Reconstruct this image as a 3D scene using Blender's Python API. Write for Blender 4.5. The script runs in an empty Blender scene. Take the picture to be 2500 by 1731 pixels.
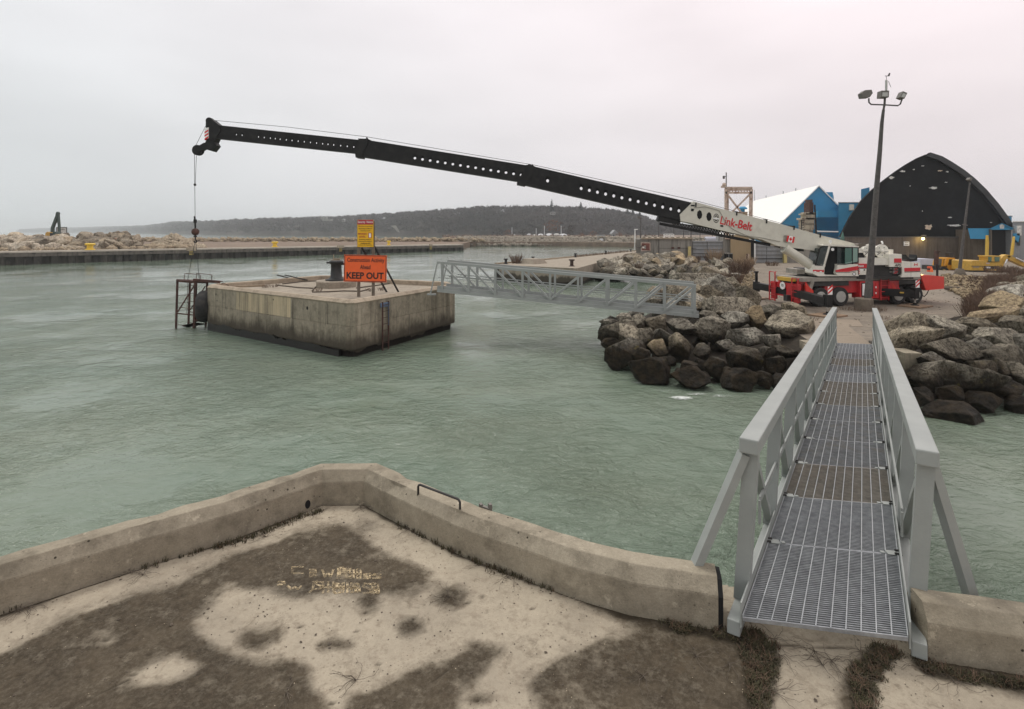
import bpy, math, random
import numpy as np
from mathutils import Vector, Matrix, noise
R = math.radians
random.seed(7)
rng = np.random.default_rng(7)
SC = bpy.context.scene
COL = SC.collection

# ------------------------------------------------------------------ camera
F, CX, HY, H = 1300.0, 1250.0, 566.0, 5.6
cd = bpy.data.cameras.new('camera')
cam = bpy.data.objects.new('camera', cd)
COL.objects.link(cam)
cam.location = (0, 0, H)
cam.rotation_euler = (R(90), 0, 0)
cd.sensor_fit = 'HORIZONTAL'
cd.sensor_width = 36
cd.lens = 36 * F / 2500
cd.shift_y = -(865.5 - HY) / 2500
cd.clip_start = 0.05
cd.clip_end = 20000
SC.camera = cam

# ------------------------------------------------------------------ world / sky: bright overcast
SUN_EL, SUN_ROT = R(60), R(335)
w = bpy.data.worlds.new('World')
SC.world = w
w.use_nodes = True
nt = w.node_tree
nt.nodes.clear()
def wn(t, **k):
    n = nt.nodes.new(t)
    for a, b in k.items():
        setattr(n, a, b)
    return n
out = wn('ShaderNodeOutputWorld')
sky = wn('ShaderNodeTexSky', sky_type='NISHITA', sun_disc=False, sun_elevation=SUN_EL, sun_rotation=SUN_ROT)
bg1 = wn('ShaderNodeBackground'); bg1.inputs[1].default_value = 0.05
tc = wn('ShaderNodeTexCoord')
sep = wn('ShaderNodeSeparateXYZ')
nt.links.new(tc.outputs['Generated'], sep.inputs[0])
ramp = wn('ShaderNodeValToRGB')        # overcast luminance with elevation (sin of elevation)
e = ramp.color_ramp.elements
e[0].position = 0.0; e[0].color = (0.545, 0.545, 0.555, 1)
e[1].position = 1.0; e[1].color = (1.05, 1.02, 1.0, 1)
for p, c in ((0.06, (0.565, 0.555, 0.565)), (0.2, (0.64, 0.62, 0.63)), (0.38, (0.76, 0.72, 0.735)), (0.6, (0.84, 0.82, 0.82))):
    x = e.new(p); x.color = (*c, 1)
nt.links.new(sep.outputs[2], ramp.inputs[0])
mp = wn('ShaderNodeMapping'); mp.inputs['Scale'].default_value = (1.2, 1.2, 4.0)
mp.inputs['Rotation'].default_value = (0.2, 0.35, 0)
nt.links.new(tc.outputs['Generated'], mp.inputs[0])
nz = wn('ShaderNodeTexNoise'); nz.inputs['Scale'].default_value = 1.6; nz.inputs['Detail'].default_value = 5; nz.inputs['Roughness'].default_value = 0.45
nt.links.new(mp.outputs[0], nz.inputs[0])
mr = wn('ShaderNodeMapRange'); mr.inputs[1].default_value = 0.3; mr.inputs[2].default_value = 0.7; mr.inputs[3].default_value = 0.9; mr.inputs[4].default_value = 1.08
nt.links.new(nz.outputs[0], mr.inputs[0])
mul = wn('ShaderNodeMixRGB', blend_type='MULTIPLY'); mul.inputs[0].default_value = 1
nt.links.new(ramp.outputs[0], mul.inputs[1]); nt.links.new(mr.outputs[0], mul.inputs[2])
# cooler grey to the left (west), pinkish to the right
mrx = wn('ShaderNodeMapRange'); mrx.inputs[1].default_value = -0.7; mrx.inputs[2].default_value = 0.6
nt.links.new(sep.outputs[0], mrx.inputs[0])
tint = wn('ShaderNodeMixRGB'); tint.inputs[1].default_value = (0.93, 0.985, 0.985, 1); tint.inputs[2].default_value = (1.16, 1.09, 1.09, 1)
nt.links.new(mrx.outputs[0], tint.inputs[0])
mul2 = wn('ShaderNodeMixRGB', blend_type='MULTIPLY'); mul2.inputs[0].default_value = 1
nt.links.new(mul.outputs[0], mul2.inputs[1]); nt.links.new(tint.outputs[0], mul2.inputs[2])
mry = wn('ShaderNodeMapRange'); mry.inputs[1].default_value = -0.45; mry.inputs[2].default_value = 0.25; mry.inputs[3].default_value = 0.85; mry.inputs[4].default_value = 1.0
nt.links.new(sep.outputs[1], mry.inputs[0])   # dimming added to the sky behind the camera, to darken faces turned that way
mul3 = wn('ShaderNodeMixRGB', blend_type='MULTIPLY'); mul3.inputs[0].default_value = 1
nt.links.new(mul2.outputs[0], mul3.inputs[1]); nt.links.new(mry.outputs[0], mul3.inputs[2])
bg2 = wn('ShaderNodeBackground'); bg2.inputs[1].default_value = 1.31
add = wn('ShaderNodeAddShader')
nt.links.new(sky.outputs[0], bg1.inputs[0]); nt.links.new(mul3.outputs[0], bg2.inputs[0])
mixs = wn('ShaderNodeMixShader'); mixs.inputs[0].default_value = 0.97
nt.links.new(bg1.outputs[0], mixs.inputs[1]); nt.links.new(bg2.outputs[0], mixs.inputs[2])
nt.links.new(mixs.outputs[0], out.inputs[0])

sd = bpy.data.lights.new('sun', 'SUN'); sd.energy = 1.2; sd.angle = R(16); sd.color = (1.0, 0.95, 0.88)
so = bpy.data.objects.new('sun', sd); COL.objects.link(so)
sdir = Vector((math.sin(SUN_ROT) * math.cos(SUN_EL), math.cos(SUN_ROT) * math.cos(SUN_EL), math.sin(SUN_EL)))
so.rotation_euler = sdir.to_track_quat('Z', 'Y').to_euler(); so.location = (0, -10, 60)
SC.view_settings.view_transform = 'Standard'
SC.view_settings.look = 'None'
SC.view_settings.exposure = 0.0
SC.view_settings.gamma = 1.0
SC.cycles.volume_bounces = 1
SC.cycles.max_bounces = 6
SC.cycles.transparent_max_bounces = 16

# ------------------------------------------------------------------ placing helpers
def G(px, py, z=0.0):
    D = F * (H - z) / (py - HY)
    return Vector(((px - CX) / F * D, D, z))
def A(px, py, D):
    return Vector(((px - CX) / F * D, D, H - (py - HY) / F * D))

# ------------------------------------------------------------------ materials
MATS = {}
def mat(name, col, rough=0.7, metal=0.0, var=0.25, vscale=3.0, bump=0.0, bscale=40.0, dirt=None, dscale=1.2, damt=0.5,
        coat=0.0, stretch=(1, 1, 1), emit=0.0, alpha=1.0, spec=0.5, ior=None, local=False):
    if name in MATS:
        return MATS[name]
    m = bpy.data.materials.new(name); m.use_nodes = True
    t = m.node_tree; L = t.links
    b = t.nodes['Principled BSDF']
    b.inputs['Roughness'].default_value = rough
    b.inputs['Metallic'].default_value = metal
    b.inputs['Coat Weight'].default_value = coat
    b.inputs['Specular IOR Level'].default_value = spec
    if local:
        g = t.nodes.new('ShaderNodeTexCoord'); src = g.outputs['Object']
    else:
        g = t.nodes.new('ShaderNodeNewGeometry'); src = g.outputs['Position']
    mpn = t.nodes.new('ShaderNodeMapping'); mpn.inputs['Scale'].default_value = stretch
    L.new(src, mpn.inputs[0])
    n = t.nodes.new('ShaderNodeTexNoise'); n.inputs['Scale'].default_value = vscale; n.inputs['Detail'].default_value = 6
    n.inputs['Roughness'].default_value = 0.6
    L.new(mpn.outputs[0], n.inputs[0])
    mr = t.nodes.new('ShaderNodeMapRange'); mr.inputs[1].default_value = 0.3; mr.inputs[2].default_value = 0.7
    mr.inputs[3].default_value = 1 - var; mr.inputs[4].default_value = 1 + var
    L.new(n.outputs[0], mr.inputs[0])
    mx = t.nodes.new('ShaderNodeMixRGB'); mx.blend_type = 'MULTIPLY'; mx.inputs[0].default_value = 1
    mx.inputs[1].default_value = (*col, 1)
    L.new(mr.outputs[0], mx.inputs[2])
    last = mx.outputs[0]
    if dirt:
        n2 = t.nodes.new('ShaderNodeTexNoise'); n2.inputs['Scale'].default_value = dscale; n2.inputs['Detail'].default_value = 8
        n2.inputs['Roughness'].default_value = 0.7
        L.new(mpn.outputs[0], n2.inputs[0])
        r2 = t.nodes.new('ShaderNodeMapRange'); r2.inputs[1].default_value = 0.5; r2.inputs[2].default_value = 0.66
        r2.inputs[3].default_value = 0; r2.inputs[4].default_value = damt
        L.new(n2.outputs[0], r2.inputs[0])
        m2 = t.nodes.new('ShaderNodeMixRGB'); m2.inputs[2].default_value = (*dirt, 1)
        L.new(r2.outputs[0], m2.inputs[0]); L.new(last, m2.inputs[1])
        last = m2.outputs[0]
    L.new(last, b.inputs['Base Color'])
    if bump:
        n3 = t.nodes.new('ShaderNodeTexNoise'); n3.inputs['Scale'].default_value = bscale; n3.inputs['Detail'].default_value = 6
        L.new(mpn.outputs[0], n3.inputs[0])
        bp = t.nodes.new('ShaderNodeBump'); bp.inputs['Strength'].default_value = bump; bp.inputs['Distance'].default_value = 0.02
        L.new(n3.outputs[0], bp.inputs['Height']); L.new(bp.outputs[0], b.inputs['Normal'])
    if emit:
        b.inputs['Emission Color'].default_value = (*col, 1); b.inputs['Emission Strength'].default_value = emit
    m['last'] = 1
    MATS[name] = m
    return m

def mat_glass(name, col, a=0.5):
    m = bpy.data.materials.new(name); m.use_nodes = True
    b = m.node_tree.nodes['Principled BSDF']
    b.inputs['Base Color'].default_value = (*col, 1); b.inputs['Roughness'].default_value = 0.06
    b.inputs['Alpha'].default_value = a; b.inputs['Specular IOR Level'].default_value = 0.6
    n = m.node_tree.nodes.new('ShaderNodeTexNoise'); n.inputs['Scale'].default_value = 3
    r = m.node_tree.nodes.new('ShaderNodeMapRange'); r.inputs[3].default_value = 0.03; r.inputs[4].default_value = 0.14
    m.node_tree.links.new(n.outputs[0], r.inputs[0]); m.node_tree.links.new(r.outputs[0], b.inputs['Roughness'])
    MATS[name] = m
    return m

class NT:
    """tiny node-graph helper"""
    def __init__(s, name):
        s.m = bpy.data.materials.new(name); s.m.use_nodes = True; s.t = s.m.node_tree
        s.b = s.t.nodes['Principled BSDF']; MATS[name] = s.m
        s.pos = s.t.nodes.new('ShaderNodeNewGeometry').outputs['Position']
    def put(s, node, i, v):
        if hasattr(v, 'is_linked') or hasattr(v, 'links'):
            s.t.links.new(v, node.inputs[i])
        else:
            node.inputs[i].default_value = v
    def map(s, scale=(1, 1, 1), rot=(0, 0, 0), src=None):
        n = s.t.nodes.new('ShaderNodeMapping'); n.inputs['Scale'].default_value = scale; n.inputs['Rotation'].default_value = rot
        s.t.links.new(src or s.pos, n.inputs[0]); return n.outputs[0]
    def noise(s, scale, detail=6, rough=0.6, src=None, dist=0.0):
        n = s.t.nodes.new('ShaderNodeTexNoise'); n.inputs['Scale'].default_value = scale; n.inputs['Detail'].default_value = detail
        n.inputs['Roughness'].default_value = rough; n.inputs['Distortion'].default_value = dist
        s.t.links.new(src or s.pos, n.inputs[0]); return n.outputs[0]
    def voro(s, scale, feature='F1', src=None, out='Distance'):
        n = s.t.nodes.new('ShaderNodeTexVoronoi'); n.feature = feature; n.inputs['Scale'].default_value = scale
        s.t.links.new(src or s.pos, n.inputs[0]); return n.outputs[out]
    def rng(s, v, a, b, c=0.0, d=1.0, smooth=False):
        n = s.t.nodes.new('ShaderNodeMapRange')
        if smooth: n.interpolation_type = 'SMOOTHSTEP'
        s.put(n, 0, v)
        for i, x in enumerate((a, b, c, d)): s.put(n, i + 1, x)
        return n.outputs[0]
    def mix(s, f, a, b, mode='MIX'):
        n = s.t.nodes.new('ShaderNodeMixRGB'); n.blend_type = mode
        s.put(n, 0, f)
        s.put(n, 1, (*a, 1) if isinstance(a, tuple) and len(a) == 3 else a)
        s.put(n, 2, (*b, 1) if isinstance(b, tuple) and len(b) == 3 else b)
        return n.outputs[0]
    def math(s, op, a, b=0.0):
        n = s.t.nodes.new('ShaderNodeMath'); n.operation = op; s.put(n, 0, a); s.put(n, 1, b); return n.outputs[0]
    def attr(s, name):
        n = s.t.nodes.new('ShaderNodeAttribute'); n.attribute_name = name; return n.outputs['Fac']
    def xyz(s):
        n = s.t.nodes.new('ShaderNodeSeparateXYZ'); s.t.links.new(s.pos, n.inputs[0]); return n.outputs
    def bump(s, h, strength=0.5, dist=0.02, normal=None):
        n = s.t.nodes.new('ShaderNodeBump'); n.inputs['Strength'].default_value = strength; n.inputs['Distance'].default_value = dist
        s.t.links.new(h, n.inputs['Height'])
        if normal: s.t.links.new(normal, n.inputs['Normal'])
        return n.outputs[0]
    def col(s, c): s.t.links.new(c, s.b.inputs['Base Color'])
    def rough(s, v): s.put(s.b, 'Roughness', v)
    def nrm(s, v): s.t.links.new(v, s.b.inputs['Normal'])

# --- concrete with pits, streaks; colour choices per surface
def concrete(name, light, dark, pits=True, band=None, streak=False, patch=None):
    g = NT(name)
    n1 = g.noise(0.9, 8, 0.65); n2 = g.noise(7, 8, 0.7); n3 = g.noise(60, 4, 0.7)
    c = g.mix(g.rng(n1, 0.35, 0.65), dark, light)
    c = g.mix(0.55, c, g.mix(g.rng(n2, 0.3, 0.7), dark, light))
    c = g.mix(g.rng(n3, 0.3, 0.7, 0.0, 0.35), c, tuple(0.55 * x for x in dark))
    h = n3
    if pits:
        big = g.noise(2.3, 6, 0.7)
        c = g.mix(g.rng(big, 0.50, 0.66, 0, 0.6), c, tuple(0.55 * x for x in dark))
        c = g.mix(g.rng(g.noise(5.0, 8, 0.8), 0.58, 0.66, 0, 0.55), c, tuple(min(1, 1.3 * x) for x in light))
    if streak:
        st = g.noise(1.0, 8, 0.7, g.map((2.6, 2.6, 0.14)))
        c = g.mix(g.rng(st, 0.48, 0.68, 0, 0.75), c, tuple(0.42 * x for x in dark))
        st2 = g.noise(1.7, 8, 0.7, g.map((2.0, 2.0, 0.2), (0.0, 0, 1.1)))
        c = g.mix(g.rng(st2, 0.56, 0.72, 0, 0.6), c, tuple(min(1, 1.25 * x) for x in light))
    if patch:
        x0, x1 = patch
        xs = g.xyz()
        f = g.math('MULTIPLY', g.math('GREATER_THAN', xs[0], x0), g.math('LESS_THAN', xs[0], x1))
        f = g.math('MULTIPLY', f, g.math('GREATER_THAN', xs[2], 1.42))
        f = g.math('MULTIPLY', f, g.math('LESS_THAN', xs[2], 2.42))
        f = g.math('MULTIPLY', f, g.rng(st, 0.35, 0.62, 1.0, 0.15))
        c = g.mix(f, c, (0.60, 0.49, 0.32))
    if pits:
        v = g.voro(11); p = g.rng(v, 0.07, 0.14, 1, 0)
        sel = g.rng(g.noise(2.6, 3), 0.5, 0.56)
        p = g.math('MULTIPLY', p, sel)
        c = g.mix(p, c, tuple(0.22 * x for x in dark))
        h = g.math('SUBTRACT', n3, g.math('MULTIPLY', p, 1.4))
        v2 = g.rng(g.voro(28), 0.08, 0.17, 1, 0)
        v2 = g.math('MULTIPLY', v2, g.rng(g.noise(3.3, 3), 0.5, 0.6, 0, 0.7))
        c = g.mix(v2, c, tuple(0.35 * x for x in dark))
    if band:   # algae / wet zone above the waterline
        z0, z1, dk, dk2 = band
        z = g.xyz()[2]
        zz = g.math('ADD', z, g.rng(g.noise(1.3, 6, 0.7, g.map((1, 1, 0.4))), 0.3, 0.7, -0.3, 0.3))
        c = g.mix(g.rng(zz, z0, z1, 0.9, 0, True), c, dk)
        zz2 = g.math('ADD', z, g.rng(g.noise(0.8, 5, 0.6, g.map((1, 1, 0.1))), 0.3, 0.7, -0.22, 0.22))
        c = g.mix(g.rng(zz2, z0 * 0.42, z0 * 0.42 + 0.05, 1, 0), c, dk2)
    g.col(c); g.rough(0.85); g.b.inputs['Specular IOR Level'].default_value = 0.18
    g.nrm(g.bump(h, 0.5, 0.012, g.bump(n2, 0.3, 0.03)))
    return g.m
M_PAR = concrete('parapet concrete', (0.44, 0.39, 0.30), (0.22, 0.19, 0.14))
M_BLOCK = concrete('weathered block concrete', (0.46, 0.405, 0.31), (0.25, 0.22, 0.165), streak=True,
                   band=(0.55, 1.3, (0.06, 0.05, 0.038), (0.018, 0.015, 0.012)), patch=(-14.83, -10.77))
M_BLOCKTOP = concrete('block coping concrete', (0.55, 0.46, 0.35), (0.32, 0.265, 0.2))
M_QUAY = concrete('quay concrete', (0.42, 0.365, 0.29), (0.28, 0.24, 0.19), band=(0.7, 1.0, (0.05, 0.042, 0.032), (0.02, 0.017, 0.013)))
M_WALL = concrete('building concrete', (0.34, 0.32, 0.28), (0.24, 0.225, 0.2), pits=False, streak=True)
M_HALLW = concrete('hall base concrete', (0.20, 0.165, 0.13), (0.13, 0.105, 0.085), pits=False, streak=True)
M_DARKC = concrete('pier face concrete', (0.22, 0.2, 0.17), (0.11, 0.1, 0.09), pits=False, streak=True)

STEEL = (0.30, 0.318, 0.302)
M_BR = mat('galvanised bridge paint', STEEL, 0.5, 0.0, 0.10, 2.5, 0.08, 50, dirt=(0.27, 0.29, 0.28), dscale=1.6, damt=0.6)
M_BR2 = mat('grey bridge paint', (0.31, 0.328, 0.312), 0.5, 0.0, 0.10, 1.5, 0.05, 50, dirt=(0.33, 0.35, 0.34), dscale=2, damt=0.5)
M_GR = [mat('grating zinc', (0.32, 0.335, 0.35), 0.45, 0.35, 0.25, 14),
        mat('grating dull', (0.25, 0.26, 0.27), 0.5, 0.35, 0.3, 10, dirt=(0.3, 0.26, 0.2), dscale=3),
        mat('grating rusty', (0.245, 0.225, 0.195), 0.7, 0.2, 0.3, 12, dirt=(0.22, 0.18, 0.14), dscale=4)]
M_ROD = mat('grating rods', (0.40, 0.42, 0.43), 0.45, 0.3, 0.15, 20)
M_RED = mat('crane red paint', (0.55, 0.025, 0.03), 0.4, 0, 0.15, 3, dirt=(0.2, 0.03, 0.025), dscale=2, damt=0.5, coat=0.2)
M_REDB = mat('counterweight bright red', (0.66, 0.045, 0.03), 0.4, 0, 0.06, 2, coat=0.2)
M_CRM = mat('crane cream paint', (0.80, 0.77, 0.68), 0.45, 0, 0.08, 2, dirt=(0.5, 0.46, 0.38), dscale=2.3, damt=0.4, coat=0.2)
M_BOOM = mat('boom cream paint', (0.64, 0.62, 0.53), 0.45, 0, 0.08, 2, dirt=(0.48, 0.45, 0.37), dscale=1.7, damt=0.35, coat=0.1)
M_BLK = mat('black painted steel', (0.012, 0.012, 0.012), 0.55, 0, 0.4, 2, dirt=(0.028, 0.025, 0.022), dscale=2, damt=0.5, spec=0.3)
M_BLK2 = mat('dark machinery', (0.03, 0.028, 0.026), 0.6, 0, 0.4, 5)
M_RUB = mat('black rubber', (0.02, 0.02, 0.02), 0.8, 0, 0.3, 6, 0.3, 60, dirt=(0.07, 0.06, 0.05), dscale=4, damt=0.5)
M_RIM = mat('dull wheel rim', (0.24, 0.24, 0.235), 0.5, 0.3, 0.2, 8)
M_DECKB = mat('crane deck beam grey', (0.30, 0.28, 0.24), 0.6, 0, 0.25, 4, dirt=(0.2, 0.17, 0.14))
M_CHR = mat('polished rod', (0.6, 0.6, 0.6), 0.2, 0.9, 0.05, 4)
M_WHT = mat('white paint', (0.88, 0.88, 0.86), 0.5, 0, 0.06, 4)
M_YEL = mat('yellow paint', (0.62, 0.40, 0.05), 0.5, 0, 0.2, 3, dirt=(0.35, 0.22, 0.06), dscale=3)
M_YELM = mat('machine yellow paint', (0.55, 0.33, 0.05), 0.5, 0, 0.18, 3, dirt=(0.3, 0.19, 0.05), dscale=2)
M_YELO = mat('forklift orange yellow', (0.72, 0.33, 0.02), 0.45, 0, 0.12, 3, dirt=(0.4, 0.2, 0.05), dscale=2)
M_ORS = mat('sign orange', (0.85, 0.13, 0.025), 0.5, 0, 0.04, 4)
M_YES = mat('sign yellow', (0.85, 0.48, 0.01), 0.5, 0, 0.04, 4)
M_RES = mat('sign red', (0.42, 0.02, 0.04), 0.5, 0, 0.05, 4)
M_INK = mat('black lettering', (0.015, 0.013, 0.012), 0.6, 0, 0.1, 4)
M_INKG = mat('small print', (0.16, 0.09, 0.02), 0.6, 0, 0.1, 4)
M_LET = mat('red lettering', (0.62, 0.025, 0.035), 0.5, 0, 0.05, 4)
M_FLAG = mat('flag red', (0.65, 0.02, 0.02), 0.5, 0, 0.05, 4)
M_WOOD = mat('grey timber', (0.30, 0.235, 0.16), 0.85, 0, 0.3, 6, 0.3, 30, dirt=(0.15, 0.11, 0.075), dscale=3)
M_PADW = mat('crane mat timber', (0.26, 0.175, 0.11), 0.85, 0, 0.3, 6, 0.3, 30, dirt=(0.15, 0.1, 0.07), dscale=3)
M_RUST = mat('rusty steel', (0.085, 0.04, 0.03), 0.8, 0.1, 0.5, 3, 0.2, 60, dirt=(0.035, 0.02, 0.018), dscale=2.2, damt=0.9)
M_RUST2 = mat('rust and cream paint', (0.55, 0.44, 0.36), 0.8, 0, 0.3, 2, 0.2, 60, dirt=(0.22, 0.09, 0.05), dscale=1.5, damt=0.9)
M_POLE = mat('dark weathered pole', (0.085, 0.078, 0.072), 0.75, 0, 0.35, 5, 0.3, 30, dirt=(0.15, 0.14, 0.13), dscale=8, damt=0.6)
M_FOOT = concrete('lamp footing concrete', (0.25, 0.21, 0.165), (0.15, 0.125, 0.1))
M_BLUE = mat('blue cladding', (0.03, 0.26, 0.47), 0.6, 0, 0.06, 0.4, dirt=(0.05, 0.28, 0.48), dscale=0.6)
M_BLUED = mat('deep blue cladding', (0.03, 0.23, 0.42), 0.6, 0, 0.1, 0.6)
M_ROOF = mat('white roofing', (0.93, 0.91, 0.86), 0.5, 0, 0.03, 0.3)
M_DOME = mat('black roof membrane', (0.008, 0.009, 0.010), 0.7, 0, 0.5, 0.25, 0.4, 1.5, dirt=(0.018, 0.019, 0.02), dscale=0.5, spec=0.15)
M_TORN = mat('torn roofing', (0.62, 0.5, 0.38), 0.8, 0, 0.3, 2)
M_TORNW = mat('bare white roofing', (0.65, 0.64, 0.6), 0.8, 0, 0.3, 3)
M_TAN = mat('tan plywood', (0.33, 0.245, 0.14), 0.8, 0, 0.1, 1, stretch=(1, 1, 0.2))
M_PANEL = mat('grey steel panel', (0.27, 0.28, 0.285), 0.6, 0.1, 0.15, 1.5, dirt=(0.2, 0.18, 0.16), dscale=2, stretch=(1, 1, 0.3))
M_CREAMP = mat('faded yellow post', (0.52, 0.43, 0.18), 0.7, 0, 0.2, 2)
M_VOID = mat('dark opening', (0.006, 0.006, 0.006), 0.9, 0, 0.1, 2)
M_TEALG = mat_glass('dark cab glass', (0.02, 0.035, 0.035), 0.75)
M_GREEN = mat_glass('green tinted glass', (0.10, 0.22, 0.18), 0.72)
M_SEAT = mat('seat fabric', (0.06, 0.055, 0.07), 0.9, 0, 0.2, 6)
M_LAMPG = mat('floodlight glass', (0.45, 0.45, 0.42), 0.3, 0, 0.1, 6)
M_LAMPM = mat('floodlight housing', (0.15, 0.14, 0.125), 0.6, 0.2, 0.2, 6)
M_LIT = mat('lit bulb', (1.0, 0.80, 0.30), 0.5, emit=14.0, var=0.0)
M_BOATW = mat('boat white', (0.78, 0.79, 0.8), 0.4, 0, 0.05, 2)
M_BOATB = mat('boat cover blue', (0.35, 0.45, 0.52), 0.6, 0, 0.1, 2)
M_TARP = mat('pale tarpaulin', (0.52, 0.54, 0.62), 0.6, 0, 0.06, 1)
M_BAR = mat('barrel orange', (0.75, 0.10, 0.03), 0.5, 0, 0.06, 3)
M_BLUEP = mat('blue ladder paint', (0.12, 0.17, 0.25), 0.7, 0, 0.3, 6, dirt=(0.1, 0.06, 0.05), dscale=5)
M_ROPE = mat('old rope', (0.10, 0.08, 0.06), 0.9, 0, 0.3, 20)
M_BOLL = mat('black bollard', (0.016, 0.016, 0.016), 0.55, 0, 0.3, 8, 0.3, 40)
M_BOLR = mat('rusty bollard', (0.045, 0.028, 0.022), 0.8, 0, 0.4, 6)
M_CAB = mat('hoist wire', (0.05, 0.05, 0.05), 0.5, 0.5, 0.1, 5)

# rocks
def rockmat(name, light, mid, dark, wet=True):
    g = NT(name)
    oi = g.t.nodes.new('ShaderNodeObjectInfo')
    rnd = oi.outputs['Random']
    off = g.t.nodes.new('ShaderNodeVectorMath'); off.operation = 'ADD'
    cb = g.t.nodes.new('ShaderNodeCombineXYZ')
    g.t.links.new(g.math('MULTIPLY', rnd, 50.0), cb.inputs[0]); g.t.links.new(g.math('MULTIPLY', rnd, 31.0), cb.inputs[2])
    g.t.links.new(g.pos, off.inputs[0]); g.t.links.new(cb.outputs[0], off.inputs[1])
    src = off.outputs[0]
    rn = g.t.nodes.new('ShaderNodeVectorRotate'); rn.rotation_type = 'EULER_XYZ'
    g.t.links.new(src, rn.inputs['Vector'])
    cb2 = g.t.nodes.new('ShaderNodeCombineXYZ')
    g.t.links.new(g.math('MULTIPLY', rnd, 6.0), cb2.inputs[0]); g.t.links.new(g.math('MULTIPLY', rnd, 17.0), cb2.inputs[1])
    g.t.links.new(cb2.outputs[0], rn.inputs['Rotation'])
    n1 = g.noise(1.6, 9, 0.68, src); n2 = g.noise(9, 8, 0.7, src); n4 = g.noise(40, 4, 0.7, src)
    layer = g.noise(1.5, 9, 0.74, g.map((1, 1, 2.6), src=rn.outputs[0]), 0.3)
    c = g.mix(g.rng(n1, 0.38, 0.62), mid, light)
    c = g.mix(g.rng(layer, 0.38, 0.52, 0.8, 0), c, dark)
    c = g.mix(g.rng(n2, 0.50, 0.58, 0, 0.8), c, dark)
    c = g.mix(g.rng(n4, 0.50, 0.60, 0, 0.6), c, tuple(0.5 * x for x in dark))
    vr = g.voro(1.9, 'DISTANCE_TO_EDGE', src=src)
    tintv = g.rng(g.math('FRACT', g.math('MULTIPLY', rnd, 7.31)), 0, 1, 0.5, 1.3)
    cbt = g.t.nodes.new('ShaderNodeCombineXYZ')
    g.t.links.new(tintv, cbt.inputs[0]); g.t.links.new(g.math('MULTIPLY', tintv, g.rng(rnd, 0, 1, 0.94, 1.04)), cbt.inputs[1])
    g.t.links.new(g.math('MULTIPLY', tintv, g.rng(rnd, 0, 1, 0.82, 1.08)), cbt.inputs[2])
    c = g.mix(1.0, c, cbt.outputs[0], 'MULTIPLY')
    if wet:
        z = g.xyz()[2]
        zz = g.math('ADD', z, g.rng(g.noise(0.9, 6, 0.65), 0.3, 0.7, -0.35, 0.35))
        lick = g.rng(g.noise(3.1, 5, 0.6), 0.42, 0.62)
        wetc = g.mix(lick, (0.011, 0.009, 0.006), (0.042, 0.029, 0.016))
        f = g.rng(zz, 0.75, 1.75, 0.96, 0, True)
        c = g.mix(f, c, wetc)
        moss = g.math('MULTIPLY', g.rng(g.noise(2.7, 6, 0.7), 0.6, 0.68), g.math('MULTIPLY', g.rng(zz, 0.6, 0.8), g.rng(zz, 1.4, 1.0)))
        c = g.mix(g.math('MULTIPLY', moss, 0.7), c, (0.16, 0.13, 0.04))
        g.rough(g.rng(zz, 0.0, 0.6, 0.45, 0.85))
    else:
        g.rough(0.9)
    g.b.inputs['Specular IOR Level'].default_value = 0.22
    g.col(c)
    hh = g.math('ADD', g.math('MULTIPLY', layer, 0.8), g.math('MULTIPLY', n2, 0.5))
    g.nrm(g.bump(n4, 0.7, 0.03, g.bump(hh, 1.0, 0.22)))
    return g.m
M_ROCK = rockmat('riprap limestone', (0.60, 0.54, 0.435), (0.33, 0.295, 0.24), (0.075, 0.063, 0.048))
M_ROCKB = rockmat('bright limestone', (0.66, 0.54, 0.37), (0.46, 0.37, 0.25), (0.18, 0.14, 0.10))
M_ROCKP = rockmat('dry pier rock', (0.66, 0.57, 0.45), (0.44, 0.37, 0.28), (0.13, 0.105, 0.08), wet=False)

def ground_mat(name, a, b, c3, s1=0.35, s2=4.0, peb=0.0):
    g = NT(name)
    n1 = g.noise(s1, 8, 0.65); n2 = g.noise(s2, 8, 0.7); n3 = g.noise(45, 4, 0.7)
    c = g.mix(g.rng(n1, 0.38, 0.62), a, b)
    c = g.mix(g.rng(n2, 0.42, 0.66, 0, 0.75), c, c3)
    tr = g.noise(1.0, 6, 0.7, g.map((0.25, 1.6, 1)))
    c = g.mix(g.rng(tr, 0.52, 0.66, 0, 0.4), c, tuple(0.6 * x for x in c3))
    c = g.mix(g.rng(n3, 0.35, 0.7, 0, 0.45), c, tuple(0.6 * x for x in a))
    if peb:
        v = g.voro(9, out='Color'); c = g.mix(peb, c, g.mix(1.0, v, (0.5, 0.45, 0.38), 'MULTIPLY'))
    g.col(c); g.rough(0.92); g.b.inputs['Specular IOR Level'].default_value = 0.15
    g.nrm(g.bump(n3, 0.5, 0.02, g.bump(n2, 0.4, 0.05)))
    return g.m
M_LOT = ground_mat('sandy gravel yard', (0.235, 0.20, 0.16), (0.31, 0.265, 0.212), (0.16, 0.14, 0.118))
M_EARTH = ground_mat('dark embankment earth', (0.045, 0.038, 0.03), (0.07, 0.058, 0.045), (0.03, 0.025, 0.02), 1.0, 6)
M_SPIT = ground_mat('brown spit earth', (0.21, 0.155, 0.115), (0.30, 0.235, 0.18), (0.13, 0.10, 0.08), 0.03, 0.3)
M_FAR = ground_mat('far shore earth', (0.33, 0.27, 0.2), (0.42, 0.36, 0.28), (0.2, 0.15, 0.11), 0.02, 0.15)
M_HILL = ground_mat('wooded hill floor', (0.075, 0.063, 0.055), (0.095, 0.08, 0.066), (0.055, 0.048, 0.042), 0.01, 0.06)
M_TREE = mat('bare winter wood', (0.07, 0.06, 0.053), 0.9, 0, 0.4, 0.012)
M_CONI = mat('conifer green', (0.018, 0.028, 0.022), 0.9, 0, 0.2, 0.3)
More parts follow.
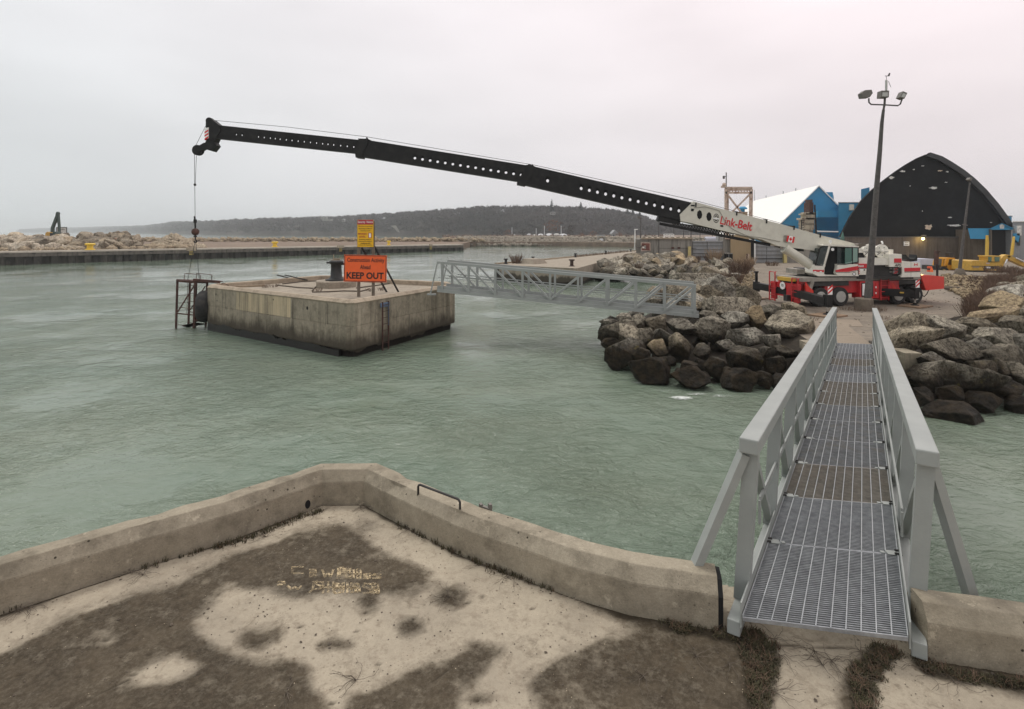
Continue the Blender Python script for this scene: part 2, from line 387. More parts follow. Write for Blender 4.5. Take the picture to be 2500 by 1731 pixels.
M_TWIG = mat('brown twigs', (0.12, 0.075, 0.05), 0.9, 0, 0.4, 1.5)
M_TWIGP = mat('pale dry reeds', (0.30, 0.22, 0.14), 0.9, 0, 0.3, 1.5)
M_WEED = mat('dark weeds', (0.055, 0.05, 0.024), 0.9, 0, 0.5, 6, dirt=(0.10, 0.062, 0.035), dscale=14, damt=0.95)
M_RAMB = mat('rusty orange shrub', (0.20, 0.10, 0.06), 0.9, 0, 0.3, 0.5)

# ------------------------------------------------------------------ mesh builder (world coordinates)
def rotz(a): return Matrix.Rotation(a, 4, 'Z')
class MB:
    def __init__(s):
        s.v = []; s.f = []; s.mi = []; s.cur = 0
    def add(s, vs, fs):
        o = len(s.v)
        s.v.extend([tuple(x) for x in vs]); s.f.extend([tuple(i + o for i in q) for q in fs]); s.mi.extend([s.cur] * len(fs))
        return s
    def box(s, c, d, M=None):
        """centre, full dims, optional 3x3/4x4 rotation about centre"""
        c = Vector(c); hx, hy, hz = d[0] / 2, d[1] / 2, d[2] / 2
        vs = [Vector((x, y, z)) for x in (-hx, hx) for y in (-hy, hy) for z in (-hz, hz)]
        if M is not None: vs = [M.to_3x3() @ v for v in vs]
        s.add([c + v for v in vs], [(0, 1, 3, 2), (4, 6, 7, 5), (0, 4, 5, 1), (2, 3, 7, 6), (0, 2, 6, 4), (1, 5, 7, 3)]); return s
    def beam(s, p0, p1, wd, ht, up=(0, 0, 1), ext=0.0):
        p0, p1 = Vector(p0), Vector(p1); d = (p1 - p0).normalized(); p0 = p0 - d * ext; p1 = p1 + d * ext
        up = Vector(up); sd_ = d.cross(up)
        if sd_.length < 1e-4: sd_ = d.cross(Vector((0, 1, 0)))
        sd_.normalize(); u = sd_.cross(d).normalized()
        a, b = sd_ * wd / 2, u * ht / 2
        s.add([p0 - a - b, p0 + a - b, p0 + a + b, p0 - a + b, p1 - a - b, p1 + a - b, p1 + a + b, p1 - a + b],
              [(0, 1, 2, 3), (7, 6, 5, 4), (0, 4, 5, 1), (1, 5, 6, 2), (2, 6, 7, 3), (3, 7, 4, 0)]); return s
    def tube(s, pts, r, n=6, r2=None, cap=True):
        pts = [Vector(p) for p in pts]; m = len(pts); rings = []
        prev = None
        for i, p in enumerate(pts):
            d = (pts[min(i + 1, m - 1)] - pts[max(i - 1, 0)]).normalized()
            if prev is None:
                a = Vector((0, 0, 1)) if abs(d.z) < 0.9 else Vector((1, 0, 0))
                u = d.cross(a).normalized()
            else:
                u = (prev - d * prev.dot(d)).normalized()
            prev = u; v = d.cross(u)
            rr = r if r2 is None else r + (r2 - r) * i / (m - 1)
            rings.append([p + (u * math.cos(2 * math.pi * k / n) + v * math.sin(2 * math.pi * k / n)) * rr for k in range(n)])
        vs = [q for ring in rings for q in ring]; fs = []
        for i in range(m - 1):
            for k in range(n):
                fs.append((i * n + k, i * n + (k + 1) % n, (i + 1) * n + (k + 1) % n, (i + 1) * n + k))
        if cap:
            fs.append(tuple(range(n))[::-1]); fs.append(tuple((m - 1) * n + k for k in range(n)))
        s.add(vs, fs); return s
    def cyl(s, p0, p1, r, n=16, r2=None): return s.tube([p0, p1], r, n, r2)
    def prism(s, pts, off):
        """planar polygon extruded by vector off"""
        off = Vector(off); n = len(pts); pts = [Vector(p) for p in pts]
        s.add(pts + [p + off for p in pts], [tuple(range(n))[::-1], tuple(range(n, 2 * n))] + [(i, (i + 1) % n, n + (i + 1) % n, n + i) for i in range(n)]); return s
    def ppx(s, pl, D0, D1, sl=0.0):
        """polygon standing at depth D0, extruded back to D1; sl: plan direction of the receding walls"""
        return s.prism([A(x, y, D0) for x, y in pl], ((D1 - D0) * sl, D1 - D0, 0))
    def bpx(s, x0, y0, x1, y1, D0, D1, sl=0.0): return s.ppx([(x0, y0), (x1, y0), (x1, y1), (x0, y1)], D0, D1, sl)
    def lathe(s, c, prof, axis=(0, 0, 1), n=20, jit=None):
        """prof: (r, h) pairs along axis"""
        c = Vector(c); ax = Vector(axis).normalized(); a = Vector((1, 0, 0)) if abs(ax.x) < 0.9 else Vector((0, 1, 0))
        u = ax.cross(a).normalized(); v = ax.cross(u); vs = []; fs = []
        for r, h in prof:
            for k in range(n):
                t = 2 * math.pi * k / n; vs.append(c + ax * h + (u * math.cos(t) + v * math.sin(t)) * r)
        for i in range(len(prof) - 1):
            for k in range(n): fs.append((i * n + k, i * n + (k + 1) % n, (i + 1) * n + (k + 1) % n, (i + 1) * n + k))
        fs.append(tuple(range(n))[::-1]); fs.append(tuple((len(prof) - 1) * n + k for k in range(n)))
        s.add(vs, fs); return s
    def sphere(s, c, r, n=12, sc=(1, 1, 1)):
        vs = []; fs = []; m = n // 2 + 1
        for i in range(m + 1):
            ph = math.pi * i / m
            for k in range(n):
                t = 2 * math.pi * k / n
                vs.append(Vector(c) + Vector((r * sc[0] * math.sin(ph) * math.cos(t), r * sc[1] * math.sin(ph) * math.sin(t), r * sc[2] * math.cos(ph))))
        for i in range(m):
            for k in range(n): fs.append((i * n + k, (i + 1) * n + k, (i + 1) * n + (k + 1) % n, i * n + (k + 1) % n))
        s.add(vs, fs); return s
    def build(s, name, m, parent=None, smooth=False, bevel=0.0):
        me = bpy.data.meshes.new(name)
        vs = s.v
        if parent is not None:
            inv = wm(parent).inverted()
            vs = [tuple(inv @ Vector(v)) for v in vs]
        me.from_pydata(vs, [], s.f)
        ms = m if isinstance(m, (list, tuple)) else [m]
        for x in ms: me.materials.append(x)
        if len(ms) > 1: me.polygons.foreach_set('material_index', s.mi)
        if smooth: me.polygons.foreach_set('use_smooth', [True] * len(me.polygons))
        me.update()
        o = bpy.data.objects.new(name, me); COL.objects.link(o)
        if parent is not None: o.parent = parent
        if bevel:
            b = o.modifiers.new('bevel', 'BEVEL'); b.width = bevel; b.segments = 2; b.limit_method = 'ANGLE'; b.angle_limit = R(35)
            b.harden_normals = False
        return o
def wm(o):
    M = Matrix.LocRotScale(o.location, o.rotation_euler, o.scale)
    return wm(o.parent) @ M if o.parent else M
def tag(o, label=None, cat=None, group=None, kind=None):
    if label: o['label'] = label
    if cat: o['category'] = cat
    if group: o['group'] = group
    if kind: o['kind'] = kind
    return o
def thing(name, label, cat, loc=(0, 0, 0), rz=0.0, group=None):
    o = bpy.data.objects.new(name, None); COL.objects.link(o)
    o.empty_display_size = 0.2
    o.location = loc; o.rotation_euler = (0, 0, rz)
    return tag(o, label, cat, group)
def struct(name, mb, m, kind='structure', **k):
    return tag(mb.build(name, m, **k), kind=kind)
def dup(root, loc, rz=None, label=None, scale=None):
    r = root.copy(); COL.objects.link(r); r.location = loc
    if rz is not None: r.rotation_euler = (0, 0, rz)
    if label: r['label'] = label
    if scale: r.scale = (scale,) * 3
    for ch in list(root.children):
        c = ch.copy(); COL.objects.link(c); c.parent = r
        for g in ch.children:
            d = g.copy(); COL.objects.link(d); d.parent = c
    return r
_tc = {}
def text(name, s, c, h, m, parent, xd=(1, 0, 0), up=(0, 0, 1), width=None, bold=0.0, depth=0.004, shear=0.0):
    """lettering as thin raised mesh centred on c"""
    cu = bpy.data.curves.new('t', 'FONT'); cu.body = s; cu.align_x = 'CENTER'; cu.align_y = 'CENTER'; cu.extrude = depth; cu.offset = bold
    cu.shear = shear; cu.resolution_u = 3
    ob = bpy.data.objects.new('t', cu); COL.objects.link(ob)
    bpy.context.view_layer.update()
    me = bpy.data.meshes.new_from_object(ob.evaluated_get(bpy.context.evaluated_depsgraph_get()))
    bpy.data.objects.remove(ob); bpy.data.curves.remove(cu)
    vs = np.array([v.co[:] for v in me.vertices])
    x0, x1 = vs[:, 0].min(), vs[:, 0].max(); y0, y1 = vs[:, 1].min(), vs[:, 1].max()
    sy = h / (y1 - y0); sx = (width / (x1 - x0)) if width else sy
    xd = Vector(xd).normalized(); up = Vector(up).normalized(); nd = xd.cross(up)
    b = MB()
    out_ = [Vector(c) + xd * ((v[0] - (x0 + x1) / 2) * sx) + up * ((v[1] - (y0 + y1) / 2) * sy) + nd * v[2] for v in vs]
    b.add(out_, [tuple(p.vertices) for p in me.polygons])
    bpy.data.meshes.remove(me)
    return b.build(name, m, parent)
def npmesh(name, V, Fc, m, smooth=False, parent=None):
    """fast mesh from numpy; Fc is (n,3) or (n,4)"""
    me = bpy.data.meshes.new(name); k = Fc.shape[1]
    me.vertices.add(len(V)); me.vertices.foreach_set('co', np.asarray(V, np.float32).ravel())
    me.loops.add(len(Fc) * k); me.loops.foreach_set('vertex_index', Fc.astype(np.int32).ravel())
    me.polygons.add(len(Fc)); me.polygons.foreach_set('loop_start', np.arange(0, len(Fc) * k, k, dtype=np.int32))
    me.polygons.foreach_set('loop_total', np.full(len(Fc), k, np.int32))
    me.materials.append(m)
    if smooth: me.polygons.foreach_set('use_smooth', [True] * len(Fc))
    me.update(calc_edges=True); me.validate()
    o = bpy.data.objects.new(name, me); COL.objects.link(o)
    if parent: o.parent = parent
    return o

# ================================================================== WATER
def water():
    g = NT('harbour water')
    xs = g.xyz()
    n = g.noise(0.06, 5, 0.55)
    n2 = g.noise(0.25, 5, 0.6, g.map((0.5, 1, 1)))
    c = g.mix(g.rng(n, 0.35, 0.65), (0.132, 0.182, 0.138), (0.172, 0.216, 0.162))
    c = g.mix(g.rng(n2, 0.4, 0.65, 0, 0.5), c, (0.17, 0.20, 0.145))
    g.col(c)
    g.b.inputs['IOR'].default_value = 1.33
    g.b.inputs['Specular IOR Level'].default_value = 0.5
    g.rough(0.06)
    m1 = g.map((0.8, 1.2, 1), (0, 0, 0.3))
    a = g.noise(1.5, 4, 0.58, m1, 1.4)
    b = g.noise(5.5, 4, 0.6, m1, 0.9)
    cc = g.noise(0.22, 3, 0.5, g.map((0.6, 1.3, 1), (0, 0, -0.3)))
    gate = g.rng(g.noise(0.12, 4, 0.6), 0.40, 0.62, 0.25, 1.7)
    gate = g.math('MULTIPLY', gate, g.rng(xs[1], 14.0, 70.0, 1.0, 0.14))   # open harbour lies calmer than the corner by the boulders
    hh = g.math('MULTIPLY', g.math('ADD', g.math('MULTIPLY', a, 1.0), g.math('MULTIPLY', b, 0.42)), gate)
    hh = g.math('ADD', hh, g.math('MULTIPLY', cc, g.rng(xs[1], 14.0, 70.0, 1.0, 0.10)))
    g.nrm(g.bump(hh, 1.0, 0.18))
    S = 6000
    b_ = MB(); b_.add([(-S, -60, 0), (S, -60, 0), (S, 9000, 0), (-S, 9000, 0)], [(0, 1, 2, 3)])
    struct('water', b_, g.m)
water()
# ================================================================== NEAR DECK, PARAPETS
ZD = 2.3
def inpoly(X, Y, poly):
    r = np.zeros(X.shape, bool); n = len(poly); j = n - 1
    for i in range(n):
        xi, yi = poly[i]; xj, yj = poly[j]
        c = ((yi > Y) != (yj > Y)) & (X < (xj - xi) * (Y - yi) / (yj - yi + 1e-9) + xi)
        r ^= c; j = i
    return r
def gp(pts, z=ZD): return [(G(x, y, z).x, G(x, y, z).y) for x, y in pts]
INNER = [(-260, 1570), (0, 1499), (316, 1395), (554, 1321), (787, 1232), (887, 1231), (1017, 1300), (1130, 1356), (1277, 1412), (1407, 1461), (1537, 1499), (1754, 1536)]
INNER_R = [(2266, 1609), (2500, 1646), (2760, 1690)]
in_l = [Vector((*p, ZD)) for p in gp(INNER)]
in_r = [Vector((*p, ZD)) for p in gp(INNER_R)]
in_r[-1] = in_r[1] + (in_r[1] - in_r[0]).normalized() * 5.0
in_l[0] = in_l[1] + (in_l[1] - in_l[2]).normalized() * 1.5
DARK = [
 [(-400, 1640), (0, 1592), (158, 1502), (316, 1452), (435, 1416), (475, 1385), (560, 1352), (672, 1325), (750, 1290), (830, 1272), (850, 1284), (925, 1345), (1040, 1385), (1055, 1425),
  (1000, 1452), (900, 1452), (800, 1447), (700, 1455), (610, 1432), (550, 1424), (535, 1455), (495, 1500), (455, 1530), (500, 1555), (560, 1590), (650, 1622), (700, 1612), (735, 1640), (765, 1690), (790, 1731), (790, 1900), (-400, 1900)],
 [(1130, 1560), (1173, 1568), (1221, 1577), (1203, 1612), (1160, 1660), (1121, 1694), (1112, 1900), (790, 1900), (843, 1699), (965, 1651), (1043, 1612), (1112, 1590)],
 [(1400, 1462), (1559, 1547), (1477, 1555), (1399, 1581), (1320, 1620), (1281, 1660), (1295, 1731), (1295, 1900), (1874, 1900), (1880, 1731), (1897, 1641), (1850, 1540), (1754, 1530), (1537, 1492)],
 [(2200, 1600), (2240, 1618), (2300, 1650), (2380, 1672), (2500, 1705), (2620, 1730), (2620, 1640), (2266, 1600)],
 [(2090, 1600), (2165, 1610), (2120, 1660), (2100, 1731), (2090, 1900), (2030, 1900), (2050, 1660)],
]
BLOBS = [(1098, 1451, 42, 30), (893, 1472, 30, 23), (624, 1557, 42, 27), (670, 1540, 22, 18), (810, 1570, 42, 15), (895, 1282, 22, 12), (690, 1636, 58, 42), (1000, 1530, 40, 25), (1165, 1705, 30, 14)]
LIGHT = [(397, 1641, 88, 24, -0.3), (250, 1560, 20, 8, 0)]
MOSS = [[(1810, 1531), (1842, 1536), (1897, 1577), (1904, 1618), (1879, 1687), (1866, 1790), (1834, 1790), (1824, 1641), (1805, 1572)],
 [(2135, 1572), (2209, 1595), (2167, 1632), (2149, 1678), (2135, 1790), (2098, 1790), (2076, 1641), (2108, 1604)],
 [(2225, 1600), (2260, 1612), (2330, 1640), (2420, 1652), (2500, 1668), (2560, 1690), (2400, 1672), (2260, 1640)],
 [(1600, 1505), (1700, 1528), (1820, 1545), (1840, 1575), (1760, 1560), (1640, 1540)]]
def deck():
    x0, x1, y0, y1, st = -6.6, 8.6, 2.0, 8.2, 0.024
    xs = np.arange(x0, x1, st); ys = np.arange(y0, y1, st)
    X, Y = np.meshgrid(xs, ys)
    PX = CX + F * X / Y; PY = HY + F * (H - ZD) / Y
    acc = np.zeros(X.shape)
    # low frequency wobble so that the outlines of the damp patches are not straight
    def wob(s, a, seed):
        r = np.random.default_rng(seed); o = np.zeros(X.shape)
        for k in range(7):
            fx, fy, ph = r.normal(0, s), r.normal(0, s), r.uniform(0, 6.28)
            o += np.sin(fx * X + fy * Y + ph)
        return o / 3 * a
    wx = wob(5, 6, 1) + wob(14, 4, 2); wy = wob(5, 5, 3) + wob(14, 3, 4)
    K = 22
    r = np.random.default_rng(5)
    for k in range(K):
        jx = r.normal(0, 15); jy = r.normal(0, 10)
        qx, qy = PX + wx + jx, PY + wy + jy
        m = np.zeros(X.shape, bool)
        for p in DARK: m |= inpoly(qx, qy, p)
        for cx_, cy_, ax, ay in BLOBS: m |= ((qx - cx_) / ax) ** 2 + ((qy - cy_) / ay) ** 2 < 1
        for cx_, cy_, ax, ay, ro in LIGHT:
            dx, dy = qx - cx_, qy - cy_; c, s_ = math.cos(ro), math.sin(ro)
            m &= ~((((dx * c + dy * s_) / ax) ** 2 + ((-dx * s_ + dy * c) / ay) ** 2) < 1)
        acc += m
    acc /= K
    # soil line at the foot of the parapets
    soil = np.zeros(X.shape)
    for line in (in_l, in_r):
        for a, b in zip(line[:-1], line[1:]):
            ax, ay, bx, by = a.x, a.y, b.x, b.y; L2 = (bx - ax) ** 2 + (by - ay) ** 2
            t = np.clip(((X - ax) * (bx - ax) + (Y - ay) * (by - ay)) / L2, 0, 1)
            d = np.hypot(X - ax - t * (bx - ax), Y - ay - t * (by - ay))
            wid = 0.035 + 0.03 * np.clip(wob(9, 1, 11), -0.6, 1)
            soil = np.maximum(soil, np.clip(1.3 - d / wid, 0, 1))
    mm = np.zeros(X.shape)
    for k in range(12):
        qx, qy = PX + wx + r.normal(0, 7), PY + wy + r.normal(0, 5)
        m = np.zeros(X.shape, bool)
        for p in MOSS: m |= inpoly(qx, qy, p)
        mm += m
    soil = np.maximum(soil, mm / 12 * 0.85)
    # two hairline cracks and a construction joint
    for (xa, ya), (xb, yb), wd_ in (((165, 1731), (310, 1662), 2.2), ((1618, 1731), (1650, 1552), 1.6), ((1850, 1571), (2120, 1583), 2.0), ((960, 1731), (1200, 1560), 1.2)):
        L2 = (xb - xa) ** 2 + (yb - ya) ** 2; tt_ = np.clip(((PX - xa) * (xb - xa) + (PY - ya) * (yb - ya)) / L2, 0, 1)
        dd_ = np.hypot(PX + wx * 0.35 - xa - tt_ * (xb - xa), PY + wy * 0.35 - ya - tt_ * (yb - ya)); soil = np.maximum(soil, np.clip(1.5 - dd_ / wd_, 0, 1) * 0.75)
    for cx_, cy_, rr in [(620, 1567, 11), (780, 1573, 8), (826, 1571, 8), (687, 1634, 12), (900, 1478, 8), (893, 1495, 6), (1299, 1486, 6), (1177, 1456, 7), (1140, 1472, 7), (1190, 1493, 5), (445, 1454, 10),
                        (256, 1562, 11), (50, 1648, 12), (140, 1650, 11), (362, 1597, 10), (210, 1510, 9), (441, 1581, 9), (923, 1620, 8), (1025, 1640, 6), (1620, 1607, 9), (1386, 1706, 11), (1165, 1710, 8), (326, 1646, 7),
                        (330, 1547, 7), (706, 1675, 8), (810, 1717, 10), (951, 1691, 8), (1135, 1662, 7), (1505, 1583, 13), (1540, 1655, 12), (870, 1542, 7), (1375, 1555, 6), (732, 1530, 7), (567, 1541, 6)]:
        soil = np.maximum(soil, np.clip(1.25 - np.hypot((PX - cx_) / rr, (PY - cy_) / (rr * 0.55)), 0, 1) * 0.9)
    g = NT('weathered deck concrete')
    damp = g.attr('damp'); so_ = g.attr('soil')
    n1 = g.noise(1.4, 8, 0.6); n2 = g.noise(11, 8, 0.72); n3 = g.noise(70, 4, 0.7)
    dry = g.mix(g.rng(n1, 0.35, 0.65), (0.33, 0.287, 0.222), (0.43, 0.375, 0.288))
    dry = g.mix(g.rng(n2, 0.5, 0.7, 0, 0.35), dry, (0.28, 0.22, 0.16))
    pat = g.noise(3.3, 6, 0.7)
    wetc = g.mix(g.rng(n1, 0.35, 0.65), (0.036, 0.028, 0.018), (0.066, 0.052, 0.034))
    wetc = g.mix(g.rng(n2, 0.45, 0.7, 0, 0.55), wetc, (0.06, 0.045, 0.03))
    wetc = g.mix(g.rng(pat, 0.5, 0.62, 0, 0.4), wetc, (0.115, 0.092, 0.063))
    f = g.rng(g.math('ADD', damp, g.math('ADD', g.rng(n2, 0.25, 0.75, -0.34, 0.34), g.rng(pat, 0.3, 0.7, -0.22, 0.22))), 0.02, 0.98)
    f = g.mix(g.rng(g.noise(26, 6, 0.8), 0.45, 0.6, 0, 0.11), f, g.math('SUBTRACT', 1.0, f))
    c = g.mix(f, dry, wetc)
    # speckled lichen and grit, twigs
    v = g.voro(13); sp = g.math('MULTIPLY', g.rng(v, 0.06, 0.2, 1, 0), g.rng(g.noise(2.1, 5, 0.7), 0.47, 0.6))
    c = g.mix(g.math('MULTIPLY', sp, 0.8), c, (0.10, 0.075, 0.05))
    v2 = g.voro(36); sp2 = g.math('MULTIPLY', g.rng(v2, 0.08, 0.25, 1, 0), g.rng(g.noise(1.3, 5, 0.7), 0.42, 0.62))
    c = g.mix(g.math('MULTIPLY', sp2, 0.6), c, (0.13, 0.10, 0.07))
    lf = g.math('MULTIPLY', g.rng(g.voro(24), 0.05, 0.10, 1, 0), g.rng(g.noise(2.9, 3), 0.53, 0.6))
    c = g.mix(lf, c, (0.6, 0.5, 0.36))
    cr = g.rng(g.voro(0.55, 'DISTANCE_TO_EDGE', src=g.map((1, 1, 1), (0, 0, 0.4))), 0.003, 0.009, 0.7, 0)
    cr = g.math('MULTIPLY', cr, g.rng(n1, 0.45, 0.55))
    blot = g.noise(5.5, 8, 0.78, dist=0.8)
    c = g.mix(g.math('MULTIPLY', g.rng(blot, 0.56, 0.64), g.rng(f, 0, 1, 0.28, 0.6)), c, (0.085, 0.065, 0.042))
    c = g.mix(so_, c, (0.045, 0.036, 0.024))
    g.col(c)
    g.rough(g.rng(f, 0, 1, 0.92, 0.8)); g.b.inputs['Specular IOR Level'].default_value = 0.18
    h_ = g.math('SUBTRACT', n3, g.math('MULTIPLY', so_, 1.5))
    g.nrm(g.bump(h_, 0.55, 0.012, g.bump(n2, 0.45, 0.02)))
    # keep only what lies inside the parapets
    pl = [(p.x, p.y) for p in in_l] + [(in_l[-1].x + 0.15, in_l[-1].y + 0.5)] + [(in_r[0].x - 0.15, in_r[0].y + 0.5)] + [(p.x, p.y) for p in in_r] + [(in_r[-1].x, 0), (-9, 0)]
    ny, nx = X.shape
    ce = inpoly(X, Y, pl)
    # grow by a few cells so that the sheet runs under the walls
    gr = ce.copy()
    for _ in range(4):
        q = gr.copy(); q[1:] |= gr[:-1]; q[:-1] |= gr[1:]; q[:, 1:] |= gr[:, :-1]; q[:, :-1] |= gr[:, 1:]; gr = q
    idx = np.arange(ny * nx).reshape(ny, nx)
    keep = gr[:-1, :-1] & gr[1:, 1:] & gr[1:, :-1] & gr[:-1, 1:]
    Fc = np.stack([idx[:-1, :-1][keep], idx[:-1, 1:][keep], idx[1:, 1:][keep], idx[1:, :-1][keep]], 1)
    used = np.unique(Fc); rm = np.full(ny * nx, -1); rm[used] = np.arange(len(used))
    V = np.stack([X.ravel(), Y.ravel(), np.full(ny * nx, ZD) - 0.012 * np.clip(soil.ravel(), 0, 1)], 1)[used]
    o = npmesh('pavement', V, rm[Fc], g.m)
    for nm, arr in (('damp', acc), ('soil', soil)):
        a = o.data.attributes.new(nm, 'FLOAT', 'POINT'); a.data.foreach_set('value', arr.ravel()[used].astype(np.float32))
    tag(o, kind='structure')
    # the body of the platform under the deck
    b = MB()
    ou = offset(in_l, 0.33); our = offset(in_r, 0.33)
    poly = [(p.x, p.y) for p in ou] + [(p.x, p.y) for p in our] + [(our[-1].x, our[-1].y - 2), (our[-1].x, -6), (ou[0].x - 1, -6), (ou[0].x - 1, ou[0].y - 2)]
    b.prism([(x, y, -0.5) for x, y in poly], (0, 0, ZD - 0.02 + 0.5))
    o2 = b.build('concrete_platform', M_BLOCK); tag(o2, kind='structure')
def offset(line, d):
    """offset a plan polyline to its left side (towards the water)"""
    o = []
    for i, p in enumerate(line):
        a = line[max(i - 1, 0)]; b = line[min(i + 1, len(line) - 1)]
        if 0 < i < len(line) - 1:
            d1 = (p - a).normalized(); d2 = (b - p).normalized(); t = (d1 + d2).normalized(); k = 1 / max(0.5, t.dot(d1))
        else:
            t = (b - a).normalized(); k = 1
        n_ = Vector((-t.y, t.x, 0)); o.append(p + n_ * d * k)
    return o
def sub(line, step=0.12, fix=()):
    o = []
    for a, b in zip(line[:-1], line[1:]):
        n = max(1, int((b - a).length / step))
        o += [a.lerp(b, k / n) for k in range(n)]
    return o + [line[-1]]
def parapet(name, label, line):
    # section across the wall: (offset from inner face, height above deck)
    prof = [(0.0, -0.02), (0.004, 0.26), (0.008, 0.275), (0.085, 0.380), (0.092, 0.385), (0.262, 0.385), (0.270, 0.380), (0.335, 0.285), (0.34, -0.4), (0.34, -2.8)]
    line = sub(line)
    rings = []
    for k, (o, h) in enumerate(prof):
        ofs = offset(line, o)
        rings.append([p + Vector((0, 0, h)) for p in ofs])
    n = len(line); m = len(prof); vs = []; fs = []
    for i in range(n):
        for k in range(m):
            p = rings[k][i]
            if 1 <= k <= 7:
                q = Vector((p.x, p.y, p.z)) * 3
                j = noise.noise(q * 2.2) * 0.007 + noise.noise(q * 6) * 0.004
                ch = noise.noise(q * 0.9 + Vector((5, 3, 1)))
                if k in (3, 5, 6) and ch > 0.32: j -= (ch - 0.32) * 0.16
                p = p + Vector((0, 0, j))
            vs.append(p)
    for i in range(n - 1):
        for k in range(m - 1):
            fs.append((i * m + k, (i + 1) * m + k, (i + 1) * m + k + 1, i * m + k + 1))
    fs.append(tuple(range(m))); fs.append(tuple((n - 1) * m + k for k in range(m))[::-1])
    b = MB(); b.add(vs, fs)
    base = line[len(line) // 2]
    t = thing(name, label, 'wall', tuple(base))
    b.build('wall_body', M_PAR, t)
    return t, line
deck()
pw, pline = parapet('parapet_wall', 'long kinked concrete parapet wall with chamfered coping and a black pipe handle along the platform edge', in_l)
pw2, _ = parapet('parapet_wall', 'short concrete parapet wall at the lower right, right of the gangway', in_r)
# dark drain hole through the wall
dh = A(745, 1230, 6.42)
mb = MB(); q = G(745, 1232, ZD + 0.1)
dn = (in_l[4] - in_l[3]).normalized(); nn = Vector((-dn.y, dn.x, 0))
cpt = in_l[3].lerp(in_l[4], 0.83) + Vector((0, 0, 0.13)) - nn * 0.004
mb.prism([cpt + dn * 0.032 * math.cos(t) + Vector((0, 0, -0.06 + 0.05 * math.sin(t))) for t in [k * math.pi / 8 for k in range(16)]], nn * 0.02)
mb.build('drain_hole', M_VOID, pw)
# dark rubber joint strips at the gangway opening
for line, e0, e1, par in ((in_l, in_l[-2], in_l[-1], pw),):
    d_ = (e1 - e0).normalized(); n_ = Vector((-d_.y, d_.x, 0)) * (1 if par is pw else -1)
    b = MB()
    pr = [(0.0, 0.0), (0.0, 0.27), (0.08, 0.37), (0.26, 0.37), (0.33, 0.28), (0.33, 0.0)]
    b.prism([e1 + d_ * 0.003 + n_ * o + Vector((0, 0, h - 0.005)) for o, h in pr], d_ * 0.035)
    b.build('end_joint', M_VOID, par)

# handle bar set in the coping
ht = A(1021, 1202, 1)
zt = ZD + 0.385
a = G(1021, 1203, zt); b_ = G(1123, 1243, zt)
t = thing('grab_handle', 'black bent pipe handle set into the top of the long concrete parapet', 'handle', tuple(a))
d = (b_ - a); u = Vector((0, 0, 1))
MB().tube([a - u * 0.03, a + u * 0.07, a + d * 0.02 + u * 0.088, a + d * 0.05 + u * 0.098, a + d * 0.95 + u * 0.098, a + d * 0.98 + u * 0.088, b_ + u * 0.07, b_ - u * 0.03], 0.0125, 10).build('handle_bar', M_BLK2, t, smooth=True)
# tip of a ladder rail outside the wall
c = G(1196, 1250, ZD + 0.36)
t = thing('ladder_bracket', 'small grey steel ladder end peeping over the parapet right of the pipe handle', 'ladder', (c.x, c.y, 0))
MB().box(c + Vector((0.0, 0.05, -0.25)), (0.03, 0.045, 0.62), rotz(0.5)).box(c + Vector((-0.1, 0.12, -0.25)), (0.03, 0.045, 0.55), rotz(0.5)).box(c + Vector((-0.05, 0.08, 0.0)), (0.12, 0.03, 0.03), rotz(-0.6)).build('ladder_rail', M_LAMPM, t)

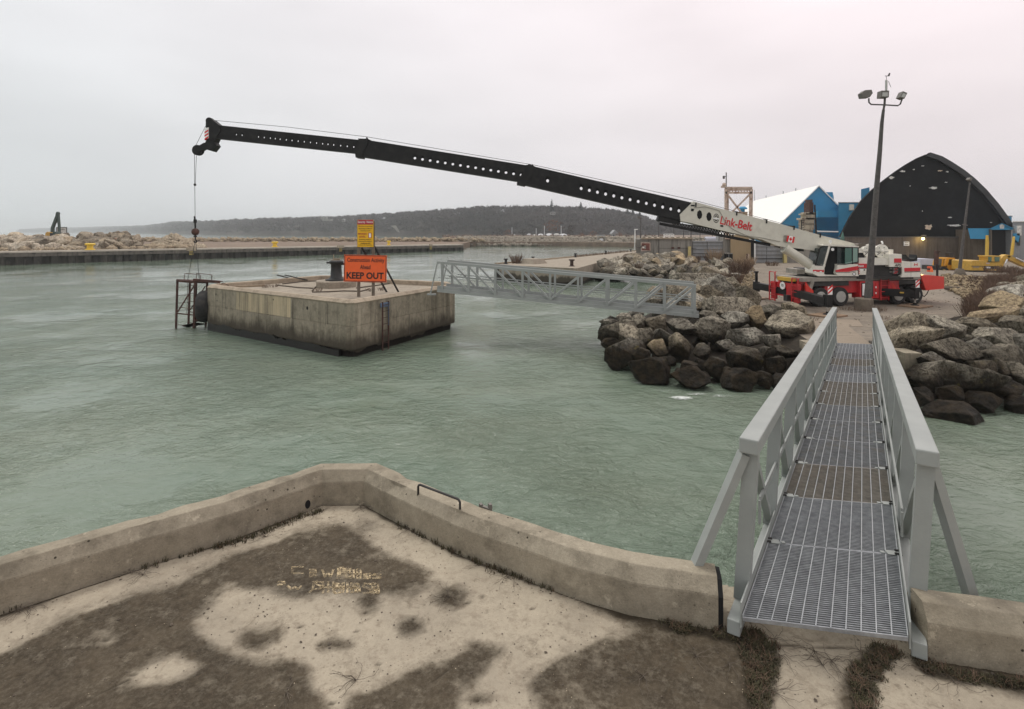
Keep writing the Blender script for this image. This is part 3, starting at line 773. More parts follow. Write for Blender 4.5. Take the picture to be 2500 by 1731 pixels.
# faded yellow stencilled lettering on the deck (worn, illegible rows)
def lettering():
    g = NT('worn yellow paint')
    n = g.noise(38, 8, 0.75); n2 = g.noise(9, 4, 0.6)
    f = g.math('MULTIPLY', g.rng(n, 0.43, 0.56, 0, 0.95), g.rng(n2, 0.36, 0.56, 0.3, 1))
    g.col(g.mix(g.noise(25, 4), (0.46, 0.35, 0.18), (0.58, 0.47, 0.31)))
    tr = g.t.nodes.new('ShaderNodeBsdfTransparent'); mx = g.t.nodes.new('ShaderNodeMixShader')
    g.t.links.new(f, mx.inputs[0]); g.t.links.new(tr.outputs[0], mx.inputs[1]); g.t.links.new(g.b.outputs[0], mx.inputs[2])
    g.t.links.new(mx.outputs[0], g.t.nodes['Material Output'].inputs[0]); g.b.inputs['Roughness'].default_value = 0.8
    M = g.m
    c0 = G(800, 1410, ZD)
    t = thing('painted_lettering', 'two rows of worn yellow painted lettering on the damp concrete deck', 'lettering', tuple(c0))
    def strokes(sx, sy, cells):
        """cells: px box and strokes in unit coordinates"""
        b = MB()
        for (x0, y0, x1, y1), ss in cells:
            for st in ss:
                pts = [G(x0 + (x1 - x0) * u_, y0 + (y1 - y0) * v_, ZD + 0.004) for u_, v_ in st]
                for p, q_ in zip(pts[:-1], pts[1:]):
                    dd = (q_ - p)
                    if dd.length < 1e-5: continue
                    n_ = Vector((-dd.y, dd.x, 0)).normalized() * 0.011
                    e_ = dd.normalized() * 0.006
                    b.add([p - n_ - e_, q_ - n_ + e_, q_ + n_ + e_, p + n_ - e_], [(0, 1, 2, 3)])
        return b
    def cp(x, y): return (620 + x / 6.403, 1360 + y / 6.403)
    S = [[(1, .1), (.2, .0), (0, .3), (.9, .6), (1, .9), (0, 1)]]
    E = [[(1, 0), (0, 0), (0, 1), (1, 1)], [(0, .5), (.8, .5)]]
    Wd = [[(0, 0), (.25, 1), (.5, .3), (.75, 1), (1, 0)]]
    Hh = [[(0, 0), (0, 1)], [(1, 0), (1, 1)], [(0, .5), (1, .5)], [(.5, 0), (.5, 1)]]
    Bb = [[(0, 0), (0, 1), (.9, .9), (.9, .55), (0, .5), (.8, .4), (.8, .05), (0, 0)], [(.3, .1), (.5, .9)]]
    Cc = [[(1, .1), (0, .1), (0, .9), (1, .9)]]
    Ii = [[(.5, 0), (.5, 1)], [(.2, .1), (.3, .9)], [(.8, 0), (.75, 1)]]
    Oo = [[(.1, 0), (1, 0), (.9, 1), (0, 1), (.1, 0)], [(.4, .1), (.5, .9)]]
    row1 = [(600, 140, 770, 265, Cc), (880, 190, 980, 300, Bb), (1070, 200, 1240, 310, Wd), (1310, 165, 1395, 330, Oo), (1430, 175, 1510, 335, Hh), (1560, 190, 1670, 335, Hh), (1720, 260, 1820, 335, Oo), (1860, 265, 1985, 330, S)]
    row2 = [(380, 380, 480, 430, S), (530, 450, 740, 500, Wd), (860, 380, 940, 550, [[(1, 0), (.7, .8), (0, 1)]]), (960, 380, 1060, 500, S), (1080, 385, 1240, 560, Hh), (1260, 410, 1380, 565, Bb), (1400, 400, 1520, 550, Hh), (1530, 410, 1660, 550, Bb), (1710, 410, 1830, 565, S), (1850, 410, 1960, 580, Bb)]
    for row in (row1, row2):
        b = strokes(1, 1, [((*cp(x0, y0), *cp(x1, y1)), s) for x0, y0, x1, y1, s in row])
        b.build('letter_row', M, t)
lettering()

# ---- weeds: short curved blades and twigs in clumps
def blades(name, centres, n, hgt, rad, m, label=None, cat=None, kind=None, wid=0.006, lean=0.6, group=None, seed=1):
    r = np.random.default_rng(seed); V = []; Fc = []
    for (cx_, cy_, cz_, rr) in centres:
        for _ in range(n):
            a = r.uniform(0, 6.283); q = rr * math.sqrt(r.uniform()); x = cx_ + q * math.cos(a); y = cy_ + q * math.sin(a)
            h_ = hgt * r.uniform(0.35, 1.0) * (1.1 - 0.6 * q / max(rr, 1e-3)); b2 = r.uniform(0, 6.283); ln = lean * r.uniform(0.1, 1) * h_
            wx, wy = math.cos(b2 + 1.57) * wid, math.sin(b2 + 1.57) * wid
            o = len(V)
            mx, my = x + math.cos(b2) * ln * 0.35, y + math.sin(b2) * ln * 0.35
            V += [(x - wx, y - wy, cz_), (x + wx, y + wy, cz_), (mx + wx * .8, my + wy * .8, cz_ + h_ * .6), (mx - wx * .8, my - wy * .8, cz_ + h_ * .6),
                  (x + math.cos(b2) * ln, y + math.sin(b2) * ln, cz_ + h_)]
            Fc += [(o, o + 1, o + 2, o + 3), (o + 3, o + 2, o + 4, o + 4)]
    b = MB(); b.v = V; b.f = [f if f[2] != f[3] else f[:3] for f in Fc]; b.mi = [0] * len(Fc)
    ob = b.build(name, m)
    return tag(ob, label, cat, group, kind)
def along(pts, step, z, rr, jit=0.03, seed=3):
    r = random.Random(seed); o = []
    for a, b in zip(pts[:-1], pts[1:]):
        n = max(1, int((b - a).length / step))
        for k in range(n):
            p = a.lerp(b, (k + r.random()) / n); o.append((p.x + r.uniform(-jit, jit), p.y + r.uniform(-jit, jit), z, rr * r.uniform(0.6, 1.4)))
    return o
wl = [G(x, y, ZD) for x, y in ((540, 1328), (590, 1318), (660, 1290), (730, 1262), (790, 1240))]
cs = along([p - Vector((0, 0.05, 0)) for p in wl], 0.03, ZD, 0.05)
wl2 = [G(x, y, ZD) for x, y in ((350, 1388), (420, 1368), (470, 1355), (560, 1328))]
cs += along(wl2, 0.06, ZD, 0.03, 0.02)
wl3 = [G(x, y, ZD) for x, y in ((970, 1278), (1010, 1300), (1100, 1345), (1170, 1378), (1215, 1395), (1250, 1402), (1290, 1420), (1350, 1445))]
cs += along(wl3, 0.07, ZD, 0.03, 0.02)
cs += along([G(x, y, ZD) for x, y in ((1195, 1385), (1240, 1400), (1280, 1410), (1320, 1425))], 0.03, ZD, 0.05)
cs += along([G(x, y, ZD) for x, y in ((20, 1490), (60, 1475), (85, 1470))], 0.04, ZD, 0.05)
blades('weed_strip', cs, 14, 0.075, 0.05, M_WEED, kind='stuff', wid=0.004, seed=4)
def polyfill(poly, n, z, rr, seed):
    r = np.random.default_rng(seed); pts = np.array(gp(poly)); o = []
    while len(o) < n:
        x = r.uniform(pts[:, 0].min(), pts[:, 0].max()); y = r.uniform(pts[:, 1].min(), pts[:, 1].max())
        if inpoly(np.array([x]), np.array([y]), [tuple(p) for p in pts])[0]: o.append((x, y, z, rr))
    return o
moss = []
for k_, (p_, n_) in enumerate(zip(MOSS, (170, 150, 60, 45))): moss += polyfill(p_, n_, ZD, 0.04, k_ + 1)
blades('moss_patch', moss, 20, 0.04, 0.04, M_WEED, kind='stuff', wid=0.003, lean=1.8, seed=6)
blades('dry_grass', moss[::3] + cs[::4], 9, 0.07, 0.06, M_TWIG, kind='stuff', wid=0.0022, lean=2.0, seed=7)
# fine dead twigs creeping over the concrete from the weeds
def twigs(seeds, L, n, name, m, up=0.02):
    r = random.Random(9); b = MB()
    for c in seeds:
        for _ in range(n):
            a = r.uniform(0, 6.28); p = Vector(c); pts = [p.copy()]
            for k in range(6):
                a += r.uniform(-0.6, 0.6); p = p + Vector((math.cos(a), math.sin(a), 0)) * L / 6 * r.uniform(0.5, 1.3); p.z = c[2] + up * r.random(); pts.append(p.copy())
            b.tube(pts, 0.0022, 3, 0.001, cap=False)
    return tag(b.build(name, m), kind='stuff')
twigs([G(x, y, ZD + 0.006) for x, y in ((320, 1398), (350, 1402), (40, 1490), (70, 1484), (1890, 1560), (1905, 1600), (1890, 1690), (2100, 1590), (2090, 1650), (1990, 1590), (2010, 1625), (2030, 1612), (1095, 1455), (700, 1690), (1180, 1380), (900, 1238), (880, 1236),
                                    (770, 1250), (650, 1310), (1700, 1600), (1780, 1620), (2260, 1640), (2330, 1665), (1000, 1290), (1240, 1410), (2150, 1620), (1570, 1650), (870, 1660))], 0.22, 9, 'dry_twigs', M_ROPE)

def grit():
    r = random.Random(31); pts = []
    poly = [(p.x, p.y) for p in in_l] + [(p.x, p.y) for p in in_r] + [(6, 3), (-6, 3)]
    while len(pts) < 900:
        x, y = r.uniform(-5.5, 4.6), r.uniform(3.4, 7)
        if inpoly(np.array([x]), np.array([y]), poly)[0]: pts.append((x, y, ZD + 0.002))
    V = []; Fc = []
    for p in pts:
        s_ = r.uniform(0.003, 0.008) * (2.0 if r.random() < 0.05 else 1); a = r.uniform(0, 6.28); o = len(V)
        for k in range(5):
            t_ = a + 1.257 * k; q = s_ * r.uniform(0.6, 1.3); V.append((p[0] + q * math.cos(t_), p[1] + q * math.sin(t_), p[2] + s_ * 0.2))
        V.append((p[0], p[1], p[2] + s_ * 0.9))
        for k in range(5): Fc.append((o + k, o + (k + 1) % 5, o + 5))
    b = MB(); b.add(V, Fc); tag(b.build('grit', M_ROPE), kind='stuff')
grit()

# ================================================================== GANGWAYS
def lerp(a, b, t): return Vector(a).lerp(Vector(b), t)
def gangway(name, label, La, Ra, Lb, Rb, T, npan, flip, m, fine=True, ntint=11, lean=0.0):
    pw_ = 0.12 if fine else 0.12
    """trussed gangway; La,Ra near-end bottom corners, Lb,Rb far-end bottom corners, T height"""
    La, Ra, Lb, Rb = map(Vector, (La, Ra, Lb, Rb))
    t = thing(name, label, 'gangway', tuple(La))
    U = Vector((0, 0, 1)); side = (Ra - La).normalized(); ax = (Lb - La).normalized()
    for (P, Q, sg) in ((La, Lb, 1), (Ra, Rb, -1)):
        b = MB(); off = 0.0
        b.beam(P + U * 0.06, Q + U * 0.06, 0.10, 0.12 if fine else 0.15)
        b.build('bottom_chord', m, t, bevel=0.008 if fine else 0)
        b = MB()
        a0 = lerp(P, Q, 0.012 if fine else 0.0); a1 = lerp(P, Q, 0.99)
        b.beam(a0 + U * T + Vector((lean, 0, 0)), a1 + U * T, 0.155 if fine else 0.14, 0.13 if fine else 0.13)
        b.build('handrail', m, t, bevel=0.012 if fine else 0)
        for k in range(npan + 1):
            p = lerp(P, Q, 0.02 + 0.965 * k / npan)
            MB().beam(p + U * 0.12, p + U * (T - 0.05) + Vector((lean * (1 - k / npan), 0, 0)), pw_, pw_ * 0.9, up=ax).build('post', m, t)
        for k in range(npan):
            b = MB()
            p = lerp(P, Q, 0.02 + 0.965 * k / npan); q = lerp(P, Q, 0.02 + 0.965 * (k + 1) / npan)
            if (k < npan // 2) != flip: b.beam(p + U * (T - 0.08) + Vector((lean * (1 - k / npan), 0, 0)), q + U * 0.15, 0.055 if fine else 0.09, 0.07 if fine else 0.11, up=ax.cross(U))
            else: b.beam(q + U * (T - 0.08), p + U * 0.15, 0.055 if fine else 0.09, 0.07 if fine else 0.11, up=ax.cross(U))
            b.build('diagonal', m, t)
        ins = side * sg * 0.075
        b = MB()
        b.beam(lerp(P, Q, 0.045) + ins + U * (T * 0.55), lerp(P, Q, 0.98) + ins + U * (T * 0.55), 0.018, 0.055)
        if fine:
            e_ = lerp(P, Q, 0.045) + ins + U * (T * 0.55); b.beam(e_, e_ - U * 0.22, 0.018, 0.05, up=ax)
        else:
            b.beam(lerp(P, Q, 0.0) + ins + U * (T * 0.48), lerp(P, Q, 0.98) + ins + U * (T * 0.48), 0.018, 0.03)
        b.build('mid_rail', m, t)
        b = MB()
        b.beam(lerp(P, Q, -0.003) + ins * 0.9 + U * 0.2, Q + ins * 0.9 + U * 0.2, 0.012, 0.20)
        b.build('kick_plate', m, t)
    # floor beams
    for k in range(npan + 1):
        MB().beam(lerp(La, Lb, 0.02 + 0.965 * k / npan) + U * 0.06, lerp(Ra, Rb, 0.02 + 0.965 * k / npan) + U * 0.06, 0.05, 0.09).build('floor_beam', m, t)
    if not fine:
        b = MB()
        b.add([La + U * 0.165 + side * 0.08, Ra + U * 0.165 - side * 0.08, Rb + U * 0.165 - side * 0.08, Lb + U * 0.165 + side * 0.08,
               La + U * 0.15 + side * 0.08, Ra + U * 0.15 - side * 0.08, Rb + U * 0.15 - side * 0.08, Lb + U * 0.15 + side * 0.08], [(0, 1, 2, 3), (7, 6, 5, 4), (0, 3, 7, 4), (1, 5, 6, 2)])
        b.build('deck_grating', M_GR[1], t)
    return t, side, ax
U = Vector((0, 0, 1))
BL = Vector((1.80, 4.33, ZD + 0.02)); BR = Vector((3.13, 4.09, ZD + 0.02))
FL = Vector((11.92, 19.65, 1.30)); FR = Vector((13.22, 19.42, 1.30))
br, bs, bax = gangway('gangway', 'long grey truss gangway with open grating deck in the foreground, leading to the shore', BL, BR, FL, FR, 1.47, 11, False, M_BR, lean=0.085)
Lg = (FL - BL).length
tints = [0, 0, 2, 1, 1, 1, 2, 2, 0, 1, 2, 1, 0, 0]
np_ = 14
inset = 0.085
zz = 0.185
for k in range(np_):
    ta = k / np_ + 0.0006; tb = (k + 1) / np_ - 0.0006
    if k == 0: ta = -0.004
    mi = tints[k]
    b = MB()
    nb = int((tb - ta) * Lg / 0.031)
    for i in range(nb + 1):
        f_ = ta + (tb - ta) * i / nb
        p = lerp(BL, FL, f_) + bs * inset + U * zz; q = lerp(BR, FR, f_) - bs * inset + U * zz
        wdt = 0.006 if 0 < i < nb else 0.012
        b.beam(p, q, wdt, 0.03)
    p = b.build('grating_panel', M_GR[mi], br)
    b = MB()
    for j in range(12):
        s_ = j / 11
        def pt(f_): return lerp(lerp(BL, FL, f_) + bs * inset, lerp(BR, FR, f_) - bs * inset, s_) + U * (zz + 0.014)
        if j in (0, 11): b.beam(pt(ta), pt(tb), 0.007, 0.032)
        else: b.beam(pt(ta), pt(tb), 0.008, 0.008)
    b.build('cross_rods', M_ROD, p)
    if k:
        for s_, sg in ((0.03, 1), (0.97, -1)):
            b = MB()
            c = lerp(lerp(BL, FL, ta) + bs * inset, lerp(BR, FR, ta) - bs * inset, s_) + U * (zz + 0.024)
            b.box(c, (0.13, 0.075, 0.007), rotz(math.atan2(bs.y, bs.x)))
            b.box(c + bs * 0.10 * sg - U * 0.003, (0.035, 0.035, 0.012), rotz(math.atan2(bs.y, bs.x)))
            b.build('grating_clip', M_BR2, br)
        for s_, sg in ((0.0, -1), (1.0, 1)):
            b = MB()
            for dk in (-0.035, 0.035):
                c = lerp(lerp(BL, FL, ta) + bs * inset, lerp(BR, FR, ta) - bs * inset, s_) + U * (zz + 0.035) + bax * dk + bs * sg * 0.0
                b.cyl(c - bs * 0.025, c + bs * 0.025, 0.011, 6)
            b.build('clip_bolts', M_BLK2, br)
# outrigger braces
for P, top, bot in ((BL, A(1816, 1106, 4.62), A(1665, 1460, 4.72)), (BR, A(2270, 1128, 4.42), A(2396, 1540, 4.45))):
    MB().beam(top, bot, 0.07, 0.10, up=(0, 1, 0)).build('outrigger_brace', M_BR, br)
    MB().beam(Vector((P.x, P.y, 0)) + Vector((0.3, 0.45, 2.0)), Vector((bot.x, bot.y, 2.0)), 0.08, 0.1).build('outrigger_beam', M_BR, br)

# second gangway from the mooring block to the shore
def side_gangway():
    # near truss: left end bottom (1066,713) right end (1712,776); depth 26.6 -> 25.0
    la = A(1068, 712, 27.2); lb = A(1706, 775, 25.3)
    ra = la + Vector((0.35, 1.35, 0)); rb = lb + Vector((0.35, 1.35, 0))
    t, s_, ax = gangway('gangway', 'grey steel truss gangway seen side on between the concrete mooring block and the rocks', la, ra, lb, rb, 1.50, 9, False, M_BR2, fine=False)
    # raked end frames at the block end and foot pads
    for p in (la, ra):
        MB().beam(p + U * 1.48, p + Vector((-0.36, 0, -0.12)), 0.06, 0.09, up=(0, 1, 0)).box(p + Vector((-0.3, 0, -0.14)), (0.45, 0.16, 0.07)).build('end_strut', M_BR2, t)
side_gangway()
# ================================================================== MOORING BLOCK IN THE WATER
ZB = 2.58
def block():
    P = [(-17.35, 30.35), (-7.75, 23.85), (-7.35, 23.6), (-6.95, 23.6), (-3.3, 30.7), (-3.9, 32.4), (-8.0, 34.2), (-12.6, 37.2), (-13.4, 37.0), (-17.4, 31.2)]
    P = P[::-1]   # make counter-clockwise in plan
    P = [Vector((x, y, 0)) for x, y in P]
    ar = sum(P[i].x * P[(i + 1) % len(P)].y - P[(i + 1) % len(P)].x * P[i].y for i in range(len(P)))
    if ar < 0: P = P[::-1]
    n = len(P); c = sum(P, Vector()) / n
    def inset_(d):
        o = []
        for i in range(n):
            a, p, b = P[i - 1], P[i], P[(i + 1) % n]
            d1 = (p - a).normalized(); d2 = (b - p).normalized(); n1 = Vector((-d1.y, d1.x, 0)); n2 = Vector((-d2.y, d2.x, 0))
            q = (n1 + n2).normalized(); o.append(p + q * d / max(0.5, q.dot(n1)))
        return o
    t = thing('mooring_block', 'big weathered concrete mooring block standing in the water, dark and wet along its foot', 'mooring block', (c.x, c.y, 0))
    def ringmesh(levels, m, name, cap_top=False, seg=28, rough_low=0.0):
        b = MB(); R_ = []
        for d, z in levels:
            q = inset_(d); ring = []
            for i in range(n):
                a, e_ = q[i], q[(i + 1) % n]; k = max(1, int((P[(i + 1) % n] - P[i]).length / 0.3))
                for j in range(k):
                    v = a.lerp(e_, j / k) + Vector((0, 0, z))
                    if z > ZB - 0.6: v.z += 0.012 * noise.noise(v * 2.1)
                    ring.append(v)
            R_.append(ring)
        L = len(R_[0]); vs = [v for r in R_ for v in r]; fs = []
        for i in range(len(R_) - 1):
            for j in range(L): fs.append((i * L + j, i * L + (j + 1) % L, (i + 1) * L + (j + 1) % L, (i + 1) * L + j))
        if cap_top: fs.append(tuple((len(R_) - 1) * L + j for j in range(L)))
        b.add(vs, fs); return b.build(name, m, t)
    # undercut foot with a ragged lower edge, then upper lifts
    ringmesh([(0.28, -0.6), (0.22, 0.30), (0.02, 0.36), (0.0, 0.45), (0.0, 1.38), (0.02, 1.395), (0.02, 1.415), (0.0, 1.43), (0.0, ZB - 0.20)], M_BLOCK, 'block_body')
    ringmesh([(0.0, ZB - 0.198), (-0.03, ZB - 0.15), (-0.03, ZB - 0.13), (0.10, ZB), (0.30, ZB), (0.34, ZB - 0.04), (0.34, ZB - 0.30)], M_BLOCKTOP, 'coping')
    q = inset_(0.33)
    b = MB(); b.prism([v + Vector((0, 0, ZB - 0.32)) for v in q], (0, 0, 0.04)); b.build('block_deck', M_QUAY, t)
    # ragged eroded lip on the long left face (a jagged shelf line above the water)
    a, e_ = Vector((-17.35, 30.35, 0)), Vector((-7.75, 23.85, 0)); d = (e_ - a).normalized(); nrm_ = Vector((d.y, -d.x, 0))
    b = MB(); N = 90; vs = []
    for i in range(N + 1):
        f = i / N; p = a.lerp(e_, f)
        z = 0.42 - 0.10 * f + 0.16 * noise.noise(Vector((f * 9, 2, 0))) + 0.09 * noise.noise(Vector((f * 30, 5, 0)))
        vs += [p + nrm_ * 0.004 + Vector((0, 0, z)), p + nrm_ * 0.004 + Vector((0, 0, -0.2)), p - nrm_ * 0.1 + Vector((0, 0, -0.2)), p - nrm_ * 0.1 + Vector((0, 0, z))]
    fs = []
    for i in range(N):
        for k in range(4): fs.append((i * 4 + k, i * 4 + (k + 1) % 4, (i + 1) * 4 + (k + 1) % 4, (i + 1) * 4 + k))
    b.add(vs, fs); b.build('eroded_foot', M_VOID if False else mat('wet black concrete', (0.012, 0.010, 0.008), 0.5, 0, 0.4, 5), t)
    # form joints and drain holes on the faces
    b = MB()
    for px in (577, 709, 826, 648, 760):
        f = {577: .17, 709: .52, 826: .93, 648: .36, 760: .70}[px]
        p = a.lerp(e_, f) + nrm_ * 0.002
        b.box(p + Vector((0, 0, 1.85)), (0.012, 0.02, 0.95), rotz(math.atan2(d.y, d.x)))
    a2, e2 = Vector((-6.95, 23.6, 0)), Vector((-3.3, 30.7, 0)); d2 = (e2 - a2).normalized(); n2 = Vector((d2.y, -d2.x, 0))
    for f, z0, z1 in ((0.30, 1.5, 2.4), (0.48, 0.4, 1.4), (0.72, 1.5, 2.4), (0.9, 0.5, 2.4)):
        p = a2.lerp(e2, f) + n2 * 0.002
        b.box(p + Vector((0, 0, (z0 + z1) / 2)), (0.012, 0.02, z1 - z0), rotz(math.atan2(d2.y, d2.x)))
    b.build('form_joints', M_DARKC, t)
    b = MB()
    for f, z, r in ((0.80, 2.0, 0.07), (0.08, 2.1, 0.05), (0.56, 2.2, 0.035), (0.09, 1.75, 0.03)):
        p = a.lerp(e_, f) + nrm_ * 0.003 + Vector((0, 0, z))
        b.prism([p + d * r * math.cos(k * 0.785) + Vector((0, 0, r * 1.3 * math.sin(k * 0.785))) for k in range(8)], -nrm_ * 0.02)
    b.build('drain_holes', M_VOID, t)
    return a2, e2, n2, d2
a2, e2, n2, d2 = block()
def ladder(name, label, p, nrm_, d, z0, z1, m, top=True):
    t = thing(name, label, 'ladder', (p.x, p.y, 0))
    for s_ in (-1, 1): MB().box(p + d * 0.21 * s_ + nrm_ * 0.12 + U * (z0 + z1) / 2, (0.05, 0.05, z1 - z0), rotz(math.atan2(d.y, d.x))).build('rail', m, t)
    b = MB(); k = z0 + 0.15
    while k < z1: b.cyl(p + d * 0.21 + nrm_ * 0.12 + U * k, p - d * 0.21 + nrm_ * 0.12 + U * k, 0.014, 6); k += 0.3
    b.build('rungs', m, t)
    return t
lp = a2.lerp(e2, 0.235)
t = ladder('steel_ladder', 'rusty steel ladder with flaking blue paint bolted to the right face of the mooring block', lp, n2, d2, -0.4, 2.3, M_RUST)
b = MB(); b.box(lp + n2 * 0.08 + U * 2.15, (0.62, 0.06, 0.2), rotz(math.atan2(d2.y, d2.x))); b.box(lp + n2 * 0.13 + d2 * 0.21 + U * 1.7, (0.06, 0.03, 1.1), rotz(math.atan2(d2.y, d2.x)))
b.build('top_bracket', M_BLUEP, t)

# bollard on its plinth
def bollard_lathe(b, c, s):
    b.lathe(c, [(0.62 * s, 0), (0.62 * s, 0.06 * s), (0.46 * s, 0.10 * s), (0.34 * s, 0.2 * s), (0.30 * s, 0.7 * s), (0.31 * s, 0.95 * s), (0.40 * s, 1.0 * s), (0.42 * s, 1.1 * s), (0.36 * s, 1.16 * s), (0.3 * s, 1.18 * s)], n=24)
zb0 = ZB - 0.28
def block_things():
    c = G(821, 700, zb0); 
    t = thing('bollard_plinth', 'octagonal concrete plinth under the black bollard on the mooring block', 'plinth', tuple(c))
    MB().lathe(c, [(1.22, 0), (1.22, 0.34), (1.17, 0.39)], n=8).build('plinth', M_QUAY, t)
    c2 = c + U * 0.39
    t = thing('bollard', 'large black mooring bollard on the octagonal plinth of the mooring block', 'bollard', tuple(c2))
    b = MB(); bollard_lathe(b, c2, 1.02); b.build('bollard_body', M_BOLL, t, smooth=True)
    MB().box(c2 + Vector((0.42, 0, 0.98)), (0.5, 0.14, 0.12)).box(c2 + Vector((-0.42, 0.0, 1.06)), (0.3, 0.14, 0.1)).build('horns', M_BOLL, t)
    t3 = tag(MB().box(c2 + Vector((-0.05, 0, 1.22)), (0.5, 0.32, 0.06), rotz(0.3)).box(c2 + Vector((0.05, 0, 1.28)), (0.42, 0.12, 0.05), rotz(-0.3)).box(c2 + Vector((-0.16, 0, 1.42)), (0.04, 0.04, 0.26)).build('timber_scraps', M_WOOD), 'small stack of timber scraps on top of the big black bollard', 'timber')
    # planks, hawsers, rusty channels lying on the block deck
    def z(px, py, h=0.03): return G(px, py, zb0 + h)
    specs = [('timber_plank', 'long grey plank lying on the block deck near its left corner', z(575, 700, .05), z(646, 697, .05), 0.22, 0.10, M_WOOD),
             ('timber_plank', 'short brown plank behind the long one on the block deck', z(560, 692, .05), z(625, 688, .05), 0.2, 0.08, M_PADW),
             ('timber_plank', 'thin pale board lying towards the back wall of the block deck', z(600, 690, .05), z(660, 688, .05), 0.12, 0.06, M_WOOD)]
    for nm, lb, p, q, a, c_, m in specs: tag(MB().beam(p, q, a, c_).build(nm, m), lb, 'plank')
    for lb, p, q in (('dark steel bar leaning over the back wall of the mooring block, left one of two', z(722, 683, .05), A(678, 672, 33.5)),
                     ('dark steel bar leaning over the back wall of the mooring block, right one of two', z(750, 684, .05), A(695, 671.5, 33.8))):
        tag(MB().beam(p, q, 0.09, 0.06).build('steel_bar', M_BLK2), lb, 'steel bar')
    t = thing('mooring_rope', 'dark old mooring ropes snaking over the block deck round the plinth', 'rope', tuple(z(700, 700)))
    for pts in ([(690, 693), (715, 690), (740, 687), (770, 686), (782, 684), (778, 695), (765, 705), (762, 710)], [(675, 696), (705, 699), (730, 702), (755, 703), (768, 704)],
                [(762, 713), (800, 712), (840, 710), (880, 711), (900, 706)], [(870, 703), (900, 699), (930, 695), (950, 692)]):
        MB().tube([z(x, y, 0.04) for x, y in pts], 0.035, 6).build('rope_run', M_ROPE, t)
block_things()
def twig_bush(name, c, r, h, n, m, label=None, seed=1, kind=None, group=None, thick=0.012, cat='shrub'):
    rr = random.Random(seed); b = MB()
    for _ in range(n):
        a = rr.uniform(0, 6.28); q = r * math.sqrt(rr.random()) * 0.6; p = Vector(c) + Vector((q * math.cos(a), q * math.sin(a), 0))
        d = Vector((math.cos(a) * rr.uniform(0.1, 0.8), math.sin(a) * rr.uniform(0.1, 0.8), 1)).normalized(); L = h * rr.uniform(0.5, 1)
        tip = p + d * L; b.tube([p, p + d * L * 0.5 + Vector((rr.uniform(-.05, .05),) * 3), tip], thick, 3, thick * 0.4, cap=False)
        for _k in range(3):
            s_ = p + d * L * rr.uniform(0.4, 0.9); e_ = s_ + (d + Vector((rr.uniform(-1, 1), rr.uniform(-1, 1), rr.uniform(0, .6)))).normalized() * L * 0.3
            b.tube([s_, e_], thick * 0.6, 3, thick * 0.2, cap=False)
    return tag(b.build(name, m), label, cat if label else None, group, kind)
for i, (px, py) in enumerate(((668, 701), (775, 712), (905, 711), (932, 709), (648, 702))):
    twig_bush('dry_weeds', G(px, py, zb0 + 0.02), 0.35, 0.22, 26, M_TWIG, seed=i, kind='stuff', thick=0.008)

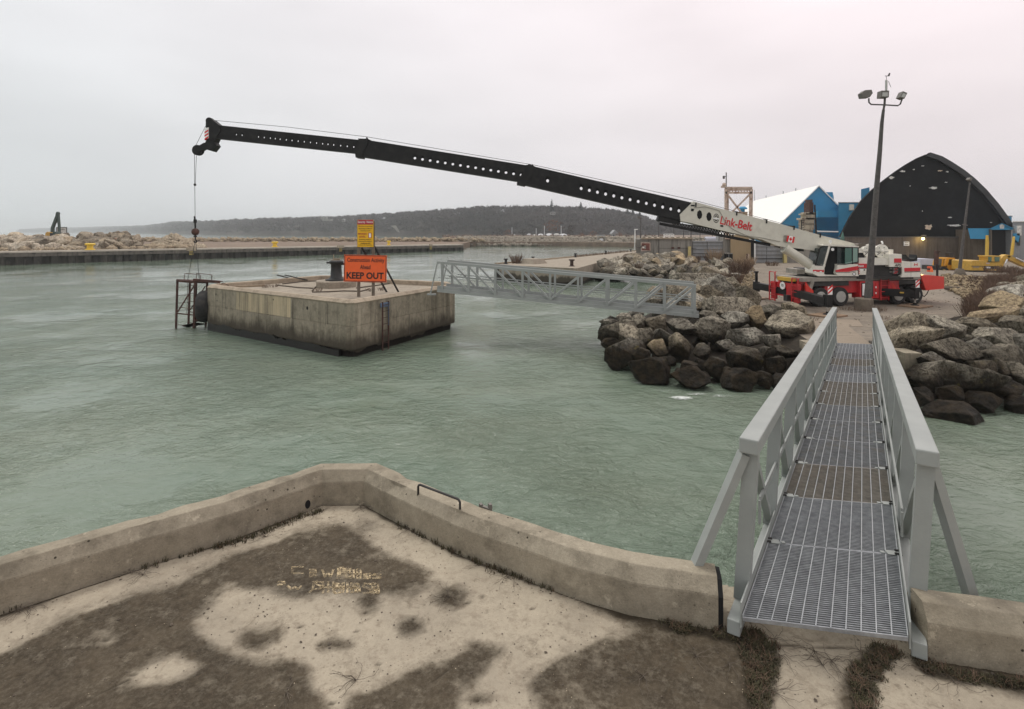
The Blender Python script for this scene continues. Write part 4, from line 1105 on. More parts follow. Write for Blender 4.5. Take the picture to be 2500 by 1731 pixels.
# signs on the block
def signs():
    D = 27.0
    t = thing('warning_sign', 'orange sign reading Construction Activity Ahead KEEP OUT on two grey posts with black back stays', 'sign', (A(892, 720, D).x, D, zb0))
    for x0, x1 in ((872, 880), (907, 916)):
        p = A((x0 + x1) / 2, 540, D + 0.1); MB().box((p.x, D + 0.09, (zb0 + p.z) / 2), (0.14, 0.1, p.z - zb0)).build('post', M_FOOT, t)
    for x0, y0, x1, y1 in ((883, 604, 930, 709), (913, 600, 960, 706)):
        MB().beam(A(x0, y0, D + 0.15), Vector((A(x1, y1, D + 0.9).x, D + 2.2, zb0)), 0.07, 0.07).build('back_stay', M_BLK, t)
    # board, slightly tilted in its plane
    c = A(892, 655.5, D - 0.02); R_ = Matrix.Rotation(R(1.0), 4, 'Y'); xd = R_.to_3x3() @ Vector((1, 0, 0)); up = R_.to_3x3() @ U
    MB().box(c, (2.16, 0.03, 1.36), R_).build('sign_board', M_ORS, t)
    b = MB()
    for s_ in (-1, 1):
        b.box(c + xd * 1.045 * s_ + Vector((0, -0.017, 0)), (0.03, 0.008, 1.30), R_); b.box(c + up * 0.645 * s_ + Vector((0, -0.017, 0)), (2.06, 0.008, 0.03), R_)
    b.build('sign_border', M_INK, t)
    f = c + Vector((0, -0.02, 0))
    text('lettering', 'Construction Activity', f + up * 0.40 + xd * 0.02, 0.27, M_INK, t, xd, up, width=1.88, bold=0.01)
    text('lettering', 'Ahead', f + up * 0.075, 0.22, M_INK, t, xd, up, width=0.52, bold=0.012)
    text('lettering', 'KEEP OUT', f - up * 0.36, 0.34, M_INK, t, xd, up, width=1.88, bold=0.03)
    # yellow notice
    t2 = thing('security_sign', 'yellow and red Security Notice board reading MARSEC LEVEL 1 above the orange sign', 'sign', (A(892, 603, D).x, D, A(892, 603, D).z))
    def rect(x0, y0, x1, y1, d, m, nm, th=0.02): return MB().bpx(x0, y0, x1, y1, D - d, D - d + th).build(nm, m, t2)
    rect(872.5, 536.5, 911.5, 603, 0.02, M_YES, 'sign_board', 0.03)
    rect(872.8, 536.8, 911.2, 548.2, 0.028, M_RES, 'red_header', 0.01)
    P = lambda x, y: A(x, y, D - 0.03)
    text('lettering', 'Security  Notice', P(892, 542.6), 0.15, M_WHT, t2, width=0.76, bold=0.006)
    text('small_print', 'This Port is currently', P(892, 552.8), 0.075, M_INKG, t2, width=0.74, bold=0.008)
    text('small_print', 'operating at Marine', P(892, 558.3), 0.075, M_INKG, t2, width=0.70, bold=0.008)
    text('small_print', 'Security Level', P(892, 563.5), 0.075, M_INKG, t2, width=0.48, bold=0.008)
    text('lettering', 'MARSEC', P(885.5, 570.8), 0.085, M_RES, t2, width=0.45, bold=0.012)
    text('lettering', 'LEVEL', P(885, 577.8), 0.085, M_RES, t2, width=0.33, bold=0.012)
    rect(899.2, 568, 907, 581, 0.028, M_RES, 'number_panel', 0.01)
    text('number', '1', P(903.2, 574.6), 0.21, M_WHT, t2, width=0.10, bold=0.03)
    for i, s_ in enumerate(('Boarding a vessel or', 'entering this facility is', 'considered valid', 'consent for inspection')):
        text('small_print', s_, P(892, 584.8 + i * 4.5), 0.062, M_INKG, t2, width=(0.62, 0.68, 0.48, 0.70)[i], bold=0.008)
signs()

# rusty ladder tower hanging beside the block
def tower():
    D = 31.0
    t = thing('ladder_tower', 'rusty steel ladder tower with a platform slung beside the left end of the mooring block', 'ladder tower', (A(455, 806, D).x, D, 0))
    dk = Vector((0.25, 1.5, 0))
    def c(x, y): return (410 + x / 7.98, 640 + y / 7.98)
    FLp = [A(*c(185, 355), D), A(*c(155, 1345), D)]
    FRp = [A(*c(540, 395), D), A(*c(510, 1365), D)]
    BLp = [A(*c(430, 388), D + 1.4), A(*c(397, 1200), D + 1.4)]
    BRp = [A(*c(765, 400), D + 0.5), A(*c(732, 1290), D + 0.5)]
    for (p, q), w_ in ((FLp, .09), (FRp, .13), (BLp, .09), (BRp, .09)):
        q = q.copy(); q.z = -0.3
        MB().beam(p, q, w_, w_, up=(0, 1, 0)).build('leg', M_RUST, t)
    b = MB(); b.beam(A(*c(178, 362), D), A(*c(545, 392), D), 0.12, 0.12); b.beam(A(*c(500, 345), D - 0.05), A(*c(1010, 385), D + 0.1), 0.16, 0.14)
    b.beam(A(*c(250, 345), D + .5), A(*c(510, 352), D + 1.2), 0.9, 0.06); b.beam(A(*c(500, 352), D + .7), A(*c(990, 385), D + .7), 0.9, 0.05)
    b.beam(BLp[0], BRp[0], 0.08, 0.08)
    b.build('top_platform', M_RUST, t)
    b = MB()
    for y0, y1 in ((490, 478), (652, 630), (800, 776), (946, 926), (1216, 1238)): b.beam(A(*c(185, y0), D), A(*c(405, y1), D + 1.4) if y0 < 1000 else A(*c(330, y1), D), 0.025, 0.025)
    for y0, y1 in ((450, 450), (603, 610), (762, 768), (850, 858), (905, 912), (965, 978), (1178, 1188)): b.beam(A(*c(400, y0), D + 1.4), A(*c(520, y1), D), 0.03, 0.03)
    b.beam(A(*c(185, 998), D), A(*c(515, 1032), D), 0.06, 0.06); b.beam(A(*c(190, 876), D), A(*c(515, 910), D), 0.03, 0.03)
    b.beam(A(*c(405, 965), D + .6), A(*c(590, 985), D + .3), 0.05, 0.05); b.cyl(A(*c(505, 1140), D), A(*c(650, 1112), D + .2), 0.10, 8)
    b.build('rungs', M_RUST, t)
    b = MB(); b.beam(A(*c(190, 970), D), A(*c(535, 420), D), 0.06, 0.06); b.beam(A(*c(415, 950), D + 1), A(*c(540, 780), D + .2), 0.05, 0.05); b.beam(A(*c(670, 560), D + .5), A(*c(725, 470), D + .5), 0.05, 0.05)
    b.beam(A(*c(545, 745), D + .3), A(*c(600, 650), D + .5), .04, .04)
    b.build('diagonal_braces', M_RUST, t)
    b = MB(); b.tube([A(*c(388, 400), D + 1.2), A(*c(368, 1010), D + 1.2)], 0.015, 5)
    for lp_ in ([(315, 345), (328, 218), (600, 238), (632, 255), (628, 345)], [(552, 340), (556, 215), (835, 240), (856, 262), (850, 370)]):
        b.tube([A(*c(x, y), D + 0.4) for x, y in lp_], 0.022, 6)
    b.build('guard_hoops', M_RUST, t)
    tag(MB().prism([A(*c(x, y), D + .3) for x, y in ((280, 1228), (540, 1175), (720, 1195), (380, 1250))], (0, 0, -0.06)).build('wooden_plank', M_WOOD), 'brown plank laid across the foot of the ladder tower', 'plank')
    # big tyre fender
    cc = A(505, 746, 31.3)
    cc = Vector((-17.86, 30.95, cc.z))
    t = thing('tyre_fender', 'large black tyre fender hanging between the ladder tower and the mooring block', 'fender', tuple(cc))
    axn = Vector((-1, -0.35, 0)).normalized()
    pr = [(0.45, -0.30), (0.75, -0.33), (0.88, -0.24), (0.93, 0.0), (0.88, 0.24), (0.74, 0.36), (0.52, 0.34), (0.42, 0.22)]
    b = MB(); b.lathe(cc, pr, axn, n=36); b.build('tyre', M_RUB, t, smooth=True)
    MB().tube([cc + U * 0.9, Vector((-16.9, 31.2, ZB + 0.02)), Vector((-16.5, 31.0, ZB - 0.1))], 0.02, 5).build('chain', M_RUST, t)
    # rope line drooping from the block
tower()

# ================================================================== LAND
def land(name, poly, z, m, kind='structure', z0=-0.6):
    b = MB(); b.prism([(x, y, z0) for x, y in poly], (0, 0, z - z0)); return struct(name, b, m)
# right shore yard
crest = [(11.55, 20.2), (12.2, 23.0), (12.4, 26.5), (12.0, 30.0), (12.4, 34.5), (14.0, 39.0), (16.5, 44.0), (19.0, 50.0), (21.0, 56.0), (22.5, 64.0), (21.5, 70.5), (17.0, 76.5), (15.0, 78.5)]
wedge = [(10.9, 18.4), (8.4, 18.2), (6.3, 18.4), (4.9, 19.3), (3.9, 21.5), (3.8, 25.0), (4.4, 29.0), (5.3, 33.0), (8.2, 37.8), (12.0, 42.5), (16.0, 52.5), (17.8, 60.5), (15.0, 68.0), (12.0, 69.5)]
crest_r = [(13.75, 20.0), (14.6, 20.6), (16.6, 22.2), (19.0, 24.5), (22.5, 27.0), (27.0, 29.0), (34.0, 30.0), (60.0, 30.0)]
wedge_r = [(13.4, 18.6), (13.2, 17.3), (13.6, 16.2), (14.6, 15.8), (16.8, 16.4), (20.0, 18.0), (30.0, 20.0), (60.0, 20.0)]
yard = [(11.55, 20.2)] + crest[1:] + [(14.0, 79.0), (16.0, 88.0), (24.5, 103.0), (45.0, 135.0), (70.0, 175.0), (400, 185), (600, 185), (600, 25)] + crest_r[::-1]
land('yard_ground', yard, 1.3, M_LOT)
# quay apron
quay = [(-1.4, 60.7), (6.7, 54.7), (11.9, 68.8), (15.5, 76.0), (19.0, 90.0), (26.0, 104.5), (22.6, 101.8), (11.3, 82.6), (3.4, 69.8), (-1.9, 61.8)]
t = thing('concrete_quay', 'low pale concrete quay with bollards beyond the second gangway', 'quay', (5, 65, 0))
b = MB(); b.prism([(x, y, -0.5) for x, y in quay], (0, 0, 1.85 + 0.5)); b.build('quay_body', M_QUAY, t)
qk = [Vector((x, y, 1.85)) for x, y in quay]
b = MB()
for i, (p, q) in enumerate(zip(qk[5:9], qk[6:10])): b.beam(p + U * 0.06, q + U * 0.06, 0.35, 0.16)
b.build('timber_kerb', M_WOOD, t)
MB().box(A(1213, 668, 61.2) + Vector((0, 0, 0)), (0.5, 0.6, 1.9)).build('corner_fender', M_BLK2, t)
# sloping embankments under the rocks
def strip(a, b_, name, top=1.28, bot=-0.7):
    n = 48; vs = []; fs = []; K = 7
    def samp(l, f):
        L = [0.0]
        for p, q in zip(l[:-1], l[1:]): L.append(L[-1] + math.dist(p, q))
        s_ = f * L[-1]
        for i in range(len(l) - 1):
            if s_ <= L[i + 1] + 1e-6:
                u_ = (s_ - L[i]) / max(1e-6, L[i + 1] - L[i]); return (l[i][0] + (l[i + 1][0] - l[i][0]) * u_, l[i][1] + (l[i + 1][1] - l[i][1]) * u_)
    for i in range(n + 1):
        p, q = samp(a, i / n), samp(b_, i / n)
        for k in range(K + 1):
            f = k / K; x, y = p[0] + (q[0] - p[0]) * f, p[1] + (q[1] - p[1]) * f
            z = top + (bot - top) * f ** 0.9 + (0.25 * noise.noise(Vector((x, y, 1))) if 0 < k < K else 0)
            vs.append((x, y, z))
    for i in range(n):
        for k in range(K): fs.append((i * (K + 1) + k, i * (K + 1) + k + 1, (i + 1) * (K + 1) + k + 1, (i + 1) * (K + 1) + k))
    b = MB(); b.add(vs, fs); struct(name, b, M_EARTH)
strip(crest, wedge, 'embankment'); strip(crest_r, wedge_r, 'embankment')
# abutment under the shore end of the gangway
t = thing('abutment', 'dark concrete abutment carrying the shore end of the foreground gangway', 'abutment', (12.6, 20.0, 0))
def slab(pts, z0, z1): return MB().prism([(x, y, z0) for x, y in pts], (0, 0, z1 - z0))
slab([(11.2, 19.35), (14.0, 18.9), (14.35, 20.9), (11.5, 21.3)], -0.4, 1.285).build('abutment_block', M_BLOCK, t)
for nm, x0, x1, y in (('wing_post', 13.55, 14.1, 18.6), ('wing_post', 10.85, 11.3, 19.3)):
    slab([(x0, y - 0.25), (x1, y - 0.3), (x1, y + 0.5), (x0, y + 0.6)], -0.4, 1.42).build(nm, M_BLOCK, t)
slab([(13.55, 18.9), (13.75, 18.9), (14.0, 20.6), (13.8, 20.6)], 0.6, 1.40).build('side_beam', M_DARKC, t)
# concrete approach slabs
b = MB()
P4 = [[(11.75, 19.75), (13.35, 19.45), (14.35, 21.9), (12.75, 22.2)], [(12.76, 22.22), (14.36, 21.92), (15.3, 24.2), (13.6, 24.6)], [(12.6, 24.65), (15.9, 24.1), (16.9, 26.0), (13.2, 26.6)]]
for q in P4: b.prism([(x, y, 1.30) for x, y in q], (0, 0, 0.012 + 0.0))
b2 = struct('path', b, concrete('approach slab concrete', (0.34, 0.285, 0.22), (0.25, 0.205, 0.16), pits=False))

# ---- far pier (left) with sheet piling
def pier():
    a, e_ = Vector((-125.0, 49.8, 0)), Vector((-14.6, 158.5, 0)); d = (e_ - a).normalized(); n_ = Vector((d.y, -d.x, 0)); L = (e_ - a).length
    t = thing('sheet_pile_pier', 'long low pier with pale concrete cap and dark steel sheet piling across the harbour', 'pier', tuple(a))
    def zt(s_): return 2.55 - 0.65 * (s_ / L)
    # corrugated piling
    b = MB(); vs = []; fs = []; k = 0; s_ = 0.0; pts = []
    while s_ < L:
        pts += [(s_, 0.0), (s_ + 0.9, 0.0), (s_ + 1.15, -0.5), (s_ + 2.05, -0.5), (s_ + 2.3, 0)]; s_ += 2.3
    for s_, o in pts:
        p = a + d * min(s_, L) + n_ * o; vs += [(p.x, p.y, -0.5), (p.x, p.y, zt(s_) - 0.9)]
    for i in range(len(pts) - 1): fs.append((2 * i, 2 * i + 2, 2 * i + 3, 2 * i + 1))
    b.add(vs, fs); b.build('sheet_piling', mat('tarred sheet piling', (0.035, 0.032, 0.026), 0.8, 0, 0.5, 0.5, dirt=(0.10, 0.09, 0.075), dscale=0.7, damt=0.8, stretch=(1, 1, 0.3)), t)
    b = MB(); N = 60
    def sec(o0, o1, h0, h1, m, nm):
        b = MB()
        for i in range(N):
            s0, s1 = L * i / N, L * (i + 1) / N
            p0, p1 = a + d * s0, a + d * s1; z0, z1 = zt(s0), zt(s1)
            b.add([p0 + n_ * o0 + U * (z0 + h0), p1 + n_ * o0 + U * (z1 + h0), p1 + n_ * o0 + U * (z1 + h1), p0 + n_ * o0 + U * (z0 + h1),
                   p0 - n_ * o1 + U * (z0 + h0), p1 - n_ * o1 + U * (z1 + h0), p1 - n_ * o1 + U * (z1 + h1), p0 - n_ * o1 + U * (z0 + h1)],
                  [(0, 1, 2, 3), (3, 2, 6, 7), (1, 0, 4, 5), (5, 4, 7, 6), (1, 5, 6, 2), (0, 3, 7, 4)])
        b.build(nm, m, t)
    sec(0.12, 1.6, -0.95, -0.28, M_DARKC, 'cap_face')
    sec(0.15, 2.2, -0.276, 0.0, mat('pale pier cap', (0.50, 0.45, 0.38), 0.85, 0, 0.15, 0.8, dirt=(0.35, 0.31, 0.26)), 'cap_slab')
    b = MB(); s_ = 2
    while s_ < L: b.box(a + d * s_ + n_ * 0.2 + U * (zt(s_) - 0.38), (0.5, 0.12, 0.14), rotz(math.atan2(d.y, d.x))); s_ += 3.4
    b.build('fender_blocks', M_BLK2, t)
    # end face
    MB().prism([e_ + n_ * 0.1 + U * -0.5, e_ + n_ * 0.1 + U * 1.0, e_ - n_ * 12 + U * 1.0, e_ - n_ * 12 + U * -0.5], d * 0.3).build('end_wall', M_DARKC, t)
    # yellow ladders / bollards, concrete step
    def at(px):
        r_ = (px - CX) / F; # solve for s
        s_ = (a.x - r_ * a.y) / (r_ * d.y - d.x); return s_, a + d * s_
    for px, lb in ((466, 'yellow ladder on the pale concrete block of the far pier, left one of three'), (830, 'yellow ladder recess on the far pier behind the yellow notice'), (1050, 'yellow ladder near the right end of the far pier')):
        s_, p = at(px)
        tt = thing('pier_ladder', lb, 'ladder', (p.x, p.y, 0))
        MB().box(p + n_ * 0.35 + U * (zt(s_) - 0.75), (0.7, 0.1, 1.1), rotz(math.atan2(d.y, d.x))).build('ladder_frame', mat('dull yellow steel', (0.35, 0.27, 0.08), 0.7, 0, 0.4, 2), tt)
        b = MB()
        for q in range(3): b.box(p + n_ * 0.41 + U * (zt(s_) - 0.45 - 0.28 * q), (0.5, 0.05, 0.1), rotz(math.atan2(d.y, d.x)))
        b.build('rung_gaps', M_BLK2, tt)
        MB().box(p + n_ * 0.3 + U * (zt(s_) + -0.1), (1.7 if px != 1050 else 0.9, 0.5, 0.7), rotz(math.atan2(d.y, d.x))).build('ladder_block', M_BLOCKTOP, tt)
    for px, r_, lb in ((222, 0.5, 'fat yellow bollard on the far pier in front of the rock heaps'), (676, 0.45, 'yellow bollard on the far pier left of the signs'), (955, 0.35, 'small yellow bollard on the far pier right of the signs')):
        s_, p = at(px); p = p - n_ * 1.2; z = zt(s_)
        t2 = thing('yellow_bollard', lb, 'bollard', (p.x, p.y, z))
        b = MB(); b.lathe(p + U * z, [(r_ * 1.6, 0), (r_ * 1.6, 0.1), (r_, 0.25), (r_ * 0.95, 0.8), (r_ * 1.6, 0.95), (r_ * 1.6, 1.15), (r_ * 1.2, 1.25)], n=12); b.build('bollard_body', mat('bollard yellow', (0.72, 0.48, 0.04), 0.6, 0, 0.1, 1), t2)
    return a, e_, d, n_, zt
pa, pe, pd, pn, pzt = pier()
spit = [(-128, 52), (-16.5, 159.8), (-16, 205), (0, 208), (19, 205), (43, 191), (60, 187), (400, 187), (600, 187), (800, 700), (60, 620), (-10, 280), (-50, 235), (-110, 225), (-420, 200), (-420, 60)]
land('spit_ground', spit, 1.75, M_SPIT)
# ================================================================== ROCKS
def ico(sub_):
    import bmesh
    bm = bmesh.new(); bmesh.ops.create_icosphere(bm, subdivisions=sub_, radius=1.0)
    V = np.array([v.co[:] for v in bm.verts]); Fc = np.array([[v.index for v in f.verts] for f in bm.faces]); bm.free()
    return V, Fc
_ICO = {4: ico(5), 3: ico(3), 2: ico(2)}
def rock_mesh(name, seed, lvl=4, rough=1.0, m=None, ncut=17, sh=(1, 1, 1)):
    r = np.random.default_rng(seed); V, Fc = _ICO[lvl]; V = V.copy()
    D = V / np.linalg.norm(V, axis=1)[:, None]
    rad = np.full(len(V), 1.0)
    rad *= 1.35
    axs = np.linalg.qr(r.normal(0, 1, (3, 3)))[0]
    for q_ in range(ncut):
        if q_ < 6: n_ = axs[q_ // 2] * (1 if q_ % 2 else -1) + r.normal(0, 0.16, 3); d = r.uniform(0.62, 0.86)
        else: n_ = r.normal(0, 1, 3); d = r.uniform(0.68, 1.0)
        n_ /= np.linalg.norm(n_)
        dt = D @ n_; hit = dt > 1e-3
        lim = np.where(hit, d / np.maximum(dt, 1e-3), 9)
        rad = np.minimum(rad, lim)
    off = r.uniform(-50, 50, 3)
    o = np.array([noise.noise(Vector(tuple(p * 1.6 + off))) * 0.06 + noise.noise(Vector(tuple(p * 4.2 + off))) * 0.035 + (noise.noise(Vector(tuple(p * 10 + off))) * 0.016 if lvl == 4 else 0) for p in D * rad[:, None]])
    V = D * (rad + o * rough)[:, None] * np.array(sh)
    mn, mx = V.min(0), V.max(0); V = (V - (mn + mx) / 2) / (mx - mn)      # unit bounding box
    me = bpy.data.meshes.new(name)
    me.from_pydata(V.tolist(), [], Fc.tolist()); me.materials.append(m or M_ROCK)
    if lvl == 4: me.polygons.foreach_set('use_smooth', [True] * len(Fc))
    me.update(); return me
RK = [rock_mesh('boulder', s, 4, 1.0, M_ROCK) for s in range(11)]
RKB = [rock_mesh('boulder', 50 + s, 4, 1.0, M_ROCKB, 9) for s in range(3)]
RKF = [rock_mesh('boulder', 30 + s, 3, 1.0, M_ROCK) for s in range(6)]
RKS = [rock_mesh('boulder', 70 + s, 3, 1.0, M_ROCK) for s in range(6)]
RKP = [rock_mesh('boulder', 90 + s, 3, 1.0, M_ROCKP) for s in range(8)]
rr_ = random.Random(21)
def rock(me, c, size, rot=None, label=None, group=None, name='boulder'):
    o = bpy.data.objects.new(name, me); COL.objects.link(o); o.location = c; o.scale = size
    o.rotation_euler = rot if rot else (rr_.uniform(-.4, .4), rr_.uniform(-.4, .4), rr_.uniform(0, 6.28))
    return tag(o, label, 'boulder', group)
LEFT = [  # cx, cy, w, h in a 3.842x crop at (1400,620); tilt (deg, in the picture), kind, label
 (1500, 535, 460, 240, 5, 'n', 'large flat topped grey boulder at the second gangway end, below the red crane bumper'),
 (1735, 612, 190, 240, 15, 'b', 'bright cream boulder standing upright among grey ones below the crane'),
 (1560, 625, 230, 180, -20, 'n', 'grey angular boulder just left of the bright cream one'),
 (1640, 795, 350, 200, 3, 'n', 'big rounded dark boulder directly below the bright cream one'),
 (1880, 560, 270, 170, -15, 'n', 'slanting layered boulder right of the bright cream one'),
 (2085, 680, 450, 290, 12, 'n', 'very large sloping boulder left of the far end of the gangway'),
 (2090, 535, 250, 140, 25, 'n', 'brown lichen covered boulder lying on top of the very large sloping one'),
 (1890, 825, 170, 150, 0, 'n', 'round grey boulder below the very large sloping one'),
 (1010, 690, 300, 160, 5, 'n', 'long pale grey boulder right under the shore end of the second gangway'),
 (1290, 715, 350, 240, -8, 'n', 'massive pale ridged boulder below the shore end of the second gangway'),
 (1280, 585, 170, 90, 10, 'n', 'small cream rock by the foot of the second gangway'),
 (690, 810, 150, 210, 0, 'n', 'upright grey oval boulder in the lower heap, left of the striped one'),
 (850, 785, 200, 160, 10, 'n', 'rounded grey boulder above the striped pale one'),
 (812, 905, 200, 180, 10, 'b', 'pale striped boulder low in the heap beside the water'),
 (500, 950, 400, 260, -12, 'n', 'broad dark wet boulder at the left end of the heap in the water'),
 (1020, 880, 210, 270, -20, 'n', 'dark leaning boulder in the middle of the lower heap'),
 (1225, 920, 170, 140, 0, 'n', 'small brown stained boulder in a dark gap of the heap'),
 (1620, 1000, 350, 240, 15, 'n', 'large black rounded boulder low in the heap near the gangway'),
 (750, 1110, 390, 260, -10, 'n', 'big brown wet boulder at the waterline above the white splash'),
 (1110, 1190, 350, 250, -5, 'n', 'brown wet boulder at the waterline, right of the one above the white splash'),
 (1350, 1080, 200, 210, 0, 'n', 'dark brown boulder between two wet ones in the lower heap'),
 (1590, 1210, 320, 230, -18, 'n', 'slanting brown boulder at the waterline left of the gangway handrail'),
 (1930, 1070, 170, 200, 0, 'n', 'dark boulder in the shade beside the gangway handrail'),
 (1850, 940, 170, 140, 0, 'n', 'grey black mottled boulder beside the gangway, below the round grey one'),
 (2020, 930, 200, 120, 0, 'n', 'flat dark boulder against the left side of the abutment'),
 (420, 740, 370, 190, -18, 'n', 'black wet boulder at the far left tip of the heap'),
 (340, 632, 190, 46, 0, 'n', 'flat black rock awash off the left tip of the heap'),
 (620, 640, 190, 130, 0, 'n', 'dark grey boulder under the middle of the second gangway'),
 (480, 600, 150, 90, 0, 'n', 'small black boulder under the second gangway near the water'),
 (790, 660, 230, 160, -10, 'n', 'black boulder half hidden under the second gangway'),
 (1090, 1060, 160, 100, 0, 'b', 'yellowish mossy rock wedged above the brown wet boulders'),
 (640, 960, 160, 150, 0, 'n', 'small dark boulder behind the broad wet one'),
 (360, 850, 180, 110, 0, 'n', 'low dark boulder at the left edge of the heap near the water'),
 (1200, 255, 520, 150, 2, 'n', 'long pale slab lying over the top of the heap behind the gangway end'),
 (1370, 360, 300, 290, 20, 'n', 'huge pale crumbly boulder behind the end of the second gangway'),
 (1010, 410, 150, 130, 0, 'n', 'small pale boulder seen through the second gangway'),
 (1110, 500, 230, 120, 0, 'n', 'grey boulder behind the last bay of the second gangway'),
 (780, 430, 260, 80, -10, 'n', 'dark low slab seen through the second gangway'),
 (930, 470, 110, 100, 0, 'n', 'small dark boulder seen through the second gangway'),
 (1310, 190, 240, 120, 15, 'b', 'cream yellow boulder on the crest behind the long pale slab'),
 (1660, 420, 260, 150, 30, 'n', 'brown earthy mound of rock in front of the left outrigger'),
 (1440, 870, 180, 130, 0, 'n', 'dark boulder in the gap below the massive ridged one'),
 (1780, 1180, 180, 150, 0, 'n', 'black wet boulder at the waterline next to the gangway'),
 (2010, 1230, 260, 170, 0, 'n', 'black wet boulder under the gangway handrail'),
 (900, 1020, 130, 100, 0, 'n', 'small black rock between the striped boulder and the wet ones'),
 (1480, 1130, 140, 140, 0, 'n', 'small black rock left of the slanting brown one'),
 (570, 790, 280, 200, 10, 'n', 'dark boulder behind the upright grey oval one near the left tip'),
]
WL = [(1400, 800), (1440, 815), (1481, 885), (1551, 940), (1650, 962), (1777, 968), (1880, 965), (2000, 950)]
TL = [(1400, 770), (1465, 760), (1550, 748), (1640, 735), (1740, 720), (1850, 738), (2000, 770)]
def li(L, x):
    if x <= L[0][0]: return L[0][1]
    for (x0, y0), (x1, y1) in zip(L[:-1], L[1:]):
        if x <= x1: return y0 + (y1 - y0) * (x - x0) / (x1 - x0)
    return L[-1][1]
def place(px, py, wl, tl, ztop=1.95):
    yw, yt = li(wl, px), li(tl, px)
    z = ztop * min(1.15, max(-0.08, (yw - py) / (yw - yt)))
    return G(px, py, z)
def hero(lst, sc, ox, oy, wl, tl, group, ztop):
    for i, (cx_, cy_, w_, h_, ti, kd, lb) in enumerate(lst):
        px, py = ox + cx_ / sc, oy + cy_ / sc
        if py < 690 and px < 1830:   # crest rocks further back
            c = G(px, py, 1.9)
            if c.y > 48: c = G(px, py, 2.2)
        else: c = place(px, py, wl, tl, ztop)
        k_ = 1.14 if sc > 4 else 1.07; W = w_ / sc / F * c.y * k_; Hh = h_ / sc / F * c.y * k_
        me = (RKB if kd == 'b' else RK)[i % (3 if kd == 'b' else len(RK))]
        # the long axis turned a little in depth
        rock(me, c + Vector((0, 0.28 * min(W, Hh), 0)), (W, min(W, Hh * 1.25, 1.7), Hh), (rr_.uniform(-.15, .15), R(ti), rr_.uniform(-.25, .25)), lb, group)
hero(LEFT, 3.842, 1400, 620, WL, TL, 'riprap boulders left of the foreground gangway', 1.95)
RIGHT = [
 (400, 365, 440, 250, -20, 'n', 'dark streaked boulder right beside the gangway handrail on the right shore'),
 (470, 470, 500, 240, -22, 'n', 'layered grey boulder leaning on the abutment post'),
 (870, 385, 340, 260, 5, 'n', 'pale fissured boulder between the layered ones on the right shore'),
 (700, 320, 200, 140, 0, 'b', 'cream topped boulder on the crest of the right shore'),
 (1190, 345, 420, 170, 5, 'n', 'long layered boulder on the crest, right of the pale fissured one'),
 (1330, 240, 500, 150, -12, 'b', 'long pale boulder lying on the right crest'),
 (1560, 330, 260, 190, 5, 'n', 'rounded pale boulder at the right edge of the crest'),
 (1480, 100, 400, 230, -15, 'b', 'large smooth cream boulder at the right edge behind the brush'),
 (870, 630, 660, 290, 4, 'n', 'very broad brown boulder in the middle of the right heap'),
 (1200, 600, 240, 230, 20, 'n', 'dark pointed boulder behind the very broad brown one'),
 (1440, 500, 520, 240, 8, 'n', 'large rounded brown boulder at the right edge of the picture'),
 (1480, 745, 430, 320, -10, 'n', 'big domed reddish boulder on the right, above the grey peaked one'),
 (950, 905, 790, 310, 3, 'n', 'widest blocky boulder with a flat top, low on the right shore'),
 (1460, 1020, 430, 310, 0, 'n', 'grey peaked boulder low at the right edge of the picture'),
 (880, 1080, 270, 170, 0, 'n', 'dark wet boulder wedged under the widest blocky one'),
 (1010, 1360, 520, 330, 8, 'n', 'isolated rounded brown boulder standing in the swell on the right'),
 (700, 1290, 190, 220, 35, 'n', 'black slab awash left of the isolated brown boulder'),
 (1640, 1230, 260, 240, 0, 'n', 'black wet boulder at the right edge just above the swell'),
 (1540, 1460, 180, 90, 0, 'n', 'small black rock awash at the right edge'),
 (650, 720, 260, 180, 0, 'n', 'black shaded boulder beside the abutment post'),
 (620, 950, 260, 240, 0, 'n', 'black wet boulder below the abutment post'),
 (1240, 1180, 320, 200, 0, 'n', 'black wet boulder behind the isolated brown one'),
 (1250, 820, 230, 190, 0, 'n', 'dark small boulder between the blocky and the domed ones'),
 (1690, 560, 260, 260, 0, 'n', 'boulder cut off by the right edge beside the large rounded one'),
 (1700, 900, 240, 260, 0, 'n', 'boulder cut off by the right edge beside the grey peaked one'),
 (560, 1130, 240, 220, 0, 'n', 'black wet boulder in the shade right of the gangway handrail'),
]
WR = [(2180, 1010), (2260, 1020), (2360, 1030), (2440, 1015), (2560, 1010)]
TR = [(2180, 790), (2300, 780), (2400, 770), (2560, 765)]
hero(RIGHT, 4.433, 2130, 720, WR, TR, 'riprap boulders right of the foreground gangway', 2.1)
